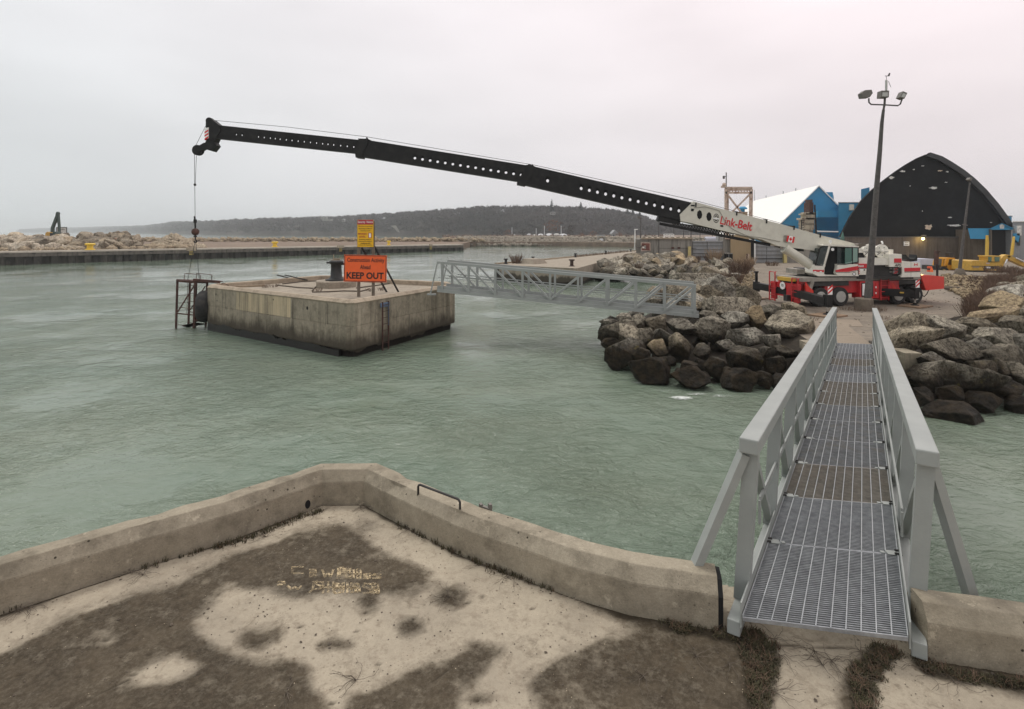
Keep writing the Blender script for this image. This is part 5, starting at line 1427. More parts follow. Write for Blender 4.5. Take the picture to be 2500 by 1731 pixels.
# far crest and cove rocks, right upper shore: smaller stones filling up the heaps
def inp(x, y, poly): return inpoly(np.array([x]), np.array([y]), poly)[0]
def scatter(n, poly_px, zf, smin, smax, meshes, label, group, seed, flat=0.7, cat='boulder', stuff=None):
    acc = []
    r = random.Random(seed); xs = [p[0] for p in poly_px]; ys = [p[1] for p in poly_px]; k = 0
    while k < n:
        x, y = r.uniform(min(xs), max(xs)), r.uniform(min(ys), max(ys))
        if not inp(x, y, poly_px): continue
        c = G(x, y, zf(x, y)); s_ = r.uniform(smin, smax) * (1.5 if r.random() < 0.12 else 1)
        if stuff:
            acc.append((r.choice(meshes), c, (s_ * r.uniform(0.8, 1.5), s_ * r.uniform(0.8, 1.2), s_ * r.uniform(0.55, 0.95)), (r.uniform(-.5, .5), r.uniform(-.5, .5), r.uniform(0, 6.28)))); k += 1; continue
        o = bpy.data.objects.new('boulder', r.choice(meshes)); COL.objects.link(o); o.location = c
        o.scale = (s_ * r.uniform(0.8, 1.5), s_ * r.uniform(0.8, 1.2), s_ * r.uniform(0.55, 0.95))
        o.rotation_euler = (r.uniform(-.5, .5), r.uniform(-.5, .5), r.uniform(0, 6.28)); tag(o, label, cat, group); k += 1
    if stuff: merge(stuff, acc)
def merge(name, acc):
    Vs = []; Fs = []; o_ = 0
    for me, c, sc, ro in acc:
        V = np.array([v.co[:] for v in me.vertices]); Fc = np.array([tuple(p.vertices) for p in me.polygons])
        M = np.array(Matrix.LocRotScale(Vector(c), __import__('mathutils').Euler(ro), Vector(sc)))
        Vs.append(V @ M[:3, :3].T + M[:3, 3]); Fs.append(Fc + o_); o_ += len(V)
    return tag(npmesh(name, np.vstack(Vs), np.vstack(Fs), acc[0][0].materials[0]), kind='stuff')
# dark filler rocks between the big ones (left and right)
scatter(60, [(1470, 800), (1560, 750), (1700, 740), (1960, 790), (2010, 860), (1980, 950), (1700, 955), (1560, 930), (1490, 870)], lambda x, y: 1.75 * max(0, min(1, (li(WL, x) - y) / (li(WL, x) - li(TL, x)))) - 0.35, 0.5, 0.95, RKF,
        None, None, 1, stuff='filler_stones')
scatter(40, [(2230, 810), (2300, 790), (2560, 780), (2560, 1000), (2380, 1005), (2250, 990)], lambda x, y: 1.8 * max(0, min(1, (li(WR, x) - y) / (li(WR, x) - li(TR, x)))) - 0.4, 0.5, 0.9, RKF,
        None, None, 2, stuff='filler_stones')
# heap between the quay and the yard, beyond the second gangway
zc = lambda x, y: max(-0.1, min(2.2, 2.4 - (y - 628) / 26)) if x < 1640 else 1.7
scatter(75, [(1476, 640), (1500, 628), (1640, 622), (1640, 685), (1560, 684), (1478, 668)], zc, 0.9, 1.9, RK, 'pale boulder in the heap between the quay and the gate wall', 'boulders beside the quay', 3)
scatter(70, [(1620, 640), (1700, 632), (1800, 640), (1815, 690), (1760, 720), (1680, 740), (1600, 742), (1560, 738), (1620, 700), (1600, 680)], lambda x, y: 1.7 if x > 1640 else 1.0, 0.7, 1.5, RK,
        'pale boulder on the crest between the cove and the yard', 'boulders on the crest above the cove', 4)
scatter(40, [(1478, 655), (1490, 632), (1560, 636), (1570, 650), (1500, 672)], lambda x, y: 1.4, 0.4, 0.8, RKS, None, None, 5, stuff='quay_rubble')
scatter(12, [(1505, 622), (1700, 626), (1700, 640), (1505, 640)], lambda x, y: 2.1, 1.1, 1.8, RKB, 'big pale boulder in the row before the concrete gate building', 'boulders before the gate building', 6)
# right background: pale rubble and larger rocks beyond the yard
scatter(22, [(2430, 715), (2460, 690), (2560, 665), (2600, 740), (2560, 765), (2450, 755)], lambda x, y: 1.7, 0.9, 1.7, RKB + RK, 'pale boulder in the heap at the right edge behind the brush', 'boulders at the right edge of the yard', 7)
# rock heaps on the far pier
def pier_D(px):
    r_ = (px - CX) / F; s_ = (pa.x - r_ * pa.y) / (r_ * pd.y - pd.x); return pa.y + pd.y * s_
def heap(name_, x0, x1, D0, D1, zb, ht_, n, s0, s1, label, group, seed):
    r = random.Random(seed); acc = []
    for _ in range(n):
        px = r.uniform(x0, x1); f = r.random(); D = pier_D(px) + 6 + f * 16; e_ = min(1, (px - x0) / 25 + 0.35, (x1 - px) / 25 + 0.3)
        z = zb + ht_ * math.sin(min(1, f * 1.25 + 0.1) * 1.6) * e_ * r.uniform(0.6, 1.0); s_ = r.uniform(s0, s1)
        if s_ < s0 + (s1 - s0) * 0.78:
            acc.append((r.choice(RKP), ((px - CX) / F * D, D, z), (s_ * r.uniform(1, 1.6), s_ * r.uniform(.8, 1.2), s_ * r.uniform(.6, 1.0)), (r.uniform(-.4, .4), r.uniform(-.4, .4), r.uniform(0, 6.28)))); continue
        o = bpy.data.objects.new('boulder', r.choice(RKP)); COL.objects.link(o); o.location = ((px - CX) / F * D, D, z)
        o.scale = (s_ * r.uniform(1, 1.6), s_ * r.uniform(.8, 1.2), s_ * r.uniform(.6, 1.0)); o.rotation_euler = (r.uniform(-.4, .4), r.uniform(-.4, .4), r.uniform(0, 6.28))
        tag(o, label, 'boulder', group)
    merge('pier_rocks', acc)
heap('a', -60, 175, 97, 112, 1.9, 2.6, 110, 1.3, 2.6, 'pale boulder in the left rock heap on the far pier', 'boulders in the left heap of the far pier', 11)
heap('b', 170, 350, 112, 128, 1.9, 2.9, 95, 1.3, 2.7, 'pale boulder in the rock heap right of the excavator on the far pier', 'boulders in the right heap of the far pier', 12)
def rubble(name, pts, m, smin, smax, seed, kind='stuff', lvl=2, flat=0.7):
    """many small stones as one mass"""
    r = np.random.default_rng(seed); V0, F0 = (lambda a: (a[0], a[1]))(_ICO_S); Vs = []; Fs = []
    for i, p in enumerate(pts):
        s_ = r.uniform(smin, smax); sc = s_ * r.uniform(0.6, 1.4, 3); a = r.uniform(0, 6.28); c, sn = math.cos(a), math.sin(a)
        V = V0 * (1 + r.uniform(-0.25, 0.25, (len(V0), 1))) * sc * 0.5
        V = np.stack([V[:, 0] * c - V[:, 1] * sn, V[:, 0] * sn + V[:, 1] * c, V[:, 2] * flat], 1) + np.array(p)
        Vs.append(V); Fs.append(F0 + i * len(V0))
    o = npmesh(name, np.vstack(Vs), np.vstack(Fs), m); return tag(o, kind=kind)
_ICO_S = ico(1)
rg = random.Random(5)
pts = []
for _ in range(900):   # gravel mound on the spit
    f = rg.random(); px = rg.uniform(375, 500); D = rg.uniform(125, 150); h_ = 3.2 * max(0, 1 - abs(px - 425) / 65) * math.sin(3.14 * (D - 125) / 27) + 1.8
    pts.append(((px - CX) / F * D, D, h_))
rubble('gravel_mound', pts, M_ROCKP, 0.5, 1.4, 1)
pts = []
for _ in range(1500):  # rocky back edge of the spit
    px = rg.uniform(120, 1180); D = rg.uniform(205, 235); pts.append(((px - CX) / F * D, D, 1.8 + rg.random() * 1.0))
for _ in range(500):
    px = rg.uniform(-60, 460); D = pier_D(px) + rg.uniform(4, 26); pts.append(((px - CX) / F * D, D, 1.85 + rg.random() * 0.5))
rubble('shore_rubble', pts, M_ROCKP, 0.6, 2.2, 2)
pts = []
for _ in range(5200):  # far revetment
    X = rg.uniform(-22, 62); e0 = 206.5 - 0.0035 * (X - 5) ** 2 - (max(0, X - 19) * 0.25)
    f = rg.random() ** 1.2; pts.append((X, e0 + f * 22, 0.1 + 2.6 * min(1, f * 2.2) + rg.random() * 0.6))
for _ in range(1400):
    X = rg.uniform(60, 150); f = rg.random(); pts.append((X, 184 + f * 14, 0.1 + 2.6 * min(1, f * 2.2) + rg.random() * 0.5))
rubble('revetment', pts, M_ROCKP, 0.5, 2.1, 3)
pts = []
for _ in range(2600):  # pale debris right of the crane
    px = rg.uniform(2300, 2460); py = rg.uniform(672, 745)
    if py > 700 + (px - 2300) * 0.55 or py < 672 + (px - 2300) * 0.1: continue
    c = G(px, py, 1.3); pts.append((c.x, c.y, 1.3 + rg.random() * 0.25))
for _ in range(700):
    px = rg.uniform(1790, 1850); py = rg.uniform(640, 745); c = G(px, py, 1.3)
    pts.append((c.x - 0.3, c.y, 1.33))
rubble('debris_gravel', pts, M_ROCKB, 0.10, 0.42, 4)
pts = []
for _ in range(2500):
    x = rg.uniform(12.5, 60); y = rg.uniform(20, 74)
    if inp(x, y, yard): pts.append((x, y, 1.305))
rubble('loose_gravel', pts, M_ROCK, 0.03, 0.12, 5)
# stones awash and foam at the foot of the boulders
def foam():
    g = NT('sea foam')
    n = g.noise(6.5, 8, 0.8, g.map((0.6, 1.6, 1)), dist=1.2); at_ = g.attr('edge')
    f = g.rng(g.math('MULTIPLY', n, at_), 0.37, 0.50, 0, 0.8)
    g.b.inputs['Base Color'].default_value = (0.75, 0.78, 0.76, 1); g.rough(0.8)
    tr = g.t.nodes.new('ShaderNodeBsdfTransparent'); mx = g.t.nodes.new('ShaderNodeMixShader')
    g.t.links.new(f, mx.inputs[0]); g.t.links.new(tr.outputs[0], mx.inputs[1]); g.t.links.new(g.b.outputs[0], mx.inputs[2])
    g.t.links.new(mx.outputs[0], g.t.nodes['Material Output'].inputs[0])
    V = []; Fc = []; E = []
    for px, py, rx, ry, st_ in ((1603, 930, 0.35, 0.3, 1.0), (1665, 972, 0.8, 0.25, 1.0), (1425, 806, 0.5, 0.15, .85), (1545, 902, 0.5, 0.3, .7), (2250, 1035, 0.6, 0.5, .72), (2330, 1060, 1.6, 0.5, .68), (2440, 1040, 1.2, 0.5, .7), (1620, 955, 1.2, 0.5, .7), (1800, 985, 1.6, 0.4, .66), (1560, 935, 0.8, 0.35, .8), (1700, 963, 1.0, 0.25, .85), (1475, 870, 0.7, 0.5, .75), (1760, 968, 1.0, 0.25, .8), (2200, 1015, 0.7, 0.3, .8), (500, 815, 0.4, 0.3, .8)):
        c = G(px, py, 0.02); N = 24; Rn = 8; o = len(V)
        for i in range(Rn + 1):
            for k in range(N):
                t_ = 6.2832 * k / N; q = i / Rn; V.append((c.x + rx * q * math.cos(t_), c.y + ry * q * math.sin(t_) * 1.6, 0.02 + 0.03 * (1 - q))); E.append(st_ * (1 - q ** 2))
        for i in range(Rn):
            for k in range(N): Fc.append((o + i * N + k, o + (i + 1) * N + k, o + (i + 1) * N + (k + 1) % N, o + i * N + (k + 1) % N))
    ob = npmesh('foam', np.array(V), np.array(Fc), g.m)
    a = ob.data.attributes.new('edge', 'FLOAT', 'POINT'); a.data.foreach_set('value', E); tag(ob, kind='stuff')
foam()
# ================================================================== CRANE
def crane():
    O = Vector((19.0, 30.7, 1.3)); AN = R(11)
    t = thing('mobile_crane', 'red and cream truck crane whose long black telescopic boom reaches over the mooring block', 'crane', tuple(O), AN)
    ex = Vector((math.cos(AN), math.sin(AN), 0)); ey = Vector((-math.sin(AN), math.cos(AN), 0))
    T = lambda l, y, z: O + ex * l + ey * y + U * z
    RM = rotz(AN)
    def bx(b, l0, l1, y0, y1, z0, z1): return b.box(T((l0 + l1) / 2, (y0 + y1) / 2, (z0 + z1) / 2), (l1 - l0, y1 - y0, z1 - z0), RM)
    W = 2.5
    # --- carrier frame, deck
    b = MB(); bx(b, -2.5, 5.6, 0.05, W - 0.05, 1.46, 1.66); b.build('carrier_deck', M_DECKB, t)
    MB().prism([T(-1.75, 0.03, 1.5), T(-1.95, 0.03, 1.5), T(-2.25, 0.03, 0.75), T(-2.0, 0.03, 0.75)], ey * 2.4).build('deck_brace', M_DECKB, t)
    b = MB(); bx(b, -2.6, 6.0, 0.7, W - 0.7, 0.62, 1.4); b.build('chassis', M_BLK2, t)
    b = MB(); bx(b, -0.9, 1.4, 0.25, W - 0.25, 0.75, 1.44); b.build('side_body', M_RED, t)
    b = MB(); bx(b, 1.25, 2.55, 0.02, 0.6, 0.42, 1.42); b.build('side_locker', M_RED, t)
    b = MB(); bx(b, 1.36, 2.15, 0.0, 0.05, 0.52, 1.34); b.build('locker_recess', M_BLK2, t)
    for i, (l0, l1, z0, z1) in enumerate(((1.40, 1.68, 0.6, 1.28), (1.74, 1.9, 1.08, 1.3), (1.73, 1.95, 0.78, 1.02), (1.74, 1.88, 0.6, 0.7), (1.95, 2.05, 1.1, 1.25))):
        MB().add([], []) if False else bx(MB(), l0, l1, -0.02, 0.02, z0, z1).build('placard', M_WHT, t)
    for i in range(5):
        bx(MB(), 2.30, 2.36, -0.02, 0.02, 0.5 + i * 0.17, 0.6 + i * 0.17).build('reflector', M_WHT if i % 2 else M_FLAG, t)
    # ladder on the side
    b = MB()
    for l in (2.62, 3.16): b.tube([T(l, -0.05, 0.3), T(l, -0.05, 1.75), T(l, 0.1, 1.9)], 0.03, 6)
    for z in (0.45, 0.8, 1.15, 1.45, 1.72): b.beam(T(2.62, -0.05, z), T(3.16, -0.05, z), 0.06, 0.035)
    b.tube([T(2.62, 0.1, 1.9), T(3.16, 0.1, 1.9)], 0.03, 6)
    b.build('side_ladder', M_RED, t)
    b = MB(); bx(b, 2.58, 3.2, 0.05, 0.8, 0.3, 1.44); b.build('ladder_recess', mat('dark red shade paint', (0.30, 0.02, 0.02), 0.5, 0, 0.2, 3), t)
    # outrigger housings
    for l0 in (-2.35, 3.35):
        b = MB()
        if l0 > 0:
            bx(b, l0 - 0.1, l0 + 0.55, -0.02, W + 0.02, 0.62, 1.42); b.build('outrigger_box', M_RED, t)
            b = MB(); b.prism([T(l0 + 0.55, 0.0, 1.0), T(l0 + 0.95, 0, 0.72), T(l0 + 0.95, 0, 0.6), T(l0 + 0.55, 0, 0.6)], ey * 0.2); b.build('gusset', M_REDB, t)
            b = MB(); b.prism([T(l0 + 0.1, -0.03, 1.3), T(l0 + 0.3, -0.03, 1.1), T(l0 + 0.42, -0.03, 0.7), T(l0 + 0.1, -0.03, 0.7)], ey * 0.1); b.build('gusset', M_REDB, t)
    # outrigger beams with jacks
    specs = [(-2.55, -1, 3.0, -0.95), (-2.55, 1, 1.7, 0.0), (2.85, -1, 1.0, 1.2), (3.4, 1, 2.0, 0.0)]
    for l, s_, ex_, dl in specs:
        y0 = 0.1 if s_ < 0 else W - 0.1
        far = y0 + s_ * (ex_)
        b = MB(); b.beam(T(l - 0.15 * dl, 0.45 * W if l < 0 or s_ > 0 else 0.35, 0.78), T(l + dl, far, 0.74 if s_ < 0 else 0.85), 0.36, 0.40); ob = b.build('outrigger_beam', M_BLK, t)
        jx = l + dl
        b = MB(); b.box(T(jx, far, 0.78), (0.30, 0.30, 0.62), RM); b.build('jack_housing', M_BLK, t)
        b = MB(); b.cyl(T(jx, far, 0.62), T(jx, far, 0.16), 0.055, 10); b.build('jack_rod', M_CHR, t)
        b = MB(); b.lathe(T(jx, far, 0.085), [(0.22, 0), (0.20, 0.03), (0.08, 0.07), (0.09, 0.14)], n=14); b.build('jack_foot', M_BLK, t)
        if s_ < 0:
            g = MB(); bx(g, jx - 0.13, jx + 0.13, far - 0.17, far - 0.155, 1.08 + 0.03, 1.62 - 0.1)
            g.build('warning_plate', M_WHT, t)
            g = MB()
            for k in range(2):
                z = 1.13 + k * 0.2; q = far - 0.176
                g.prism([T(jx - 0.13, q, z), T(jx + 0.13, q, z + 0.2), T(jx + 0.13, q, z + 0.3 if k else z + 0.31), T(jx - 0.13, q, z + 0.1)], ey * 0.004)
            g.build('warning_stripes', M_FLAG, t)
        else:
            g = MB(); g.box(T(jx, far, 1.35), (0.12, 0.12, 0.7), RM); g.box(T(jx, far, 1.72), (0.2, 0.16, 0.1), RM); g.build('hose_stand', M_BLK, t)
        # timber pad is a thing of its own
        pl = 0.75 if s_ < 0 else 0.5
        nm = {(-1, True): 'timber crane mat under the front jack nearest the gangway', (-1, False): 'timber crane mat under the rear jack right of the lamp footing', (1, True): 'timber crane mat under the far front jack beside the rocks', (1, False): 'timber crane mat under the far rear jack behind the crane'}[(s_, l < 0)]
        tm = thing('crane_mat', nm, 'timber mat', tuple(T(jx, far, 0)), AN + 0.3)
        for k in range(4): MB().box(T(jx, far, 0.042) + rotz(AN + 0.3).to_3x3() @ Vector((0, (k - 1.5) * 0.29, 0)), (pl * 2, 0.28, 0.075), rotz(AN + 0.3)).build('plank', M_PADW, tm)
    b = MB(); b.beam(T(3.30, -0.64, 0.8), T(3.45, -0.75, 0.8), 0.08, 0.07); b.build('beam_decal', M_YEL, t)
    # --- wheels
    def wheel(l, y, rim_y):
        c = T(l, y, 0.55); s_ = -1 if rim_y < 0 else 1
        b = MB(); b.lathe(c, [(0.33, -0.20), (0.50, -0.21), (0.545, -0.16), (0.55, 0.0), (0.545, 0.16), (0.50, 0.21), (0.33, 0.20)], ey, n=32); w_ = b.build('wheel', M_RUB, t, smooth=False)
        b = MB(); b.lathe(c + ey * s_ * 0.0, [(0.335, 0.205 * s_), (0.32, 0.215 * s_), (0.285, 0.19 * s_), (0.25, 0.08 * s_), (0.12, 0.06 * s_), (0.11, 0.14 * s_), (0.05, 0.15 * s_)], ey, n=24); b.build('rim', M_RIM, w_)
        b = MB()
        for k in range(8):
            a = k * math.pi / 4; p = c + (ex * math.cos(a) + U * math.sin(a)) * 0.19; b.cyl(p + ey * s_ * 0.05, p + ey * s_ * 0.10, 0.022, 6)
        b.build('wheel_nuts', M_BLK2, w_)
        MB().lathe(c, [(0.315, 0.216 * s_), (0.30, 0.222 * s_), (0.275, 0.20 * s_), (0.26, 0.10 * s_)], ey, n=24).build('rim_lip', M_LAMPG, w_)
    for l in (-1.32, 0.0, 3.95, 5.15):
        wheel(l, 0.24, -1); wheel(l, W - 0.24, 1)
    for l0, l1 in ((-1.95, 0.6), (3.35, 5.75)):
        b = MB(); bx(b, l0, l1, 0.12, W - 0.12, 1.18, 1.44); b.build('wheel_arch', M_BLK2, t)
    # --- front bumper frame with two step ladders
    fx = -2.72
    b = MB(); bx(b, fx, fx + 0.55, 0.35, W - 0.1, 0.5, 1.30); b.build('front_body', M_RED, t)
    for y0 in (0.02, 1.95):
        b = MB()
        for y in (y0, y0 + 0.5): b.tube([T(fx - 0.12, y, 0.15), T(fx - 0.12, y, 1.85 if y0 > 1 else 1.6), T(fx - 0.05, y, 1.9 if y0 > 1 else 1.65)], 0.035, 6)
        for z in (0.2, 0.5, 0.85, 1.2) + ((1.88,) if y0 > 1 else (1.62,)): b.beam(T(fx - 0.12, y0, z), T(fx - 0.12, y0 + 0.5, z), 0.07, 0.04)
        b.build('front_step', M_RED, t)
        b = MB(); bx(b, fx - 0.06, fx + 0.1, y0 + 0.06, y0 + 0.44, 0.25, 0.85); bx(b, fx - 0.06, fx + 0.1, y0 + 0.02, y0 + 0.48, 0.9 , 1.3); b.build('step_body', M_RED, t)
    b = MB(); bx(b, fx - 0.25, fx + 0.1, 0.75, 1.05, 0.28, 0.62); b.build('tow_hook', M_BLK2, t)
    b = MB(); b.lathe(T(fx - 0.06, 1.35, 1.12), [(0.23, 0), (0.23, 0.03)], -ex, n=8); b.build('speed_disc', M_WHT, t)
    text('number', '70', T(fx - 0.095, 1.35, 1.14), 0.16, M_INK, t, -ey, U)
    b = MB(); bx(b, fx - 0.05, fx + 0.25, 0.62, 1.85, 1.42, 1.62); b.build('yellow_board', M_YEL, t)
    b = MB(); b.prism([T(fx + 0.3, 0.3, 1.3), T(fx + 1.0, 0.3, 1.46), T(fx + 1.0, 0.3, 1.6), T(fx + 0.3, 0.3, 1.55)], ey * 1.9); b.build('front_deck', M_RED, t)
    b = MB()
    for y in (-0.02, 0.35):
        b.prism([T(fx + 0.35, y, 0.5), T(fx + 0.35, y, 1.45), T(fx + 0.6, y, 1.15), T(fx + 0.85, y, 0.95), T(fx + 0.85, y, 0.55)], ey * 0.08)
    b.build('gusset', M_REDB, t)
    # --- rear box and hoses
    b = MB(); b.prism([T(5.45, 0.0, 1.72), T(6.2, 0.0, 1.70), T(7.15, 0.0, 1.60), T(7.15, 0.0, 0.88), T(5.85, 0.0, 0.80)], ey * W); b.build('rear_box', M_REDB, t)
    b = MB(); b.tube([T(5.75, 0.3, 0.8), T(5.85, 0.3, 0.55), T(6.05, 0.3, 0.38), T(6.25, 0.3, 0.55), T(6.4, 0.3, 0.82)], 0.025, 6); b.build('hose_loop', M_RUB, t)
    b = MB(); b.cyl(T(5.62, 0.7, 0.9), T(5.62, 0.7, 0.1), 0.04, 8); b.lathe(T(5.62, 0.7, 0.0), [(0.22, 0.0), (0.2, 0.04), (0.06, 0.12)], n=10); b.build('stand_jack', M_BLK2, t)
    b = MB(); bx(b, 5.25, 5.40, 0.0, 0.15, 1.66, 2.25); bx(b, 6.8, 6.86, 0.1, 0.2, 1.6, 2.35); b.build('tail_post', M_BLK, t)

    # --- superstructure (parallel to the boom, i.e. to world x), drawn on its own vertical plane
    D1 = 30.75
    def pp(pl, d0, d1, m, nm, par=t, D=None): return MB().ppx(pl, (D or D1) + d0, (D or D1) + d1).build(nm, m, par)
    def pb(x0, y0, x1, y1, d0, d1, m, nm, par=t): return pp([(x0, y0), (x1, y0), (x1, y1), (x0, y1)], d0, d1, m, nm, par)
    c8 = lambda x, y: (2060 + x / 8.4, 590 + y / 8.4)
    c7 = lambda x, y: (1820 + x / 8.4, 590 + y / 8.4)
    c4 = lambda x, y: (1840 + x / 4.61, 570 + y / 4.61)
    P = lambda f, L: [f(*q) for q in L]
    pb(1990, 674.5, 2230, 681, 0.2, 2.2, M_BLK2, 'turntable')
    # operator's cab
    cab = thing('cab', None, None); cab.parent = t; del_ = None
    cab_body = pp(P(c4, [(668, 438), (690, 360), (715, 340), (700, 356), (812, 356), (780, 420), (790, 448), (815, 482), (725, 482), (668, 450)]), 0.0, 0.95, M_CRM, 'cab_nose', cab)
    pp(P(c4, [(940, 345), (1182, 345), (1182, 480), (960, 480), (925, 450), (940, 380)]), 0.0, 0.95, M_CRM, 'cab_side', cab)
    pp(P(c4, [(800, 470), (965, 470), (965, 481), (812, 481)]), 0.02, 0.93, M_CRM, 'cab_sill', cab)
    pp(P(c4, [(790, 120), (868, 124), (1185, 141), (1185, 156), (868, 142), (780, 136)]), -0.02, 0.97, M_CRM, 'cab_roof', cab)
    for pl in ([(845, 130), (868, 130), (806, 360), (784, 360)], [(1108, 150), (1118, 150), (1118, 345), (1108, 345)]):
        pp(P(c4, pl), -0.005, 0.03, M_CRM if pl[0][0] < 900 else M_BLK, 'pillar', cab)
    pp(P(c4, [(780, 136), (845, 132), (785, 362), (692, 358), (720, 250), (745, 165)]), 0.012, 0.03, M_TEALG, 'front_side_window', cab)
    pp(P(c4, [(745, 165), (758, 150), (790, 133), (848, 131), (846, 138), (793, 141), (764, 158), (750, 172), (705, 352), (780, 360), (781, 366), (692, 360)]), -0.01, 0.06, M_BLK, 'window_frame', cab)
    pp(P(c4, [(700, 352), (748, 168), (753, 168), (706, 352)]), 0.0, 0.93, M_TEALG, 'windscreen', cab)
    pp(P(c4, [(870, 150), (940, 150), (940, 460), (800, 460), (808, 360)]), 0.25, 0.27, M_VOID, 'cab_interior', cab)
    pp(P(c4, [(872, 150), (1180, 156), (1180, 345), (940, 345), (800, 462), (800, 455), (808, 360)]), 0.88, 0.94, M_VOID, 'cab_interior', cab)
    pp(P(c4, [(868, 150), (1182, 156), (1182, 325), (1030, 352), (940, 352), (944, 346), (1028, 344), (1172, 318), (1172, 164), (878, 158), (812, 360), (806, 360)]), -0.012, 0.02, M_BLK, 'door_frame', cab)
    pp(P(c4, [(1030, 160), (1105, 162), (1105, 330), (1028, 342)]), 0.01, 0.03, M_GREEN, 'side_window', cab)
    pp(P(c4, [(1118, 162), (1172, 164), (1172, 318), (1070, 340), (1034, 342), (1036, 330), (1100, 316), (1115, 300)]), 0.0, 0.02, mat_glass('pale green glass', (0.28, 0.42, 0.36), 0.85), 'side_window', cab)
    pp(P(c4, [(940, 156), (1030, 158), (1030, 340), (940, 344)]), 0.2, 0.22, M_TEALG, 'side_window', cab)
    pb(2024, 655, 2037, 662, 0.35, 0.75, M_SEAT, 'seat', cab); pb(2033, 628, 2038, 657, 0.35, 0.75, M_SEAT, 'seat_back', cab)
    MB().lathe(A(2032.5, 609, D1 - 0.03), [(0.09, 0), (0.09, 0.02)], (0, -1, 0), n=16).build('mirror', M_WHT, cab)
    MB().lathe(A(2027, 590, D1 + 0.1), [(0.09, 0), (0.09, 0.03)], (0, -1, 0), n=12).cyl(A(2027, 590, D1 + 0.1), A(2026, 599, D1 + 0.1), 0.015, 6).build('mirror', M_WHT, cab)
    pp(P(c4, [(920, 412), (1045, 388), (1175, 366), (1182, 366), (1182, 408), (1100, 424), (1070, 432), (925, 434)]), -0.006, 0.01, M_LET, 'red_stripe', cab)
    pp(P(c4, [(925, 437), (1072, 436), (1182, 412), (1182, 417), (1074, 441), (928, 441)]), -0.006, 0.01, M_BLK, 'black_stripe', cab)
    pp(P(c4, [(668, 408), (790, 412), (792, 436), (670, 428)]), -0.008, 0.01, M_LET, 'lamp_panel', cab)
    for x in (682, 745): MB().bpx(*c4(x, 425), *c4(x + 22, 438), D1 - 0.02, D1 + 0.02).build('headlight', M_WHT, cab)
    MB().lathe(A(*c4(1131, 455), D1 - 0.005), [(0.10, 0), (0.10, 0.006)], (0, -1, 0), n=18).build('emblem_ring', M_INK, cab)
    MB().lathe(A(*c4(1131, 455), D1 - 0.011), [(0.075, 0), (0.075, 0.006)], (0, -1, 0), n=18).build('emblem_disc', M_WHT, cab)
    # side cabinets behind the cab
    pb(2096.5, 630, 2172, 647, 0.1, 1.9, M_CRM, 'machinery_deck'); pb(2094.5, 644, 2116.5, 655, 0.0, 0.5, M_LET, 'red_panel'); pb(2094.5, 655.2, 2116.5, 671, 0.0, 0.5, M_CRM, 'battery_box')
    pb(2094.5, 654.6, 2116.5, 655.8, -0.01, 0.01, M_BLK, 'black_stripe')
    text('number', '8660', A(2102, 649.6, D1 - 0.01), 0.12, M_WHT, t, width=0.30, bold=0.006)
    for y in (658, 662, 666): MB().bpx(2097, y, 2099, y + 2.2, D1 - 0.012, D1 + 0.01).build('label_mark', M_LET, t)
    for x0, y0, x1, y1 in ((2101, 657.5, 2106, 661), (2101, 663.5, 2105, 665), (2109, 657.5, 2112, 661)): MB().bpx(x0, y0, x1, y1, D1 - 0.012, D1 + 0.01).build('label_mark', M_INK if x0 > 2108 else M_WHT, t)
    pb(2117, 647, 2203, 676, 0.35, 1.9, M_BLK2, 'engine_bay')
    pb(2121, 648, 2148, 650, 0.0, 0.4, M_BLK2, 'pipe_run')
    # winch drums
    def drum(x, y, r, d0, d1, m, nm):
        c = A(x, y, D1 + d0); t2 = MB().lathe(c, [(r, 0), (r, 0.05), (r * 0.9, 0.06), (r * 0.75, 0.07), (r * 0.75, d1 - d0 - 0.06), (r, d1 - d0 - 0.05), (r, d1 - d0)], (0, 1, 0), n=28).build(nm, m, t)
        MB().lathe(c, [(r * 0.28, 0), (r * 0.28, 0.05), (r * 0.12, 0.1)], (0, -1, 0), n=16).build('hub', M_CRM, t2)
        b = MB()
        for k in range(5):
            a = 1.0 + k * 1.257; b.lathe(c + Vector((math.cos(a), 0, math.sin(a))) * r * 0.6, [(r * 0.07, 0), (r * 0.07, 0.008)], (0, -1, 0), n=8)
        for a in (0.7, 2.44): b.beam(c + Vector((0, -0.012, 0)), c + Vector((math.cos(a) * r * .9, -0.012, -math.sin(a) * r * .9)), 0.012, 0.03)
        b.beam(c + Vector((-r * .95, -0.02, -r * .1)), c + Vector((r * .95, -0.02, -r * .1)), 0.012, 0.02)
        b.build('drum_holes', M_BLK2, t2)
        return t2
    drum(2122, 613, 0.36, 0.45, 1.5, M_CRM, 'winch_drum'); drum(2153, 613, 0.40, 0.40, 1.5, M_CRM, 'winch_drum')
    pb(2113, 619, 2130, 630, 0.50, 0.6, M_CRM, 'winch_plate'); pb(2145, 619, 2163, 630, 0.45, 0.55, M_CRM, 'winch_plate'); pb(2132, 606, 2143, 630, 0.9, 1.0, M_BLK2, 'winch_gap')
    MB().lathe(A(2104, 610, D1 + 0.9), [(0.38, 0), (0.38, 0.9)], (0, 1, 0), n=24).build('rear_drum', mat('wound wire', (0.12, 0.10, 0.08), 0.7, 0.3, 0.3, 20), t)
    pb(2097, 607, 2112, 617, 0.5, 0.9, M_CRM, 'winch_housing'); pb(2097, 617, 2110, 631, 0.6, 1.2, M_BLK2, 'winch_shadow_plate')
    pb(2171, 609, 2181, 621, 0.6, 1.3, M_CRM, 'winch_motor'); pb(2098, 604, 2172, 630, 1.55, 1.65, M_BLK2, 'winch_bay')
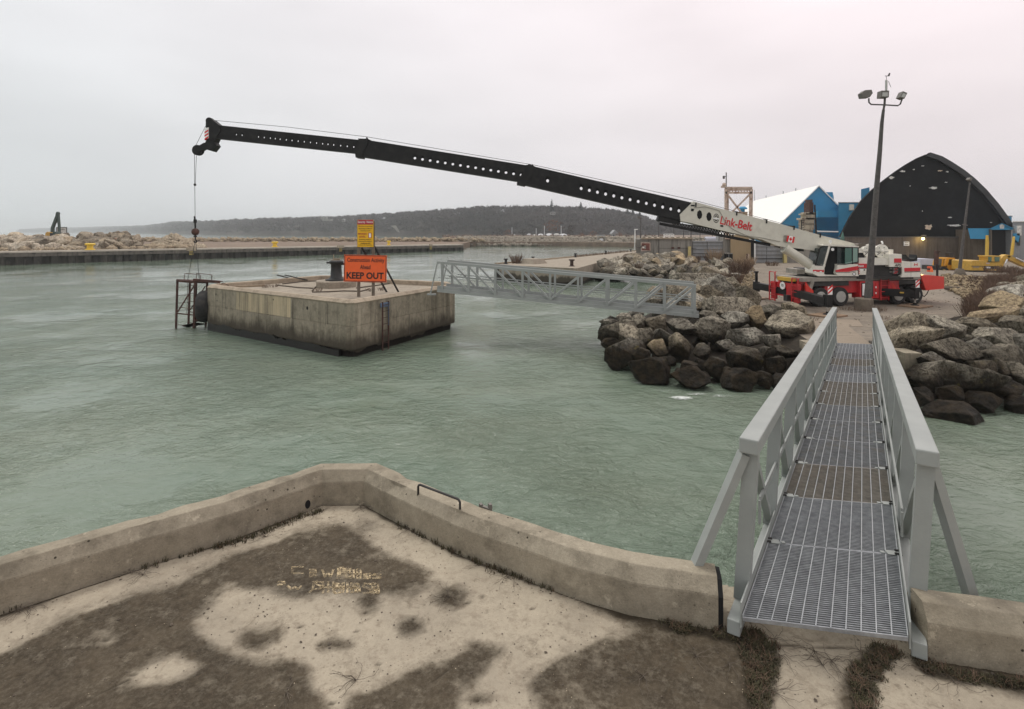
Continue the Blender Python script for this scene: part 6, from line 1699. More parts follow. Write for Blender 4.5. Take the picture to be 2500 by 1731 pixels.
    MB().tube([A(*c8(795, 45), D1 + 1), A(*c8(790, 15), D1 + 1), A(*c8(775, -5), D1 + 1)], 0.05, 8).build('exhaust', M_WHT, t)
    # panel box
    pb(2171.5, 620.5, 2201.5, 651.5, 0.0, 1.0, M_CRM, 'engine_box'); pb(2183, 631, 2201, 641, -0.01, 0.1, M_LET, 'red_panel'); pb(2183, 641.6, 2201, 642.6, -0.01, 0.1, M_BLK, 'black_stripe')
    text('lettering', 'APS', A(2192, 647.5, D1 - 0.012), 0.14, M_INK, t, width=0.38, bold=0.01, shear=0.2)
    for k, y in enumerate((654, 662)):
        pb(2172.5, y + 0.5, 2179, y + 3.2, 0.30, 0.34, M_DECKB, 'grille_plate'); pb(2181, y - 0.5, 2199, y + 6.2, 0.25, 0.34, M_RIM, 'grille_plate')
        text('lettering', 'APS', A(2190, y + 3, D1 + 0.245), 0.13, M_INK, t, width=0.36, bold=0.012, shear=0.2)
        for q in range(2): MB().ppx([(2182 + q * 4, y + 6), (2187 + q * 4, y - 0.4), (2189 + q * 4, y - 0.4), (2184 + q * 4, y + 6)], D1 + 0.24, D1 + 0.26).build('red_slash', M_LET, t)
    MB().lathe(A(2203, 663, D1 + 0.2), [(0.22, 0), (0.24, 0.1), (0.24, 1.2)], (0, 1, 0), n=18).build('air_tank', M_BLK2, t)
    # counterweight and tail
    cw = pp([(2202, 637.5), (2205, 637), (2247, 641.5), (2247, 676), (2200, 677), (2203, 668)], 0.1, 2.3, M_CRM, 'counterweight')
    pp([(2208, 654.3), (2247, 653.2), (2247, 661.5), (2208.5, 663)], 0.085, 0.12, M_LET, 'red_stripe', cw); pp([(2208.5, 663.8), (2247, 662.3), (2247, 663.6), (2209, 665)], 0.085, 0.12, M_BLK, 'black_stripe', cw)
    pb(2224, 640, 2224.5, 676, 0.09, 0.12, M_DECKB, 'seam', cw)
    def flag(c, w_, h_, par, xd=(1, 0, 0), up=(0, 0, 1)):
        xd = Vector(xd).normalized(); up = Vector(up).normalized(); nd = xd.cross(up); c = Vector(c)
        q = lambda x, y, d: c + xd * x * w_ / 2 + up * y * h_ / 2 + nd * d
        for x0, x1, m in ((-1, -0.5, M_FLAG), (-0.5, 0.5, M_WHT), (0.5, 1, M_FLAG)):
            MB().prism([q(x0, -1, 0), q(x1, -1, 0), q(x1, 1, 0), q(x0, 1, 0)], nd * 0.008).build('flag_band', m, par)
        lf = [(0, .78), (.09, .5), (.2, .55), (.16, .12), (.3, .3), (.34, .18), (.46, .2), (.4, .02), (.46, -.06), (.22, -.3), (.25, -.42), (.03, -.38), (.03, -.75), (-.03, -.75), (-.03, -.38), (-.25, -.42), (-.22, -.3), (-.46, -.06), (-.4, .02), (-.46, .2), (-.34, .18), (-.3, .3), (-.16, .12), (-.2, .55), (-.09, .5)]
        MB().prism([q(x * 0.9, y, 0.012) for x, y in lf], nd * 0.006).build('maple_leaf', M_FLAG, par)
    flag(A(2236, 646, D1 + 0.085), 0.19, 0.13, cw)
    MB().ppx([(2212, 622), (2216, 627), (2222, 632), (2230, 632.5), (2236, 630), (2238, 622), (2240, 629), (2239, 637), (2222, 639), (2213, 633)], D1 + 1.0, D1 + 1.6).build('hook_block', M_BLK, t)
    pb(2202, 634, 2213, 637, 0.6, 1.2, M_BLK2, 'tail_hose')
    # --- the boom
    XH = [(470, 30.9), (2150, 31.75)]
    def DB(px): return 30.9 + (px - 470) / 1680 * 0.85
    def seg(pl, wd, m, nm, par=t, off=0.0):
        """closed side outline at the boom plane, width wd across"""
        f = [A(x, y, DB(x) - wd / 2 + off) for x, y in pl]
        return MB().prism(f, (0, wd, 0)).build(nm, m, par)
    def webbed(top, bot, holes, wd, m, nm, hh, hw, skew, cut='hex', th=0.05):
        """box section with through holes along a line; top/bot = left & right px points"""
        (tx0, ty0), (tx1, ty1) = top; (bx0, by0), (bx1, by1) = bot
        b = MB(); pts_h = []
        tp = lambda f: (tx0 + (tx1 - tx0) * f, ty0 + (ty1 - ty0) * f); bt = lambda f: (bx0 + (bx1 - bx0) * f, by0 + (by1 - by0) * f)
        edges = [0.0]; 
        fs = [((h - (tx0 + bx0) / 2) / ((tx1 + bx1) / 2 - (tx0 + bx0) / 2)) for h in holes]
        for i, f in enumerate(fs):
            a = (fs[i - 1] + f) / 2 if i else f - (fs[1] - fs[0]) / 2
            edges.append(a)
        edges += [fs[-1] + (fs[-1] - fs[-2]) / 2, 1.0]
        def mixp(f, v): (x0, y0), (x1, y1) = tp(f), bt(f); return (x0 + (x1 - x0) * v, y0 + (y1 - y0) * v)
        for side_d in (-wd / 2, wd / 2 - th):
            P3 = lambda q: A(q[0], q[1], DB(q[0]) + side_d)
            def solid(f0, f1): b.prism([P3(mixp(f0, 0)), P3(mixp(f1, 0)), P3(mixp(f1, 1)), P3(mixp(f0, 1))], (0, th, 0))
            if edges[1] > 0: solid(0, edges[1])
            solid(edges[-2], 1.0)
            for i, f in enumerate(fs):
                f0, f1 = edges[i + 1], edges[i + 2]
                cx_, cy_ = mixp(f, skew)
                cy_ += (hh * 1.15 if side_d > 0 else -hh * 0.15)
                n_ = 12
                hole = [(cx_ + hw * math.cos(2 * math.pi * k / n_ - 0.75 * math.pi), cy_ + hh * 1.5 * math.sin(2 * math.pi * k / n_ - 0.75 * math.pi)) for k in range(n_)]
                C = [mixp(f0, 0), mixp(f1, 0), mixp(f1, 1), mixp(f0, 1)]
                outer = []
                for s_ in range(4):
                    a_, c_ = C[s_], C[(s_ + 1) % 4]
                    for k in range(3): outer.append((a_[0] + (c_[0] - a_[0]) * k / 3, a_[1] + (c_[1] - a_[1]) * k / 3))
                o0 = len(b.v); V = [P3(q) for q in outer] + [P3(q) for q in hole]; V += [v + Vector((0, th, 0)) for v in V]
                Fs = []
                for k in range(n_):
                    k2 = (k + 1) % n_
                    Fs.append((k, k2, n_ + k2, n_ + k)); Fs.append((2 * n_ + k, 3 * n_ + k, 3 * n_ + k2, 2 * n_ + k2)); Fs.append((n_ + k, n_ + k2, 3 * n_ + k2, 3 * n_ + k))
                b.add(V, Fs)
        # top and bottom plates
        for v0, v1 in ((0.0, 0.04), (0.96, 1.0)):
            q = [mixp(0, v0), mixp(1, v0), mixp(1, v1), mixp(0, v1)]
            b.prism([A(x, y, DB(x) - wd / 2 - 0.012) for x, y in q], (0, wd + 0.024, 0))
        return b.build(nm, m, t)
    # tip section
    webbed([(534, 305.5), (897, 343.5)], [(522, 337), (868, 374)], [577, 591, 631] + [646 + 14.9 * k for k in range(15)][:0] + [645, 660, 672, 684, 699, 713, 728, 743, 758, 773, 788, 801, 815, 832, 848, 864], 0.40, M_BLK, 'boom_section', 2.7, 1.7, 0.52)
    webbed([(880, 339), (1302, 406)], [(868, 380), (1268, 443.5)], [1014 + 18.6 * k for k in range(15)], 0.52, M_BLK, 'boom_section', 3.8, 4.0, 0.56)
    webbed([(1285, 402), (1700, 497)], [(1262, 447), (1662, 538)], [1337] + [1419 + 19.9 * k for k in range(13)], 0.64, M_BLK, 'boom_section', 4.8, 4.2, 0.50)
    # stiffer collars at the section ends
    for pl, wd in (([(874, 338), (893, 338.5), (900, 346), (886, 372), (884, 386), (868, 384), (866, 370), (878, 352)], 0.58), ([(1290, 400), (1296, 402), (1310, 408), (1288, 446), (1282, 454), (1262, 450), (1263, 441), (1284, 412)], 0.72)):
        seg(pl, wd, M_BLK, 'section_collar')
    for x, y in ((895, 340), (1300, 406)): seg([(x - 7, y + 2), (x - 2, y - 1), (x, y - 6), (x + 3, y - 1), (x + 12, y + 3)], 0.2, M_BLK, 'rope_guide')
    # boom head
    head = seg([(511, 288), (516, 290), (534, 305), (538, 318), (526, 338), (522, 346), (517, 340), (503, 338), (502, 300)], 0.55, M_BLK, 'boom_head')
    seg([(498, 352), (508, 336), (522, 345), (528, 355), (517, 369), (504, 365), (497, 361)], 0.5, M_BLK, 'boom_head')
    hp = A(504, 325, DB(504) - 0.3)
    b = seg([(499, 313), (509, 311), (509, 337), (500, 340)], 0.62, M_WHT, 'warning_plate')
    for k in range(3): seg([(499.2, 322 + k * 8), (508.8, 316 + k * 8), (508.8, 320 + k * 8), (499.2, 326 + k * 8)], 0.63, M_FLAG, 'warning_stripe')
    c = A(484, 367, DB(484)); MB().lathe(c - Vector((0, 0.12, 0)), [(0.30, 0), (0.30, 0.05), (0.25, 0.08), (0.25, 0.16), (0.30, 0.19), (0.30, 0.24)], (0, 1, 0), n=24).build('head_sheave', M_BLK, t)
    c2 = A(513, 296, DB(513)); MB().lathe(c2 - Vector((0, 0.12, 0)), [(0.2, 0), (0.2, 0.24)], (0, 1, 0), n=18).build('head_sheave', M_BLK, t)
    b = MB(); b.beam(A(484, 367, DB(484)), A(505, 355, DB(500)), 0.3, 0.32); b.build('sheave_arm', M_BLK, t)
    # base section, cream
    base = seg([(1693, 491.5), (1750, 507), (1903, 546), (2010, 576), (2062, 588), (2085, 594), (2092, 604), (2060, 616), (1994, 613), (1960, 608), (1900, 601), (1860, 585), (1750, 560), (1680, 543), (1662, 540), (1660, 524)], 0.78, M_BOOM, 'boom_base')
    for x, y in ((1708, 524), (1731, 529)):
        seg([(x - 6.5, y), (x - 5, y - 7), (x, y - 11.5), (x + 4.5, y - 8), (x + 6.5, y), (x + 5, y + 7), (x, y + 11.5), (x - 4.5, y + 8)], 0.79, M_VOID, 'boom_hole', base)
    def ell(x, y, a, bb, n=24): return [(x + a * math.cos(6.283 * k / n), y + bb * math.sin(6.283 * k / n)) for k in range(n)]
    seg(ell(1748.5, 533, 7, 11.5), 0.790, M_INK, 'logo_ring', base); seg(ell(1748.5, 533, 5.6, 9.4), 0.796, M_BOOM, 'logo_ring', base); seg(ell(1748.5, 533, 4.4, 7.6), 0.802, M_INK, 'logo_disc', base); seg(ell(1748.5, 533, 2.6, 4.6), 0.808, M_BOOM, 'logo_disc', base)
    seg([(1741.5, 531), (1755.5, 533), (1755.5, 536), (1741.5, 534)], 0.814, M_WHT, 'logo_band', base)
    # raised letters follow the boom
    v0, v1 = A(1760, 538, DB(1760)), A(1837, 555, DB(1837)); xd = (v1 - v0); xd.y = 0
    text('lettering', 'Link-Belt', A(1798, 545.5, DB(1798) - 0.405), 0.50, M_LET, base, xd, Vector((-xd.z, 0, xd.x)), width=1.90, bold=0.018, depth=0.006, shear=0.0)
    for x, y in ((1840, 553), (1860, 557), (1884, 563), (1905, 568), (1925, 575), (1845, 576), (1865, 580), (1893, 584)):
        seg(ell(x, y, 5.5, 6.5, 14), 0.796, M_BOOM, 'dimple', base)
    for x, y in ((1798, 521), (1871, 540), (1938, 556), (1698, 500), (2002, 575)): seg([(x, y - 5), (x + 3, y - 5), (x + 2.4, y + 5), (x - .6, y + 5)], 0.86, M_BLK, 'rope_clip', base)
    seg([(1687, 500), (1696, 500), (1696, 504), (1687, 503)], 0.83, M_BLK, 'fitting', base); seg([(1688, 509), (1695, 510), (1693, 516), (1687, 515)], 0.83, M_BLK, 'fitting', base); seg([(1759, 549), (1766, 550), (1766, 554), (1759, 553)], 0.83, M_BLK, 'fitting', base)
    cbl = [(1695, 507), (1708, 506), (1720, 504.5), (1735, 508), (1756, 514), (1765, 530), (1775, 548), (1790, 560), (1815, 572), (1830, 577), (1858, 580), (1905, 590)]
    MB().tube([A(x, y, DB(x) - 0.42) for x, y in cbl], 0.016, 5).build('hydraulic_hose', M_DECKB, base)
    flag(A(1930, 584, DB(1930) - 0.52), 0.45, 0.36, base, xd, Vector((-xd.z, 0, xd.x)))
    seg([(1915, 575), (1921, 574), (1921, 592), (1914, 590)], 0.9, M_DECKB, 'flag_box', base)
    seg([(1908, 596), (1925, 594), (1962, 606), (1963, 614), (1930, 612), (1900, 602)], 0.5, M_BLK, 'boom_pivot_bracket', base)
    # stowed lattice jib under the boom
    b = MB(); yl = DB(1700) - 0.3
    J = lambda x, y, d=0: A(x, y, DB(x) - 0.15 + d)
    for d in (0, 0.45):
        b.beam(J(1612, 540, d), J(1800, 566, d), 0.06, 0.06) ; b.beam(J(1610, 546, d), J(1880, 598, d), 0.10, 0.16)
        n_ = 22
        for k in range(n_):
            f0, f1 = k / n_, (k + 1) / n_
            p, q = (1640 + 150 * f0, 543 + 22 * f0), (1640 + 150 * f1, 552 + 27 * f1)
            b.beam(J(*p, d), J(*q, d), 0.04, 0.04); p2 = (1640 + 150 * f1, 543 + 22 * f1); b.beam(J(*p2, d), J(*q, d), 0.04, 0.04)
    b.build('stowed_jib', M_BLK, t)
    seg([(1613, 521), (1660, 536), (1662, 548), (1610, 540), (1606, 537)], 0.5, M_BLK, 'jib_bracket')
    # lift cylinder
    p0, p1 = A(1906, 600, 31.4), A(1992, 656, 31.3); dd = (p1 - p0)
    MB().cyl(p0, p0 + dd * 0.18, 0.13, 16).build('cylinder_rod', M_CHR, t)
    MB().tube([p0 + dd * 0.11, p1 + dd * 0.02], 0.27, 20).build('lift_cylinder', M_BOOM, t)
    MB().tube([p0 + dd * 0.10, p0 + dd * 0.16], 0.30, 20).build('cylinder_collar', M_BOOM, t)
    pb(1946, 657.5, 1965, 669.5, 0.9, 2.2, M_DECKB, 'front_weight'); pb(1965, 656, 1990, 669, 0.9, 2.2, M_BLK, 'front_weight_arm'); pb(1976, 668, 1986, 677, 1.0, 2.0, M_DECKB, 'front_weight_post')
    pp([(2047, 598), (2052, 584), (2058, 566), (2061, 578), (2064, 597)], 1.0, 1.05, M_GREEN, 'roof_glass_guard')
    # hoist rope along the boom, falls
    b = MB(); rp = [A(513, 293, DB(513)), A(700, 310, DB(700)), A(895, 334, DB(895)), A(1300, 402, DB(1300)), A(1690, 488, DB(1690)), A(2010, 572, DB(2010)), A(2120, 600, DB(2120))]
    b.tube(rp, 0.014, 5); b.tube([A(508, 296, DB(508)), A(478, 355, DB(478))], 0.012, 5); b.build('hoist_rope', M_CAB, t)
    D = DB(476)
    b = MB(); b.tube([A(474.5, 368, D), A(475.5, 452, D), A(476.5, 540, D)], 0.014, 5); b.tube([A(480, 372, D), A(476.5, 450, D)], 0.012, 5); b.build('fall_rope', M_CAB, t)
    MB().sphere(A(476, 451, D), 0.075, 10).build('rope_ball', M_BLK, t)
    hk = thing('hook_ball', 'round rusty headache ball and hook hanging from the crane over the ladder tower', 'hook', tuple(A(477, 566, D)))
    MB().sphere(A(477, 566, D), 0.21, 18).build('ball', M_RUST, hk, smooth=True)
    b = MB(); b.tube([A(475, 528, D), A(476.5, 545, D), A(477, 560, D)], 0.05, 8); b.box(A(476.5, 540, D), (0.13, 0.13, 0.2)); b.lathe(A(477, 579, D), [(0.12, 0), (0.06, .1)], n=8); b.build('swivel', M_BLK, hk)
    hkp = [(477, 578), (477, 584), (480, 588), (479, 592), (475, 592), (474, 588)]
    MB().tube([A(x, y, D) for x, y in hkp], 0.035, 8).build('hook', M_BLK, hk)
    sl = thing('wire_sling', 'pair of thin wire slings between the crane hook and the ladder tower', 'sling', tuple(A(477, 592, D)))
    MB().tube([A(476, 591, D), A(458.5, 682.5, 31.5)], 0.014, 5).build('sling_leg', M_CAB, sl)
    MB().tube([A(478, 591, D), A(483, 640, D), A(486.5, 683, 31.3)], 0.014, 5).build('sling_leg', M_CAB, sl)
    return t
crane()

# ================================================================== LAMP MASTS
def mast():
    base = G(2119, 760, 1.3); x, D = base.x + 0.0, base.y + 0.35
    tf = thing('lamp_footing', 'squat concrete footing of the tall floodlight pole at the end of the gangway', 'footing', (x, D, 1.3))
    b = MB(); b.lathe((x, D, 1.25), [(0.45, 0), (0.46, 0.06), (0.46, 0.68), (0.42, 0.73)], n=8); b.build('footing_block', M_FOOT, tf)
    t = thing('floodlight_pole', 'tall dark leaning floodlight pole carrying three lamp heads in front of the crane', 'light pole', (x, D, 1.98))
    z = lambda y: H - (y - HY) / F * D
    P = lambda px, py, d=0: A(px, py, D + d)
    b = MB(); b.tube([P(2118, 733), P(2126, 640), P(2134, 540), P(2141, 450), P(2148, 370), P(2153, 300), P(2157, 268)], 0.185, 12, 0.07); b.build('pole_shaft', M_POLE, t)
    b = MB()
    for k in range(26):
        f = k / 25; px, py = 2130 + 27 * f, 600 - 330 * f; s_ = (-1) ** k
        b.beam(P(px - 2.6 - 3 * (1 - f), py, -0.1), P(px + 2.6 + 3 * (1 - f), py, -0.1), 0.02, 0.02) if k % 2 else None
    b.build('climbing_pegs', M_POLE, t)
    b = MB(); b.tube([P(2157, 268), P(2159.5, 255), P(2161, 230)], 0.055, 8); b.tube([P(2121, 240), P(2121.5, 250), P(2127, 255), P(2159, 256), P(2192, 258), P(2198, 254), P(2202, 243)], 0.04, 8); b.build('cross_arm', M_POLE, t)
    for k, (pl, m2) in enumerate((([(2104, 227), (2112, 220), (2128, 219), (2131, 227), (2124, 237), (2107, 238)], 0), ([(2152.5, 221), (2171, 221), (2170, 237.5), (2151, 237.5)], 1), ([(2205, 222.5), (2215.5, 227), (2208, 241), (2198, 237)], 1))):
        h_ = MB().ppx(pl, D - 0.15, D + 0.2).build('lamp_head', M_LAMPM, t)
        if m2:
            cx_ = sum(p[0] for p in pl) / 4; cy_ = sum(p[1] for p in pl) / 4
            MB().ppx([(cx_ + (p[0] - cx_) * 0.7, cy_ + (p[1] - cy_) * 0.6 + 1) for p in pl], D - 0.17, D - 0.14).build('lens', M_LAMPG, h_)
    b = MB(); b.tube([P(2163.5, 221), P(2163.8, 196)], 0.06, 8); b.build('sensor_body', M_LAMPG, t)
    b = MB(); b.tube([P(2164, 196), P(2164, 186)], 0.012, 5); b.ppx([(2161, 184.5), (2167, 185), (2171, 178), (2174, 178.5), (2172, 186), (2161, 186)], D, D + 0.02); b.tube([P(2169, 198), P(2175, 213)], 0.012, 5); b.build('wind_vane', M_POLE, t)
    for i in range(5): twig_bush('dry_weeds', (x + (-0.9, -0.6, 0.7, 1.0, 0.3)[i], D + (0.1, -0.5, -0.3, 0.4, -0.7)[i], 1.31), 0.5, 0.25, 30, M_TWIG, seed=40 + i, kind='stuff', thick=0.006)
    # second pole further back on a conical footing
    b0 = G(2343, 676, 1.3)
    t = thing('light_pole', 'slim grey light pole on a conical concrete footing beside the yellow excavator', 'light pole', tuple(b0))
    MB().lathe(b0 - U * 0.1, [(0.62, 0), (0.52, 0.3), (0.32, 0.85), (0.28, 0.9)], n=12).build('footing', M_FOOT, t)
    MB().tube([b0 + U * 0.7, A(2352, 580, b0.y), A(2368, 445, b0.y)], 0.15, 8, 0.07).build('pole_shaft', M_POLE, t)
    MB().ppx([(2366, 438), (2370, 433), (2375, 434), (2371, 442)], b0.y - .2, b0.y + .2).build('lamp_head', M_LAMPM, t)
    MB().beam(A(2350, 548, b0.y), A(2362, 550, b0.y), 0.1, 0.08).build('bracket', M_LAMPM, t)
mast()
# ================================================================== GATE BUILDINGS, FRAMES
def gate():
    D = 74.0
    def B(x0, y0, x1, y1, d0, d1, m, nm, par): return MB().bpx(x0, y0, x1, y1, D + d0, D + d1, 0.24).build(nm, m, par)
    t = thing('concrete_building', 'low grey concrete gate building with a rusty window beside the quay', 'building', tuple(A(1620, 640, D)))
    B(1553, 584, 1566, 646, 0.5, 9, M_WALL, 'wall_return', t); B(1562, 583, 1690, 646, 0, 9, M_WALL, 'wall', t)
    B(1566, 580.5, 1691, 584, -0.2, 9, M_BLOCKTOP, 'coping', t)
    for k in range(9): B(1568 + k * 14, 578.6, 1576 + k * 14, 580.5, -0.1, 0.5, M_QUAY, 'coping_block', t)
    wd = B(1565, 592, 1588, 613, -0.06, 0.1, M_RUST2, 'window', t)
    B(1567, 594, 1586, 611, -0.09, 0.05, mat('rusty red panel', (0.16, 0.06, 0.045), 0.8, 0, 0.6, 1.2), 'pane', wd); B(1568, 602, 1573, 606, -0.11, 0.0, M_CRM, 'vent', wd); B(1572, 599, 1577, 608, -0.1, 0.0, M_DECKB, 'box', wd)
    MB().tube([A(x, y, D - 0.1) for x, y in ((1551, 600), (1556, 604), (1564, 604), (1568, 598))], 0.05, 5).build('pipe', M_POLE, t)
    for x in (1608, 1640): B(x, 585, x + 1.2, 640, -0.03, 0.1, M_BLK2, 'wall_joint', t)
    B(1597, 600, 1606, 641, -0.12, 0.1, M_WALL, 'pilaster', t)
    for x in (1639, 1654): B(x, 603, x + 7, 608, -0.04, 0.05, M_RUST, 'grille', t)
    B(1610, 606, 1700, 606.6, -0.03, 0.1, M_BLK2, 'wall_joint', t)
    tag(B(1680, 602, 1687, 642, -0.5, -0.1, M_CREAMP, 'yellow_post', None), 'faded yellow bollard post at the right corner of the concrete gate building', 'post')
    # guard rail on the roof
    t2 = thing('guard_rail', 'white tubular guard rail on the roof of the concrete gate building', 'railing', tuple(A(1633, 581, D + 1)))
    b = MB()
    for y in (571.5, 575, 578.5): b.beam(A(1621, y, D + 1), A(1645, y, D + 1), 0.09, 0.09)
    b.build('rails', M_WHT, t2)
    for x in (1621, 1628, 1636, 1645): MB().beam(A(x, 571, D + 1), A(x, 582, D + 1), 0.09, 0.09).build('post', M_WHT, t2)
    # stop log gates
    def stoplog(x0, y0, x1, y1, n, lb, seam):
        t3 = thing('stop_log_gate', lb, 'gate', tuple(A((x0 + x1) / 2, y1, D)))
        B(x0, y0, x1, y1, 0.15, 0.8, M_PANEL, 'panel', t3)
        B(x0, y0 - 1.5, x1, y0 + 1, -0.05, 0.9, M_PANEL, 'top_beam', t3)
        for k in range(1, n):
            y = y0 + (y1 - y0) * k / n; B(x0 + 1, y - 0.5, x1 - 1, y + 0.5, 0.02, 0.2, M_BLK2 if k == n - 1 else M_PANEL, 'rib', t3)
            B(x0 + 1, y + 0.5, x1 - 1, y + 1.3, 0.10, 0.2, M_BLK2, 'rib_gap', t3)
        B(seam - .3, y0, seam + .3, y1, 0.08, 0.2, M_BLK2, 'seam', t3)
    stoplog(1691, 590, 1765, 636, 5, 'ribbed grey steel panel gate between the concrete building and the tan shed', 1727)
    stoplog(1845, 592, 1911, 641, 5, 'ribbed grey steel panel gate right of the open shed door', 1872)
    for i, (x0, y0, x1, y1, lb) in enumerate(((1765, 580, 1784, 645, 'dark mottled concrete pier left of the tan shed'), (1912, 596, 2010, 645, 'plain concrete wall between the right steel panel and the crane cab'))):
        tag(B(x0, y0, x1, y1, 0, 3, M_WALL, 'concrete_wall', None), lb, 'wall')
    tag(B(1914, 598, 1921.5, 642, -0.5, 0.2, M_CREAMP, 'yellow_post', None), 'faded yellow post right of the right steel panel gate', 'post')
    t4 = thing('plywood_shed', 'tan plywood shed with a dark open doorway and white door frame', 'shed', tuple(A(1810, 642, D)))
    B(1784, 574, 1833, 642, -0.6, 5, M_TAN, 'wall', t4); B(1833, 578, 1842, 642, -0.1, 5, M_VOID, 'doorway', t4); B(1842, 586, 1844.5, 645, -1.2, -0.9, M_WHT, 'door_edge', t4)
    MB().beam(A(1829, 585, D - 0.7), A(1844, 590, D - 1.2), 0.2, 0.15).build('lintel', M_WHT, t4)
    B(1771, 620, 1789, 640, -0.9, -0.2, M_VOID, 'hatch', t4); B(1770, 617.5, 1789, 620, -1.0, -0.1, M_WALL, 'hatch_sill', t4); B(1779, 620, 1780, 640, -0.95, -0.8, M_PANEL, 'hatch_post', t4)
    for x, m in ((1823, M_RUST), (1827, M_RUST2)): B(x, 620, x + 2.5, 640, -1.2, -0.9, m, 'pipe_stub', t4)
    B(1771, 578, 1784, 584, -0.4, 0.5, M_RUST2, 'sign_box', t4)
    # white tank beyond
    tk = thing('storage_tank', 'small white horizontal tank behind the left steel panel gate', 'tank', tuple(A(1740, 589, D + 20)))
    MB().tube([A(1723, 585, D + 20), A(1724, 584.5, D + 20), A(1754, 584.5, D + 20), A(1755, 585, D + 20)], 0.5, 14).build('tank_body', M_TARP, tk)
    tag(B(1754, 572, 1770, 592, 12, 15, M_PANEL, 'corrugated_shed', None), 'small corrugated grey shed behind the left steel panel gate', 'shed')
    # poles
    for i, (px, y0, y1, DD, lb, arm) in enumerate(((1564, 532, 582, 78, 'dark lamp pole at the left end of the gate building roof', 1), (1608, 541, 582, 120, 'slim pole over the middle of the gate building', 0), (1645, 520, 582, 110, 'slim dark pole under the boom above the guard rail', 0),
                                              (1669, 556, 582, 100, 'short dark pole right of the guard rail', 0), (1687, 558, 585, 78, 'pale short pole at the right end of the gate building', 0), (1550, 560, 600, 80, 'white pole at the left corner of the gate building', 2),
                                              (1709, 560, 590, 110, 'thin dark pole above the left steel panel gate', 0), (1739, 565, 592, 120, 'thin dark pole above the white tank', 0))):
        t5 = thing('lamp_pole', lb, 'pole', tuple(A(px, y1 + 10, DD)))
        MB().tube([A(px, y1 + 10, DD), A(px + (0.3 if arm else 0), y0, DD)], 0.10, 6, 0.06).build('pole_shaft', M_WHT if arm == 2 else M_POLE, t5)
        if arm == 1: MB().box(A(px - 4, y0 - 1, DD), (0.5, 0.4, 0.3)).box(A(px - 1, y0 + 1, DD), (0.6, 0.1, 0.1)).build('lamp_head', M_LAMPM, t5)
        if arm == 2: MB().box(A(px + 3, y0, DD), (0.5, 0.2, 0.12)).build('lamp_head', M_WHT, t5)
    # rusty frame tower with weather mast
    D2 = 80
    t6 = thing('frame_tower', 'rusty cream steel frame tower with cross bracing rising behind the boom', 'tower', tuple(A(1800, 640, D2)))
    q = lambda x, y, d=0: A(x, y, D2 + d)
    for x0, y0, x1, y1, d, w_ in ((1772, 460, 1771, 640, 0, .3), (1833, 460, 1829, 640, 0, .3), (1776, 462, 1776, 640, 5, .3), (1835, 462, 1833, 640, 5, .3)): MB().beam(q(x0, y0, d), q(x1, y1, d), w_, w_, up=(0, 1, 0)).build('leg', M_RUST2, t6)
    for y, w_ in ((458.5, .3), (464, .22), (470.5, .3)): MB().beam(q(1770, y), q(1836, y), w_, w_).build('cross_beam', M_RUST2, t6)
    MB().bpx(1771, 457, 1836, 459, D2, D2 + 5.5, 0.42).build('top_deck', M_RUST2, t6)
    b = MB()
    for k in range(9): b.beam(q(1774 + k * 7.2, 464), q(1774 + k * 7.2, 470.5), 0.12, 0.12, up=(0, 1, 0))
    b.build('top_ribs', M_RUST2, t6)
    MB().beam(q(1774, 472), q(1812, 522), 0.22, 0.2, up=(0, 1, 0)).build('diagonal_brace', M_RUST2, t6); MB().beam(q(1832, 473), q(1786, 519), 0.22, 0.2, up=(0, 1, 0)).build('diagonal_brace', M_RUST2, t6)
    t7 = thing('weather_mast', 'thin weather mast with instruments on top of the rusty frame tower', 'mast', tuple(q(1773, 457)))
    MB().beam(q(1773, 421), q(1773, 457), 0.12, 0.12, up=(0, 1, 0)).build('mast', M_POLE, t7)
    MB().box(q(1767, 433), (0.25, 0.2, 0.45)).beam(q(1767, 432), q(1773, 431), 0.08, 0.08).build('instrument', M_POLE, t7); MB().sphere(q(1768, 451), 0.32, 8).box(q(1765, 456), (0.5, 0.3, 0.3)).build('instrument', M_RUST2, t7)
    t8 = thing('cream_hopper', 'cream rusty block with a small blue dome between the tower legs', 'hopper', tuple(A(1811, 530, D2 + 8)))
    MB().bpx(1796, 518, 1825, 532, D2 + 8, D2 + 12).build('block', mat('cream blockwork', (0.52, 0.42, 0.27), 0.8, 0, 0.2, 0.8), t8); MB().bpx(1795, 517, 1826, 518.6, D2 + 7.8, D2 + 12.2).build('lip', M_RUST2, t8)
    MB().lathe(A(1813, 518, D2 + 10), [(0.35, 0), (0.35, .5), (0.75, .5), (0.7, .75), (0.35, .95)], n=12).build('blue_cap', M_BLUE, t8)
    # cream and rust silo machinery in front of the blue gable
    D3 = 95
    t9 = thing('loading_machine', 'rusty cream stepped loading machine with dark hopper in front of the blue gable wall', 'machine', tuple(A(1974, 566, D3)))
    C = mat('cream rust machine', (0.50, 0.44, 0.33), 0.75, 0, 0.35, 0.5, dirt=(0.10, 0.05, 0.04), dscale=0.9, damt=0.9)
    for x0, y0, x1, y1, m in ((1976, 494, 1986, 522, M_RUST), (1979, 487, 1984, 494, M_RUST), (1968, 518, 1990, 536, C), (1963, 521, 1993, 524, C), (1958, 532, 1992, 537, C), (1963, 537, 1988, 560, C), (1961, 546, 1990, 548, C), (1966, 560, 1985, 575, C)):
        MB().bpx(x0, y0, x1, y1, D3, D3 + 1.8).build('machine_block', m, t9)
    b = MB()
    for k in range(6): b.beam(A(1957, 538 + 6 * k, D3 - .3), A(1963, 538 + 6 * k, D3 - .3), .1, .1)
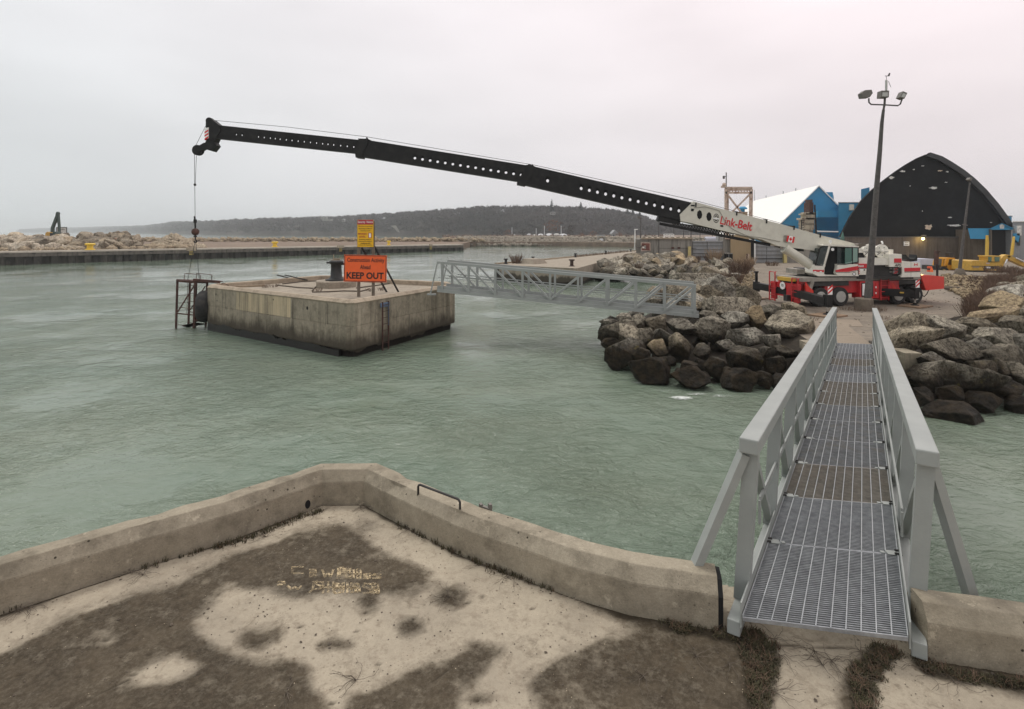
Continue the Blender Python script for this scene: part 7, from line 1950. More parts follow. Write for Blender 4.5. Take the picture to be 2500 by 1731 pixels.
    b.beam(A(1957, 536, D3 - .3), A(1956, 575, D3 - .3), .12, .12, up=(0, 1, 0)); b.beam(A(1989, 500, D3), A(1993, 575, D3), .2, .2, up=(0, 1, 0)); b.build('side_ladder', M_BLK2, t9)
gate()

# ================================================================== BLUE BUILDING AND DOMED HALL
def buildings():
    Dg = 130.0
    t = thing('gabled_warehouse', 'blue gabled warehouse with a long bright white roof', 'building', tuple(A(1960, 600, Dg)))
    ap = A(1998, 455, Dg); L = A(1862, 585, Dg); Rr = A(2130, 588, Dg); L.z = 4.2; L.x = ap.x - (ap.z - 4.2) * 1.02; Rr.z = 4.2; Rr.x = ap.x + (ap.z - 4.2) * 1.0
    back = Vector((14.2, 68, 0))
    MB().prism([ap, Rr, Rr - U * 3.5, L - U * 3.5, L], (0, 0.4, 0)).build('gable_wall', M_BLUE, t)
    b = MB()
    dn = Vector((0.0, 0, 0.25)); e0 = Vector((0, -0.3, 0))
    for p, q in ((ap, L), (ap, Rr)):
        b.prism([p + e0 + dn, q + e0 + dn + (q - p) * 0.02, q + back + dn + (q - p) * 0.02, p + back + dn], (0, 0, -0.3))
    b.build('roof', M_ROOF, t)
    MB().prism([L + Vector((0.2, 0, 0)), L + back, L + back - U * 3.5, L - U * 3.5 + Vector((0.2, 0, 0))], (0.3, 0, 0)).build('side_wall', M_BLUED, t)
    for f in (0.25, 0.42, 0.7): MB().beam(ap + back * f + U * 0.2, ap + back * f + U * 1.0, 0.15, 0.15, up=(0, 1, 0)).build('roof_vent', M_PANEL, t)
    MB().beam(ap + back * 0.93, ap + back * 0.93 + U * 4, 0.12, 0.12, up=(0, 1, 0)).build('roof_mast', M_PANEL, t)
    for x0, y0, x1, y1, d0, d1, nm, lb in ((2000, 469, 2033, 560, 3.0, 20, 'blue_annex', 'tall blue annex just behind the right slope of the white roof'),
                                   (2047, 494, 2112, 590, -6, 14, 'blue_block', 'plain blue block between the gable and the black domed hall'),
                                   (2102, 457, 2123, 590, -2, 4, 'blue_tower', 'narrow blue tower peeping over the left flank of the black hall')):
        tt = thing(nm, lb, 'building', tuple(A((x0 + x1) / 2, 600, Dg + d0)))
        if nm == 'blue_tower': MB().ppx([(x0, y0 + 5), (x1, y0), (x1, y1), (x0, y1)], Dg + d0, Dg + d1, 0.66).build('wall', M_BLUED, tt)
        else: MB().bpx(x0, y0, x1, y1, Dg + d0, Dg + d1, 0.62).build('wall', M_BLUED if nm == 'blue_annex' else M_BLUE, tt)
        if nm == 'blue_block':
            MB().bpx(2046.5, 493.5, 2112.5, 494.6, Dg - 6.2, Dg + 14, 0.62).build('roof_edge', M_PANEL, tt)
            MB().bpx(2076, 499, 2085, 513, Dg - 6.5, Dg - 6).build('roof_box', M_CRM, tt)
    tt = thing('conveyor_gallery', 'blue conveyor gallery crossing from the gable wall to the blue block', 'conveyor', tuple(A(2020, 530, Dg - 5)))
    MB().bpx(1996, 514, 2047, 529, Dg - 5, Dg - 1).build('gallery_body', M_BLUE, tt); MB().bpx(1996, 528.5, 2047, 531, Dg - 5.1, Dg - 1).build('gallery_floor', M_BLUED, tt)
    tt = thing('white_pipe', 'thin white pipe running across the foot of the blue wall', 'pipe', tuple(A(2020, 566, Dg - 8)))
    MB().tube([A(1992, 561, Dg - 8), A(1995, 565, Dg - 8), A(2046, 566, Dg - 8)], 0.18, 6).build('pipe', M_WHT, tt)
    # low blue side shed seen left of the boom foot
    # --- domed hall
    D = 86.0
    t = thing('domed_hall', 'huge black pointed arch storage hall with torn roofing on a brown concrete base wall', 'storage hall', tuple(A(2268, 640, D)))
    prof = [(2050, 579), (2054, 571), (2075, 530), (2103, 490), (2130, 463), (2157, 441), (2185, 420), (2212, 402), (2240, 386), (2262, 377), (2290, 386), (2316, 401), (2345, 420), (2370, 440), (2398, 467), (2427, 501), (2452, 535), (2476, 573), (2478, 579)]
    MB().ppx(prof, D, D + 0.3).build('front_face', M_DOME, t)
    b = MB(); vs = []; n = len(prof)
    for k in range(7):
        for x, y in prof: p = A(x, y, D); vs.append((p.x + 49 * k / 6, D + 0.3 + 62 * k / 6, p.z + 0.02))
    b.add(vs, [(k * n + i, k * n + i + 1, (k + 1) * n + i + 1, (k + 1) * n + i) for k in range(6) for i in range(n - 1)]); b.build('roof', M_DOME, t)
    # raised rim along the right edge
    rim = prof[9:]
    for (x0, y0), (x1, y1) in zip(rim[:-1], rim[1:]): pass
    b = MB(); vs = []
    for x, y in rim: p = A(x, y, D); vs += [p + Vector((0.3, -0.5, 0.25)), p + Vector((-0.4, -0.5, -0.3)), p + Vector((-0.4, 0, -0.3)), p + Vector((0.3, 0, 0.25))]
    fs = []
    for i in range(len(rim) - 1):
        for k in range(4): fs.append((i * 4 + k, i * 4 + (k + 1) % 4, (i + 1) * 4 + (k + 1) % 4, (i + 1) * 4 + k))
    b.add(vs, fs); b.build('rim', mat('roof rim', (0.03, 0.032, 0.034), 0.6, 0, 0.2, 1), t)
    MB().bpx(2052, 579.3, 2470, 633, D - 0.5, D + 60, 0.79).build('base_wall', M_HALLW, t)
    MB().bpx(2052, 577.8, 2470, 579.6, D - 0.62, D).build('wall_cap', mat('sooty wall cap', (0.11, 0.105, 0.1), 0.8), t)
    r = random.Random(3)
    def patch(cx_, cy_, w_, h_, m):
        pl = []
        for k in range(14):
            a = 6.283 * k / 14; q = r.uniform(0.45, 1.1); pl.append((cx_ + math.cos(a) * w_ / 2 * q, cy_ + math.sin(a) * h_ / 2 * q))
        MB().ppx(pl, D - 0.03, D - 0.001).build('torn_patch', m, t)
    for x, y, w_, h_, m in ((2279, 459, 26, 7, M_TORNW), (2267, 554, 22, 15, M_TORN), (2330, 550, 34, 6, M_TORNW), (2320, 531, 12, 3, M_TORNW), (2203, 418, 14, 5, M_TORNW), (2176, 434, 17, 7, M_TORNW), (2231, 414, 7, 3, M_TORNW), (2253, 405, 9, 2, M_TORNW), (2295, 417, 15, 4, M_TORN), (2313, 419, 10, 4, M_TORNW),
                            (2310, 445, 10, 2, M_TORNW), (2222, 454, 3, 3, M_TORNW), (2252, 515, 2, 4, M_TORNW), (2420, 543, 6, 2, M_TORNW)): patch(x, y, w_, h_, m)
    s_ = MB().bpx(2207, 590, 2220, 600, D - 0.6, D - 0.52).build('wall_sign', M_WHT); tag(s_, 'white square sign on the concrete base of the black hall, left of the lit lamp', 'sign')
    b = MB().bpx(2209, 596.5, 2218, 597.6, D - 0.63, D - 0.59); b.bpx(2209, 592, 2218, 593, D - 0.63, D - 0.59); s2 = b.build('sign_print', M_INKG, s_)
    s_ = thing('wall_notice', 'small blue and white notice on the concrete base beside the blue portal', 'sign', tuple(A(2397, 612, D - 0.6)))
    MB().bpx(2392, 597, 2402, 601.5, D - 0.6, D - 0.52).build('white_panel', M_WHT, s_); MB().bpx(2391.5, 602, 2401.5, 611, D - 0.6, D - 0.52).build('blue_panel', M_BLUE, s_)
    lp = thing('wall_lamp', 'lit yellow wall lamp on the concrete base of the black hall', 'lamp', tuple(A(2254, 582, D - 0.9)))
    MB().box(A(2255, 575, D - 0.9), (0.5, 0.5, 0.2)).build('lamp_hood', M_LAMPM, lp)
    MB().sphere(A(2253.5, 583, D - 0.95), 0.20, 12).build('bulb', M_LIT, lp)
    ld = bpy.data.lights.new('lamp_light', 'POINT'); ld.energy = 60; ld.color = (1, 0.72, 0.28); ld.shadow_soft_size = 0.2
    lo = bpy.data.objects.new('lamp_light', ld); COL.objects.link(lo); q = A(2253, 586, D - 1.4); lo.parent = lp; lo.location = q - Vector(lp.location)
    # blue portal
    Dp = 80.0
    t = thing('blue_portal', 'blue gabled entrance portal with a black doorway at the right of the black hall', 'portal', tuple(A(2430, 640, Dp)))
    MB().ppx([(2363, 557.5), (2420, 557.5), (2420, 584), (2369, 583)], Dp, Dp + 6, 0.9).build('side_panel', M_BLUE, t)
    MB().ppx([(2420, 559), (2446, 546), (2472, 559), (2472, 561), (2420, 561)], Dp - 0.5, Dp + 6, 0.92).build('gable', M_BLUE, t)
    MB().ppx([(2441, 550), (2446, 546.5), (2452, 550), (2451, 558), (2442, 558)], Dp - 0.56, Dp - 0.5).build('gable_plate', M_TORNW, t)
    MB().ppx([(2418, 557), (2446, 544.5), (2474, 557), (2474, 559), (2446, 546.5), (2418, 559)], Dp - 0.7, Dp + 6, 0.92).build('portal_roof', M_BLUED, t)
    MB().bpx(2420, 560, 2422, 636, Dp - 0.4, Dp + 6).build('jamb', M_HALLW, t); MB().bpx(2468.5, 560, 2472, 636, Dp - 0.4, Dp + 6).build('jamb', M_PANEL, t)
    MB().bpx(2420.5, 561, 2471, 637, Dp + 0.5, Dp + 5, 0.92).build('doorway', M_VOID, t)
    MB().bpx(2449, 527, 2470, 548, Dp + 8, Dp + 12, 0.93).build('roof_hut', M_BLUED, t); MB().bpx(2447, 526.5, 2472, 528, Dp + 7.5, Dp + 12.5, 0.93).build('hut_roof', M_PANEL, t)
    t = thing('grey_warehouse', 'pale grey warehouse wall with a blue corner at the right edge of the picture', 'building', tuple(A(2500, 640, 84)))
    MB().bpx(2472, 541, 2640, 640, 84, 110, 1.0).build('wall', M_PANEL, t); MB().ppx([(2472, 570), (2490, 570), (2490, 576), (2486, 592), (2478, 584)], 83.5, 84).build('blue_corner', M_BLUE, t)
    MB().bpx(2483, 551, 2494, 575, 83.5, 84).build('pale_panel', M_TORNW, t); MB().bpx(2472, 540, 2640, 542, 83.8, 110, 1.0).build('roof_edge', M_TORNW, t)
    MB().bpx(2490, 575, 2491.5, 600, 83.6, 84).build('drain_pipe', M_WALL, t)
buildings()

# ================================================================== YARD MACHINES
def machines():
    # wheeled forklift loader
    D = 60.0
    t = thing('forklift', 'orange yellow rough terrain forklift with a rusty mast parked behind the crane', 'forklift', tuple(A(2315, 672, D)))
    q = lambda x, y, d=0: A(x, y, D + d)
    C8 = lambda x, y: (2200 + x / 7.683, 560 + y / 7.683)
    P = lambda L: [C8(*p) for p in L]
    f = lambda L, d0, d1, m, nm, par=t: MB().ppx(P(L), D + d0, D + d1).build(nm, m, par)
    f([(655, 400), (690, 400), (740, 415), (735, 430), (712, 430), (700, 700), (650, 700)], 0.2, 0.5, M_RUST, 'mast', t); f([(655, 400), (690, 400), (735, 415), (735, 430), (705, 430), (695, 700), (655, 700)], 1.4, 1.7, M_RUST, 'mast', t)
    f([(605, 680), (720, 680), (720, 840), (600, 840)], 0.1, 1.8, M_BLK2, 'fork_carriage', t)
    cab = f([(860, 670), (820, 690), (840, 600), (870, 535), (1010, 535), (1020, 700), (990, 760), (985, 775), (900, 775), (870, 710)], 0.0, 1.8, M_YELO, 'cab')
    f([(905, 560), (970, 560), (965, 665), (885, 665)], -0.03, 0.02, M_TEALG, 'window', cab); f([(790, 560), (850, 545), (835, 690), (770, 690)], 0.3, 1.4, M_TEALG, 'windscreen', cab)
    f([(785, 550), (870, 540), (872, 548), (800, 560), (780, 690), (765, 690)], -0.02, 0.1, M_YELO, 'pillar', cab)
    f([(905, 440), (985, 440), (985, 455), (970, 520), (915, 520)], 0.6, 1.2, M_BLK2, 'beacon_frame'); f([(1000, 560), (1040, 560), (1040, 700), (1000, 700)], 0.1, 1.5, M_CRM, 'engine_panel')
    f([(1020, 700), (1210, 700), (1210, 790), (1020, 790)], 0.1, 1.7, M_YELO, 'rear_body'); f([(1045, 610), (1085, 610), (1080, 700), (1040, 700)], 0.3, 1.4, M_PANEL, 'radiator'); f([(1140, 615), (1215, 615), (1215, 700), (1140, 700)], 0.3, 1.4, M_CRM, 'rear_box')
    f([(740, 770), (880, 780), (900, 850), (740, 850)], 0.2, 1.6, M_BLK2, 'chassis')
    for x, y in ((780, 810), (1120, 820)):
        for d in (0.1, 1.5):
            c = q(*C8(x, y), d); w_ = MB().lathe(c, [(0.35, -0.2), (0.62, -0.2), (0.66, 0), (0.62, 0.2), (0.35, 0.2)], (0, 1, 0), n=20).build('wheel', M_RUB, t); MB().lathe(c - Vector((0, 0.21, 0)), [(0.36, 0), (0.3, 0.02)], (0, -1, 0), n=16).build('rim', M_YELM, w_)
    # yellow excavator
    D = 57.0
    t = thing('yellow_excavator', 'yellow crawler excavator with a low arched boom at the right side of the yard', 'excavator', tuple(A(2410, 672, D)))
    f = lambda L, d0, d1, m, nm, par=t: MB().ppx(P(L), D + d0, D + d1).build(nm, m, par)
    body = f([(1325, 600), (1340, 590), (1590, 588), (1600, 600), (1860, 610), (1860, 660), (1880, 770), (1320, 770)], 0, 2.6, M_YELM, 'body')
    f([(1320, 684), (1850, 690), (1850, 700), (1320, 694)], -0.02, 0.02, M_BLK2, 'body_seam', body); f([(1560, 695), (1850, 700), (1830, 745), (1560, 740)], -0.03, 0.02, M_BLK2, 'dark_panel', body)
    f([(1585, 700), (1675, 702), (1675, 730), (1585, 728)], -0.05, 0.0, M_WHT, 'name_plate', body); f([(1350, 700), (1465, 700), (1465, 715), (1350, 715)], -0.04, 0.0, M_DECKB, 'name_plate', body)
    f([(1600, 625), (1665, 625), (1665, 650), (1600, 650)], -0.03, 0.0, M_RUST2, 'vent', body)
    cab = f([(1590, 490), (1860, 495), (1870, 520), (1860, 620), (1620, 620), (1615, 520), (1590, 515)], 0.0, 1.0, M_YELM, 'cab')
    f([(1635, 515), (1700, 515), (1695, 600), (1640, 605)], -0.03, 0.02, M_GREEN, 'window', cab); f([(1755, 515), (1850, 518), (1845, 600), (1760, 605)], -0.03, 0.02, M_GREEN, 'window', cab)
    b = MB().ppx(P([(1860, 770), (1835, 700), (1870, 560), (1920, 500), (1980, 472), (2030, 480), (2060, 500), (2040, 530), (1990, 550), (1950, 600), (1900, 720)]), D + 0.9, D + 1.5)
    b.ppx(P([(1990, 500), (2060, 490), (2340, 640), (2500, 700), (2500, 760), (2300, 690), (2040, 570)]), D + 0.9, D + 1.5); b.build('boom', M_YELM, t)
    MB().tube([q2 for q2 in (A(*C8(1955, 640), D + 0.7), A(*C8(1990, 560), D + 0.7))], 0.08, 8).build('ram', M_CHR, t); MB().tube([A(*C8(2160, 540), D + .7), A(*C8(2330, 620), D + .7)], 0.09, 8).build('ram', M_CHR, t)
    f([(2480, 700), (2600, 690), (2620, 900), (2500, 880)], 0.7, 1.7, M_YELM, 'bucket')
    for d in (0.0, 2.0):
        b = MB(); pl = [(1350, 800), (1380, 775), (1860, 780), (1900, 800), (1880, 830), (1500, 845), (1370, 840)]; b.ppx(P(pl), D + d, D + d + 0.6); b.build('track', M_BLK2, t)
    # tall yellow gate arms by the portal
    for L, lb in (([(1625, 110), (1640, 110), (1650, 250), (1642, 490), (1612, 490), (1622, 200)], 'left yellow upright arm in front of the blue portal'), ([(2130, 150), (2140, 135), (2125, 330), (2105, 490), (2080, 490), (2100, 330)], 'right yellow upright arm in front of the blue portal')):
        tag(MB().ppx(P(L), 66, 66.3).build('yellow_mast', M_YEL), lb, 'mast')
    # pale container / tarpaulin, barrel, cones, mesh
    t = thing('covered_stack', 'pale lavender tarpaulin covered stack behind the crane counterweight', 'stack', tuple(A(2262, 665, 64)))
    MB().ppx([(2247, 632), (2280, 632.5), (2283, 645), (2283, 663), (2246, 663)], 64, 67).build('tarpaulin', M_TARP, t); MB().bpx(2283, 634, 2304, 662, 66, 68).build('tarpaulin', M_TARP, t)
    c = A(2269.5, 672, 57.5); t = thing('traffic_barrel', 'orange and white striped traffic barrel between the crane and the forklift', 'barrel', tuple(c))
    z = 0
    for k in range(5):
        MB().lathe(c + U * k * 0.19, [(0.27 - 0.012 * k, 0), (0.265 - 0.012 * k, 0.19)], n=16).build('stripe', M_BAR if k % 2 == 0 else M_BLK2, t)
    c = A(2274.5, 671, 57.0); t = thing('traffic_cone', 'small bright orange traffic cone right of the striped barrel', 'cone', tuple(c))
    MB().lathe(c, [(0.24, 0), (0.24, 0.04), (0.16, 0.05), (0.13, 0.5), (0.07, 0.75)], n=12).build('cone', mat('cone orange', (0.9, 0.16, 0.03), 0.5, var=0.05), t)
    # green-yellow long reach excavator on the far pier
    D = 128.0
    t = thing('dark_excavator', 'dark long reach excavator with a yellow counterweight on the far left pier', 'excavator', tuple(A(128, 581, D)))
    Cf = lambda x, y: (x / 4.61, 480 + y / 4.61)
    PF = lambda L: [Cf(*p) for p in L]
    f = lambda L, d0, d1, m, nm, par=t: MB().ppx(PF(L), D + d0, D + d1).build(nm, m, par)
    f([(505, 445), (512, 410), (530, 395), (562, 405), (565, 455)], 0.4, 2.6, mat('dull machine yellow', (0.50, 0.30, 0.06), 0.6, 0, 0.2, 1), 'counterweight'); f([(560, 410), (600, 415), (600, 455), (560, 458)], 0.3, 2.6, M_BLK2, 'body')
    g_ = mat('dark green machine paint', (0.035, 0.06, 0.05), 0.5, 0, 0.2, 1)
    f([(595, 398), (625, 394), (636, 410), (636, 458), (592, 455)], 0, 1.2, g_, 'cab')
    b = MB().ppx(PF([(565, 440), (570, 350), (585, 310), (622, 215), (630, 175), (645, 170), (655, 185), (645, 230), (605, 320), (592, 360), (590, 440)]), D + 1.3, D + 1.9); b.build('boom', g_, t)
    MB().ppx(PF([(632, 200), (654, 190), (664, 320), (668, 450), (655, 450), (648, 320)]), D + 1.35, D + 1.85).build('stick', g_, t)
    f([(650, 445), (672, 450), (735, 500), (690, 500), (645, 480)], 0.9, 2.2, M_BLK2, 'bucket'); f([(480, 470), (500, 458), (630, 460), (645, 475), (600, 485), (490, 482)], 0, 2.8, M_BLK2, 'track')
    # framed drawing board sign
    t = thing('framed_sign', 'white framed sign board standing behind the excavator on the far pier', 'sign', tuple(A(151, 577, 134)))
    MB().bpx(139, 555.5, 162.5, 572, 134, 134.1).build('sign_board', M_TORNW, t)
    b = MB()
    for x in (138.5, 163): b.beam(A(x, 554.5, 133.9), A(x, 580, 133.9), 0.12, 0.12, up=(0, 1, 0))
    for y in (555, 572.5): b.beam(A(138.5, y, 133.9), A(163, y, 133.9), 0.12, 0.12)
    b.build('sign_frame', M_BLK2, t)
    text('lettering', 'NOTICE', A(151, 560.5, 133.97), 0.22, M_INK, t, width=1.3, bold=0.03)
    MB().beam(A(147, 568, 133.95), A(161, 570, 133.95), 0.04, 0.05).beam(A(145, 571, 133.95), A(152, 566, 133.95), 0.04, 0.05).build('sign_drawing', M_DECKB, t)
    t = thing('life_ring', 'small red life ring post among the rocks of the far pier', 'life ring', tuple(A(282, 600, 112)))
    MB().lathe(A(282, 586, 112), [(0.36, 0), (0.36, .1)], (0, -1, 0), n=12).build('ring_board', mat('faded red', (0.5, 0.12, 0.08), 0.6), t); MB().beam(A(282, 590, 112.1), A(282, 603, 112.1), .06, .06, up=(0, 1, 0)).build('post', M_WHT, t)
    # quay bollards
    for px, y0, y1, lb, rust in ((1235, 631, 644.5, 'black quay bollard at the left corner of the quay', 0), (1301, 626, 637.5, 'black quay bollard on a concrete plinth, second from the left corner of the quay', 0), (1396, 633, 650, 'rusty quay bollard nearest the second gangway', 1), (1405, 618, 628, 'black quay bollard behind the rusty one on the far quay edge', 0), (1479, 612, 620.5, 'small black quay bollard near the far end of the quay', 0), (1540, 608, 614.5, 'smallest quay bollard beside the gate building corner', 0)):
        c = G(px, y1, 1.85); hgt = (y1 - y0) / F * c.y; s_ = hgt / 1.18
        t = thing('quay_bollard', lb, 'bollard', tuple(c), group='bollards along the quay')
        b = MB(); b.lathe(c, [(.55 * s_, 0), (.5 * s_, .08 * s_), (.30 * s_, .14 * s_), (.28 * s_, .9 * s_), (.5 * s_, 1.0 * s_), (.52 * s_, 1.12 * s_), (.45 * s_, 1.18 * s_)], n=14); b.build('bollard_body', M_BOLR if rust else M_BOLL, t)
    c = G(1302, 643, 1.85); tag(MB().lathe(c, [(1.7, -0.02), (1.2, 0.55), (1.2, 0.56)], n=4).build('concrete_plinth', M_QUAY), 'pale sloping concrete plinth in front of the second quay bollard', 'plinth')
    twig_bush('quay_weeds', G(1262, 643, 1.85), 0.9, 1.2, 60, M_TWIG, 'small bare bush between the two left quay bollards', seed=8, thick=0.03)
    for k in range(14): twig_bush('dry_weeds', G(1410 + k * 9, 627 - k * 0.9, 1.85), 0.9, 0.4, 20, M_TWIG, seed=60 + k, kind='stuff', thick=0.03)
machines()

# ---- brush
def brush():
    k = 0
    for px, py, r_, h_, n_, m, lb in ((1745, 640, 0.9, 2.0, 130, M_TWIGP, 'tall dry reed clump in front of the plywood shed'), (1700, 640, 0.8, 1.0, 90, M_TWIG, 'low brown bush before the left steel panel gate'), (1668, 640, 0.8, 0.9, 80, M_TWIG, 'small brown bush beside the faded yellow corner post'),
                                      (1730, 638, 0.7, 1.1, 80, M_TWIG, 'brown weeds among the rocks before the left steel panel gate'), (1805, 668, 1.3, 1.5, 200, M_TWIG, 'brown thicket on the crest left of the crane front'), (1790, 690, 1.1, 0.9, 150, M_TWIG, 'low brown thicket on the pale rocks left of the crane'),
                                      (1822, 655, 1.0, 1.5, 150, M_TWIGP, 'pale dry reeds on the crest before the shed door'), (1560, 655, 0.6, 0.8, 50, M_TWIG, 'small brown weeds on the quay rock heap'),
                                      (1885, 649, 1.0, 0.6, 90, M_TWIG, 'low brown weeds in front of the right steel panel gate')):
        twig_bush('dry_bush', G(px, py, 1.6), r_, h_, n_, m, lb, seed=100 + k, thick=0.016); k += 1
    r = random.Random(4); pts = []
    for _ in range(52):
        px, py = r.uniform(2335, 2480), r.uniform(680, 708)
        pts.append((px, py))
    for i, (px, py) in enumerate(pts): twig_bush('brown_brush', G(px, py, 1.3), 1.2, 0.38, 46, M_TWIG, seed=200 + i, kind='stuff', thick=0.022)
    for i in range(46):
        f = r.random(); px = 2445 - 60 * f + r.uniform(-14, 14); py = 695 + 85 * f + r.uniform(-8, 8)
        twig_bush('brown_brush', G(px, py, 1.3), 0.7, 0.95, 60, M_TWIG, seed=300 + i, kind='stuff', thick=0.012)
    for i in range(16):
        px, py = r.uniform(2420, 2500), r.uniform(660, 700); twig_bush('brown_brush', G(px, py, 1.5), 1.2, 0.7, 60, M_TWIG, seed=400 + i, kind='stuff', thick=0.02)
    for i, (px, py) in enumerate(((1925, 795), (1960, 788), (2030, 765), (1870, 645), (1900, 648), (2010, 650), (2160, 780), (1985, 782))):
        twig_bush('dry_weeds', G(px, py, 1.3), 0.4, 0.25, 24, M_TWIG, seed=500 + i, kind='stuff', thick=0.006)
    # fallen timbers by the debris
    for i, (x0, y0, x1, y1, lb) in enumerate(((2308, 703, 2352, 705, 'long dark timber lying behind the red rear box of the crane'), (2320, 690, 2345, 697, 'short dark log on the debris behind the crane'), (2405, 712, 2455, 700, 'thick grey log lying before the brown brush at the right'), (2415, 722, 2455, 712, 'thin grey log lying below the thick one at the right'))):
        tag(MB().tube([G(x0, y0, 1.45), G((x0 + x1) / 2, (y0 + y1) / 2, 1.5), G(x1, y1, 1.45)], 0.22 if i == 2 else 0.14, 7).build('log', M_ROPE if i < 2 else M_POLE), lb, 'log')
brush()

# ================================================================== FAR SHORE: hill, forest, houses, boats
TOPS = [(60, 560), (100, 558), (200, 556), (270, 554), (360, 552), (430, 543), (500, 540), (540, 538), (600, 535), (640, 530), (760, 527), (830, 525), (900, 520), (960, 517), (1020, 512), (1080, 508), (1150, 502), (1200, 499), (1260, 499), (1345, 500), (1420, 503), (1500, 508), (1560, 520), (1600, 536), (1700, 549), (1800, 552), (2800, 556)]
BASE = [(60, 3600), (200, 3200), (270, 2600), (360, 2000), (430, 1500), (540, 1050), (640, 880), (900, 800), (1080, 640), (1300, 600), (1500, 600), (1700, 640), (2800, 800)]
def hills():
    def lin(L, x): return li(L, x)
    pxs = np.arange(40, 2820, 12); K = 10; V = []; Fc = []
    for px in pxs:
        D0 = lin(BASE, px); yt = lin(TOPS, px)
        th = 12.0 if D0 < 1400 else 9
        dep = 0.28 * D0
        ztop = H + (HY - yt) / F * (D0 + dep) - th
        for k in range(K + 1):
            f = k / K; D = D0 + dep * f; z = 1.2 + (max(1.5, ztop) - 1.2) * (f ** 0.62)
            z += (3.0 * noise.noise(Vector((px * 0.02, f * 3, 0))) if 0 < k < K else 0)
            V.append(((px - CX) / F * D, D, z if k else -0.5))
        D = D0 + dep * 2.5; V.append(((px - CX) / F * D, D, -2))
    n = K + 2
    for i in range(len(pxs) - 1):
        for k in range(n - 1): Fc.append((i * n + k, (i + 1) * n + k, (i + 1) * n + k + 1, i * n + k + 1))
    tag(npmesh('hills', np.array(V), np.array(Fc), M_HILL, True), kind='structure')
    # winter forest: trunks, limbs and fine sprays of twigs as many slivers
    r = np.random.default_rng(12); T = []
    def tree_pts(h_, w_, n_, r):
        V = []; Fs = []
        def tri(a, b, c): o = len(V); V.extend([a, b, c]); Fs.append((o, o + 1, o + 2))
        tw = 0.012
        tri((-tw, 0, 0), (tw, 0, 0), (0, 0, 0.7)); tri((0, -tw, 0), (0, tw, 0), (0, 0, 0.7))
        for _ in range(n_):
            # sprays of twigs filling a rounded crown
            a = r.uniform(0, 6.28); el = math.acos(1 - 1.25 * r.uniform()); q = r.uniform(0.45, 1.0)
            d_ = np.array((math.cos(a) * math.sin(el), math.sin(a) * math.sin(el), math.cos(el)))
            c0 = np.array((0, 0, 0.55)); tip = c0 + d_ * q * np.array((0.5, 0.5, 0.45)); base = c0 + d_ * (q - r.uniform(0.18, 0.4)) * np.array((0.45, 0.45, 0.45)) - np.array((0, 0, 0.05))
            wv = np.cross(d_, r.normal(0, 1, 3)) * r.uniform(0.02, 0.06)
            tri(tuple(base - wv), tuple(base + wv), tuple(tip))
        return np.array(V), np.array(Fs)
    temp = [tree_pts(1.0, 0.42, 52, r) for _ in range(8)]
    Vs = []; Fs = []; off = 0
    def hz(px, f):
        D0 = lin(BASE, px); yt = lin(TOPS, px); th = 12.0 if D0 < 1400 else 9; dep = 0.28 * D0; ztop = H + (HY - yt) / F * (D0 + dep) - th
        return D0 + dep * f, 1.2 + (max(1.5, ztop) - 1.2) * (f ** 0.62)
    NTR = 6500
    for i in range(NTR):
        px = r.uniform(50, 1760) if i < NTR * 0.93 else r.uniform(1760, 2800); f = r.uniform(0.0, 1.0) ** 1.3
        if r.uniform() < 0.25: f = 1.0
        D, z = hz(px, f); far = D > 1700
        hh = r.uniform(8, 14.5) * (1.25 if D > 1200 else 1); V, Fq = temp[i % 8]; a = r.uniform(0, 6.28); c, s_ = math.cos(a), math.sin(a)
        wd = r.uniform(0.8, 1.15) * hh * (2.6 if D > 1500 else 1.1)
        Q = np.stack([(V[:, 0] * c - V[:, 1] * s_) * wd, (V[:, 0] * s_ + V[:, 1] * c) * wd, V[:, 2] * hh], 1) + np.array(((px - CX) / F * D, D, z - 1.0))
        Vs.append(Q); Fs.append(Fq + off); off += len(V)
    tag(npmesh('forest', np.vstack(Vs), np.vstack(Fs), M_TREE), kind='stuff')
    # conifers standing out
    def conifer(px, yt, yb, D, lb, w_=0.28):
        top = A(px, yt, D); bot = A(px, yb, D); h_ = top.z - bot.z
        t = thing('conifer', lb, 'tree', tuple(bot)); MB().tube([bot, top], h_ * 0.02, 5, 0.05).build('trunk', M_TREE, t)
        b = MB(); rr = random.Random(int(px))
        for k in range(150):
            f = rr.random() ** 0.8; z = bot.z + h_ * (0.12 + 0.86 * f); a = rr.uniform(0, 6.28); L = h_ * w_ * (1 - f) * rr.uniform(0.5, 1.0) + 0.25
            p = Vector((bot.x, bot.y, z)); e_ = p + Vector((math.cos(a) * L, math.sin(a) * L, -L * 0.25)); sd_ = Vector((-math.sin(a), math.cos(a), 0.3)) * L * 0.28
            b.add([p + U * 0.5, e_ + sd_, e_ - U * 0.4, e_ - sd_], [(0, 1, 2), (0, 2, 3), (0, 3, 1)])
        b.build('crown', M_CONI, t)
    conifer(1347, 485, 520, 640, 'tall dark spruce standing above the wooded hill in the middle'); conifer(1418, 492, 514, 640, 'smaller dark spruce on the hill right of the tall one', 0.34)
    for i, (px, yt, yb, lb) in enumerate(((1532, 505, 525, 'dark spruce just under the boom, left of three on the hill shoulder'), (1545, 507, 528, 'dark spruce just under the boom, middle of three on the hill shoulder'), (1562, 514, 532, 'dark spruce just under the boom, right of three on the hill shoulder'))): conifer(px, yt, yb, 620, lb, 0.32)
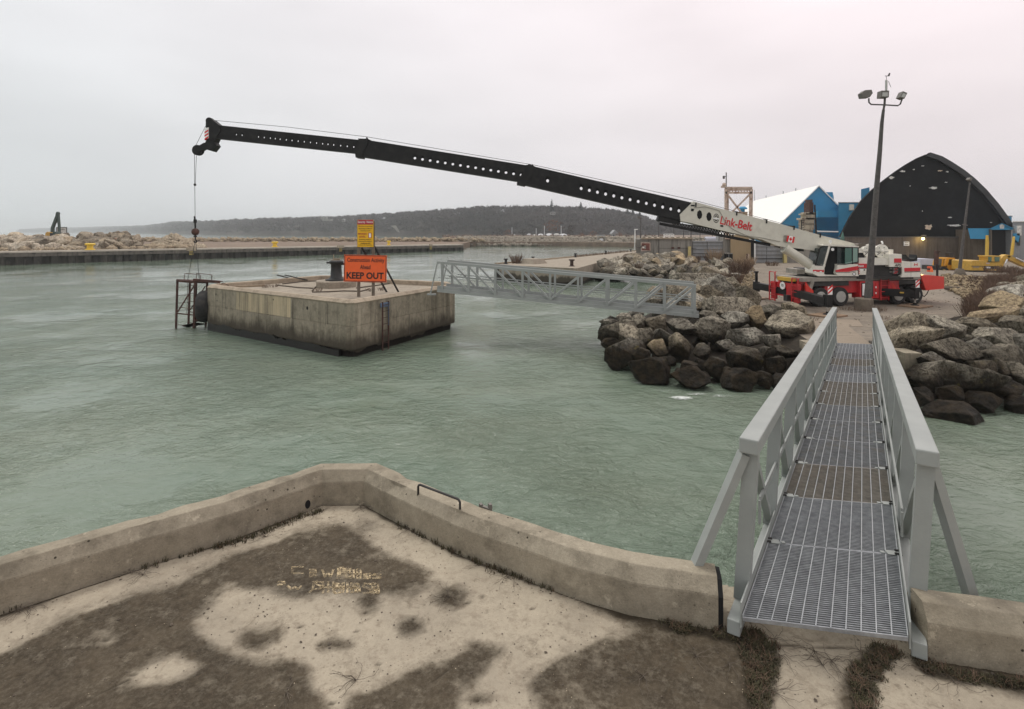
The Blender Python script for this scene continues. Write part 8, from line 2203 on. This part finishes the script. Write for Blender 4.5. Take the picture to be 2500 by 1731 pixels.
    # houses and clearing
    def house(px, y0, y1, w_, D, lb, m=None, gable=True):
        m = m or M_HS
        t = thing('house', lb, 'house', tuple(A(px, y1, D)))
        MB().bpx(px - w_ / 2, y0 + (y1 - y0) * 0.4, px + w_ / 2, y1, D, D + 7).build('wall', m, t)
        if gable: MB().ppx([(px - w_ / 2 - 1, y0 + (y1 - y0) * 0.42), (px, y0), (px + w_ / 2 + 1, y0 + (y1 - y0) * 0.42)], D - 0.3, D + 7.3).build('roof', M_PANEL, t)
        else: MB().bpx(px - w_ / 2 - 1, y0 + (y1 - y0) * .2, px + w_ / 2 + 1, y0 + (y1 - y0) * 0.42, D - 0.3, D + 7.3).build('roof', M_PANEL, t)
        for k in (-.25, .25): MB().bpx(px + k * w_ - 1, y0 + (y1 - y0) * .55, px + k * w_ + 1, y0 + (y1 - y0) * .75, D - 0.1, D + 0.05).build('window', M_VOID, t)
    M_HS = mat('far house paint', (0.30, 0.29, 0.27), 0.8, 0, 0.1, 1)
    house(798, 533, 539, 22, 830, 'pale long house high on the wooded hill behind the signs', gable=False); house(790, 527, 535, 14, 850, 'small pale gabled house half hidden at the top of the wooded hill'); house(1350, 515, 524, 12, 640, 'pale house below the tall spruce on the hill')
    house(1502, 561, 583, 15, 300, 'grey gabled house at the foot of the hill near the gate building', M_PANEL); house(837, 534, 541, 6, 830, 'tiny pale house left of the yellow notice on the hill')
    house(1350, 580, 586, 30, 320, 'low brown boathouse behind the revetment', M_HALLW, False)
    cl = MB().ppx([(952, 551), (966, 550), (972, 560), (976, 568), (970, 566), (962, 557)], 690, 691); tag(cl.build('bare_bluff', mat('bare clay', (0.28, 0.26, 0.23), 0.9, 0, 0.3, 0.1)), 'pale bare eroded bluff in the hillside right of the signs', 'bluff')
    t = thing('picnic_shelter', 'small open flat roofed shelter on the far revetment', 'shelter', tuple(A(1468, 590, 205)))
    MB().bpx(1459, 574, 1478, 576, 205, 208).build('roof', M_PANEL, t)
    for x in (1460, 1477): MB().bpx(x - .6, 576, x + .6, 588, 205, 205.3).build('post', M_PANEL, t)
    MB().lathe(A(1468, 588, 206), [(0.9, 0), (0.9, .5), (0.5, .9)], n=10).build('white_dome', M_BOATW, t)
    # laid up boats under white covers
    rr = random.Random(2)
    k = 0
    for px, w_, y, lb in ((1243, 9, 577.5, 'small white laid up boat, leftmost of the row behind the revetment'), (1255, 11, 577, 'white laid up boat, second from the left behind the revetment'), (1292, 12, 575, 'shrink wrapped white boat below the tall spruce, left of the masts'),
                        (1306, 11, 576.5, 'white covered boat right under the first mast'), (1320, 13, 575, 'larger white covered boat between the two masts'), (1341, 18, 576, 'long white covered boat in the middle of the laid up row'),
                        (1359, 14, 574.5, 'white covered boat with a tall pole behind it'), (1375, 19, 577, 'long white covered boat at the right end of the row'), (1372, 18, 582, 'low white boat in front of the right end of the row'), (1129, 5, 584.5, 'tiny white boat at the left end of the far revetment'), (1305, 7, 587.5, 'tiny white rock like boat on the revetment')):
        D = 330 if y < 580 else 260; c = A(px, y, D); L = w_ / F * D; hh = max(1.2, L * 0.36)
        t = thing('laid_up_boat', lb, 'boat', tuple(c), group='laid up boats behind the revetment')
        b = MB(); sec = []
        N_ = 9
        for i in range(N_):
            f = i / (N_ - 1); ww = L * 0.16 * math.sin(math.pi * min(0.97, max(0.04, f * 0.85 + 0.12))); top = hh * (0.5 + 0.5 * math.sin(math.pi * f) ** 0.7)
            x = c.x - L / 2 + L * f; sec += [(x, D - ww, c.z), (x, D - ww * 1.05, c.z + hh * 0.35), (x, D, c.z + top), (x, D + ww * 1.05, c.z + hh * 0.35), (x, D + ww, c.z)]
        b.add(sec, [(i * 5 + q, i * 5 + q + 1, (i + 1) * 5 + q + 1, (i + 1) * 5 + q) for i in range(N_ - 1) for q in range(4)] + [(0, 1, 2, 3, 4), tuple((N_ - 1) * 5 + q for q in (4, 3, 2, 1, 0))]); b.build('hull_cover', M_BOATW if k % 3 else M_TORNW, t); k += 1
        MB().box(c - U * 0.9, (L * 0.5, 0.6, 1.8)).build('cradle', M_BLK2, t)
    for px, y0, lb in ((1329, 551, 'bare mast behind the laid up boats, left one'), (1370, 551, 'white tall mast behind the laid up boats, right one'), (1309, 557, 'short bare mast behind the laid up boats'), (1250, 495 + 60, 'thin pale tower mast on the hill slope')):
        tag(MB().beam(A(px, y0, 332), A(px, 578, 332), 0.28, 0.28, up=(0, 1, 0)).build('mast', M_BOATW), lb, 'mast')
    # low scrub and orange shrubs on the far bank
    def shrub(px, y, h_, D, m, lb, w_=1.0):
        c = A(px, y, D); rr = random.Random(int(px * 7)); t = thing('shrub', lb, 'shrub', tuple(c)); b = MB()
        for _ in range(130):
            a = rr.uniform(0, 6.28); q = rr.random() ** .5; z = rr.random(); R_ = h_ * 0.6 * w_ * math.sin(math.pi * (0.15 + 0.8 * z)); p = c + Vector((math.cos(a) * R_ * q, math.sin(a) * R_ * q, z * h_)); s_ = h_ * 0.09
            b.add([p, p + Vector((rr.uniform(-s_, s_), rr.uniform(-s_, s_), s_ * 1.5)), p + Vector((rr.uniform(-s_, s_), rr.uniform(-s_, s_), s_))], [(0, 1, 2)])
        b.build('crown', m, t); MB().tube([c, c + U * h_ * .6], h_ * .03, 5, .02).build('trunk', M_TREE, t)
    for px, y, h_, m, lb, w_ in ((1420, 584, 3.2, M_RAMB, 'rusty orange shrub on the far bank, left one', 1.3), (1447, 584, 4.2, M_RAMB, 'rusty orange shrub on the far bank, right one', 1.4), (1512, 586, 3.8, M_RAMB, 'brown shrub beside the grey gabled house', 1.3), (1220, 580, 4.6, M_TREE, 'wide bare grey tree left of the laid up boats', 1.8), (1240, 580, 4, M_RAMB, 'small rusty tree left of the laid up boats', 1.2),
                           (1280, 581, 4.5, M_TREE, 'bare tree between the two clusters of laid up boats', 1.6), (1350, 566, 6, M_RAMB, 'brown tree rising behind the laid up boats', 1.8), (1392, 574, 5, M_TREE, 'bare round tree right of the laid up boats', 1.0), (1535, 586, 3.5, M_TREE, 'bare shrub just left of the white pole', 1.6)):
        shrub(px, y, h_, 290, m, lb, w_)
    b = []
    rg = random.Random(77); pts = []
    for _ in range(2400):
        px = rg.uniform(1080, 1620); D = rg.uniform(232, 330); pts.append(((px - CX) / F * D, D, 1.8 + rg.random() * 1.6 * (D - 225) / 90))
    rubble('bank_scrub', pts, M_RAMB if False else mat('brown bank scrub', (0.13, 0.09, 0.065), 0.9, 0, 0.5, 0.05), 0.7, 2.2, 9)
hills()

# ================================================================== AIR
g = bpy.data.materials.new('misty air'); g.use_nodes = True; nt_ = g.node_tree
for n_ in list(nt_.nodes):
    if n_.type == 'BSDF_PRINCIPLED': nt_.nodes.remove(n_)
pv = nt_.nodes.new('ShaderNodeVolumePrincipled'); pv.inputs['Color'].default_value = (0.86, 0.9, 0.94, 1); pv.inputs['Density'].default_value = 0.00027; pv.inputs['Anisotropy'].default_value = 0.0
nt_.links.new(pv.outputs[0], nt_.nodes['Material Output'].inputs['Volume'])
b = MB(); b.box((0, 4430, 42.5), (12600, 9200, 107.0))
struct('haze', b, g, kind='stuff')
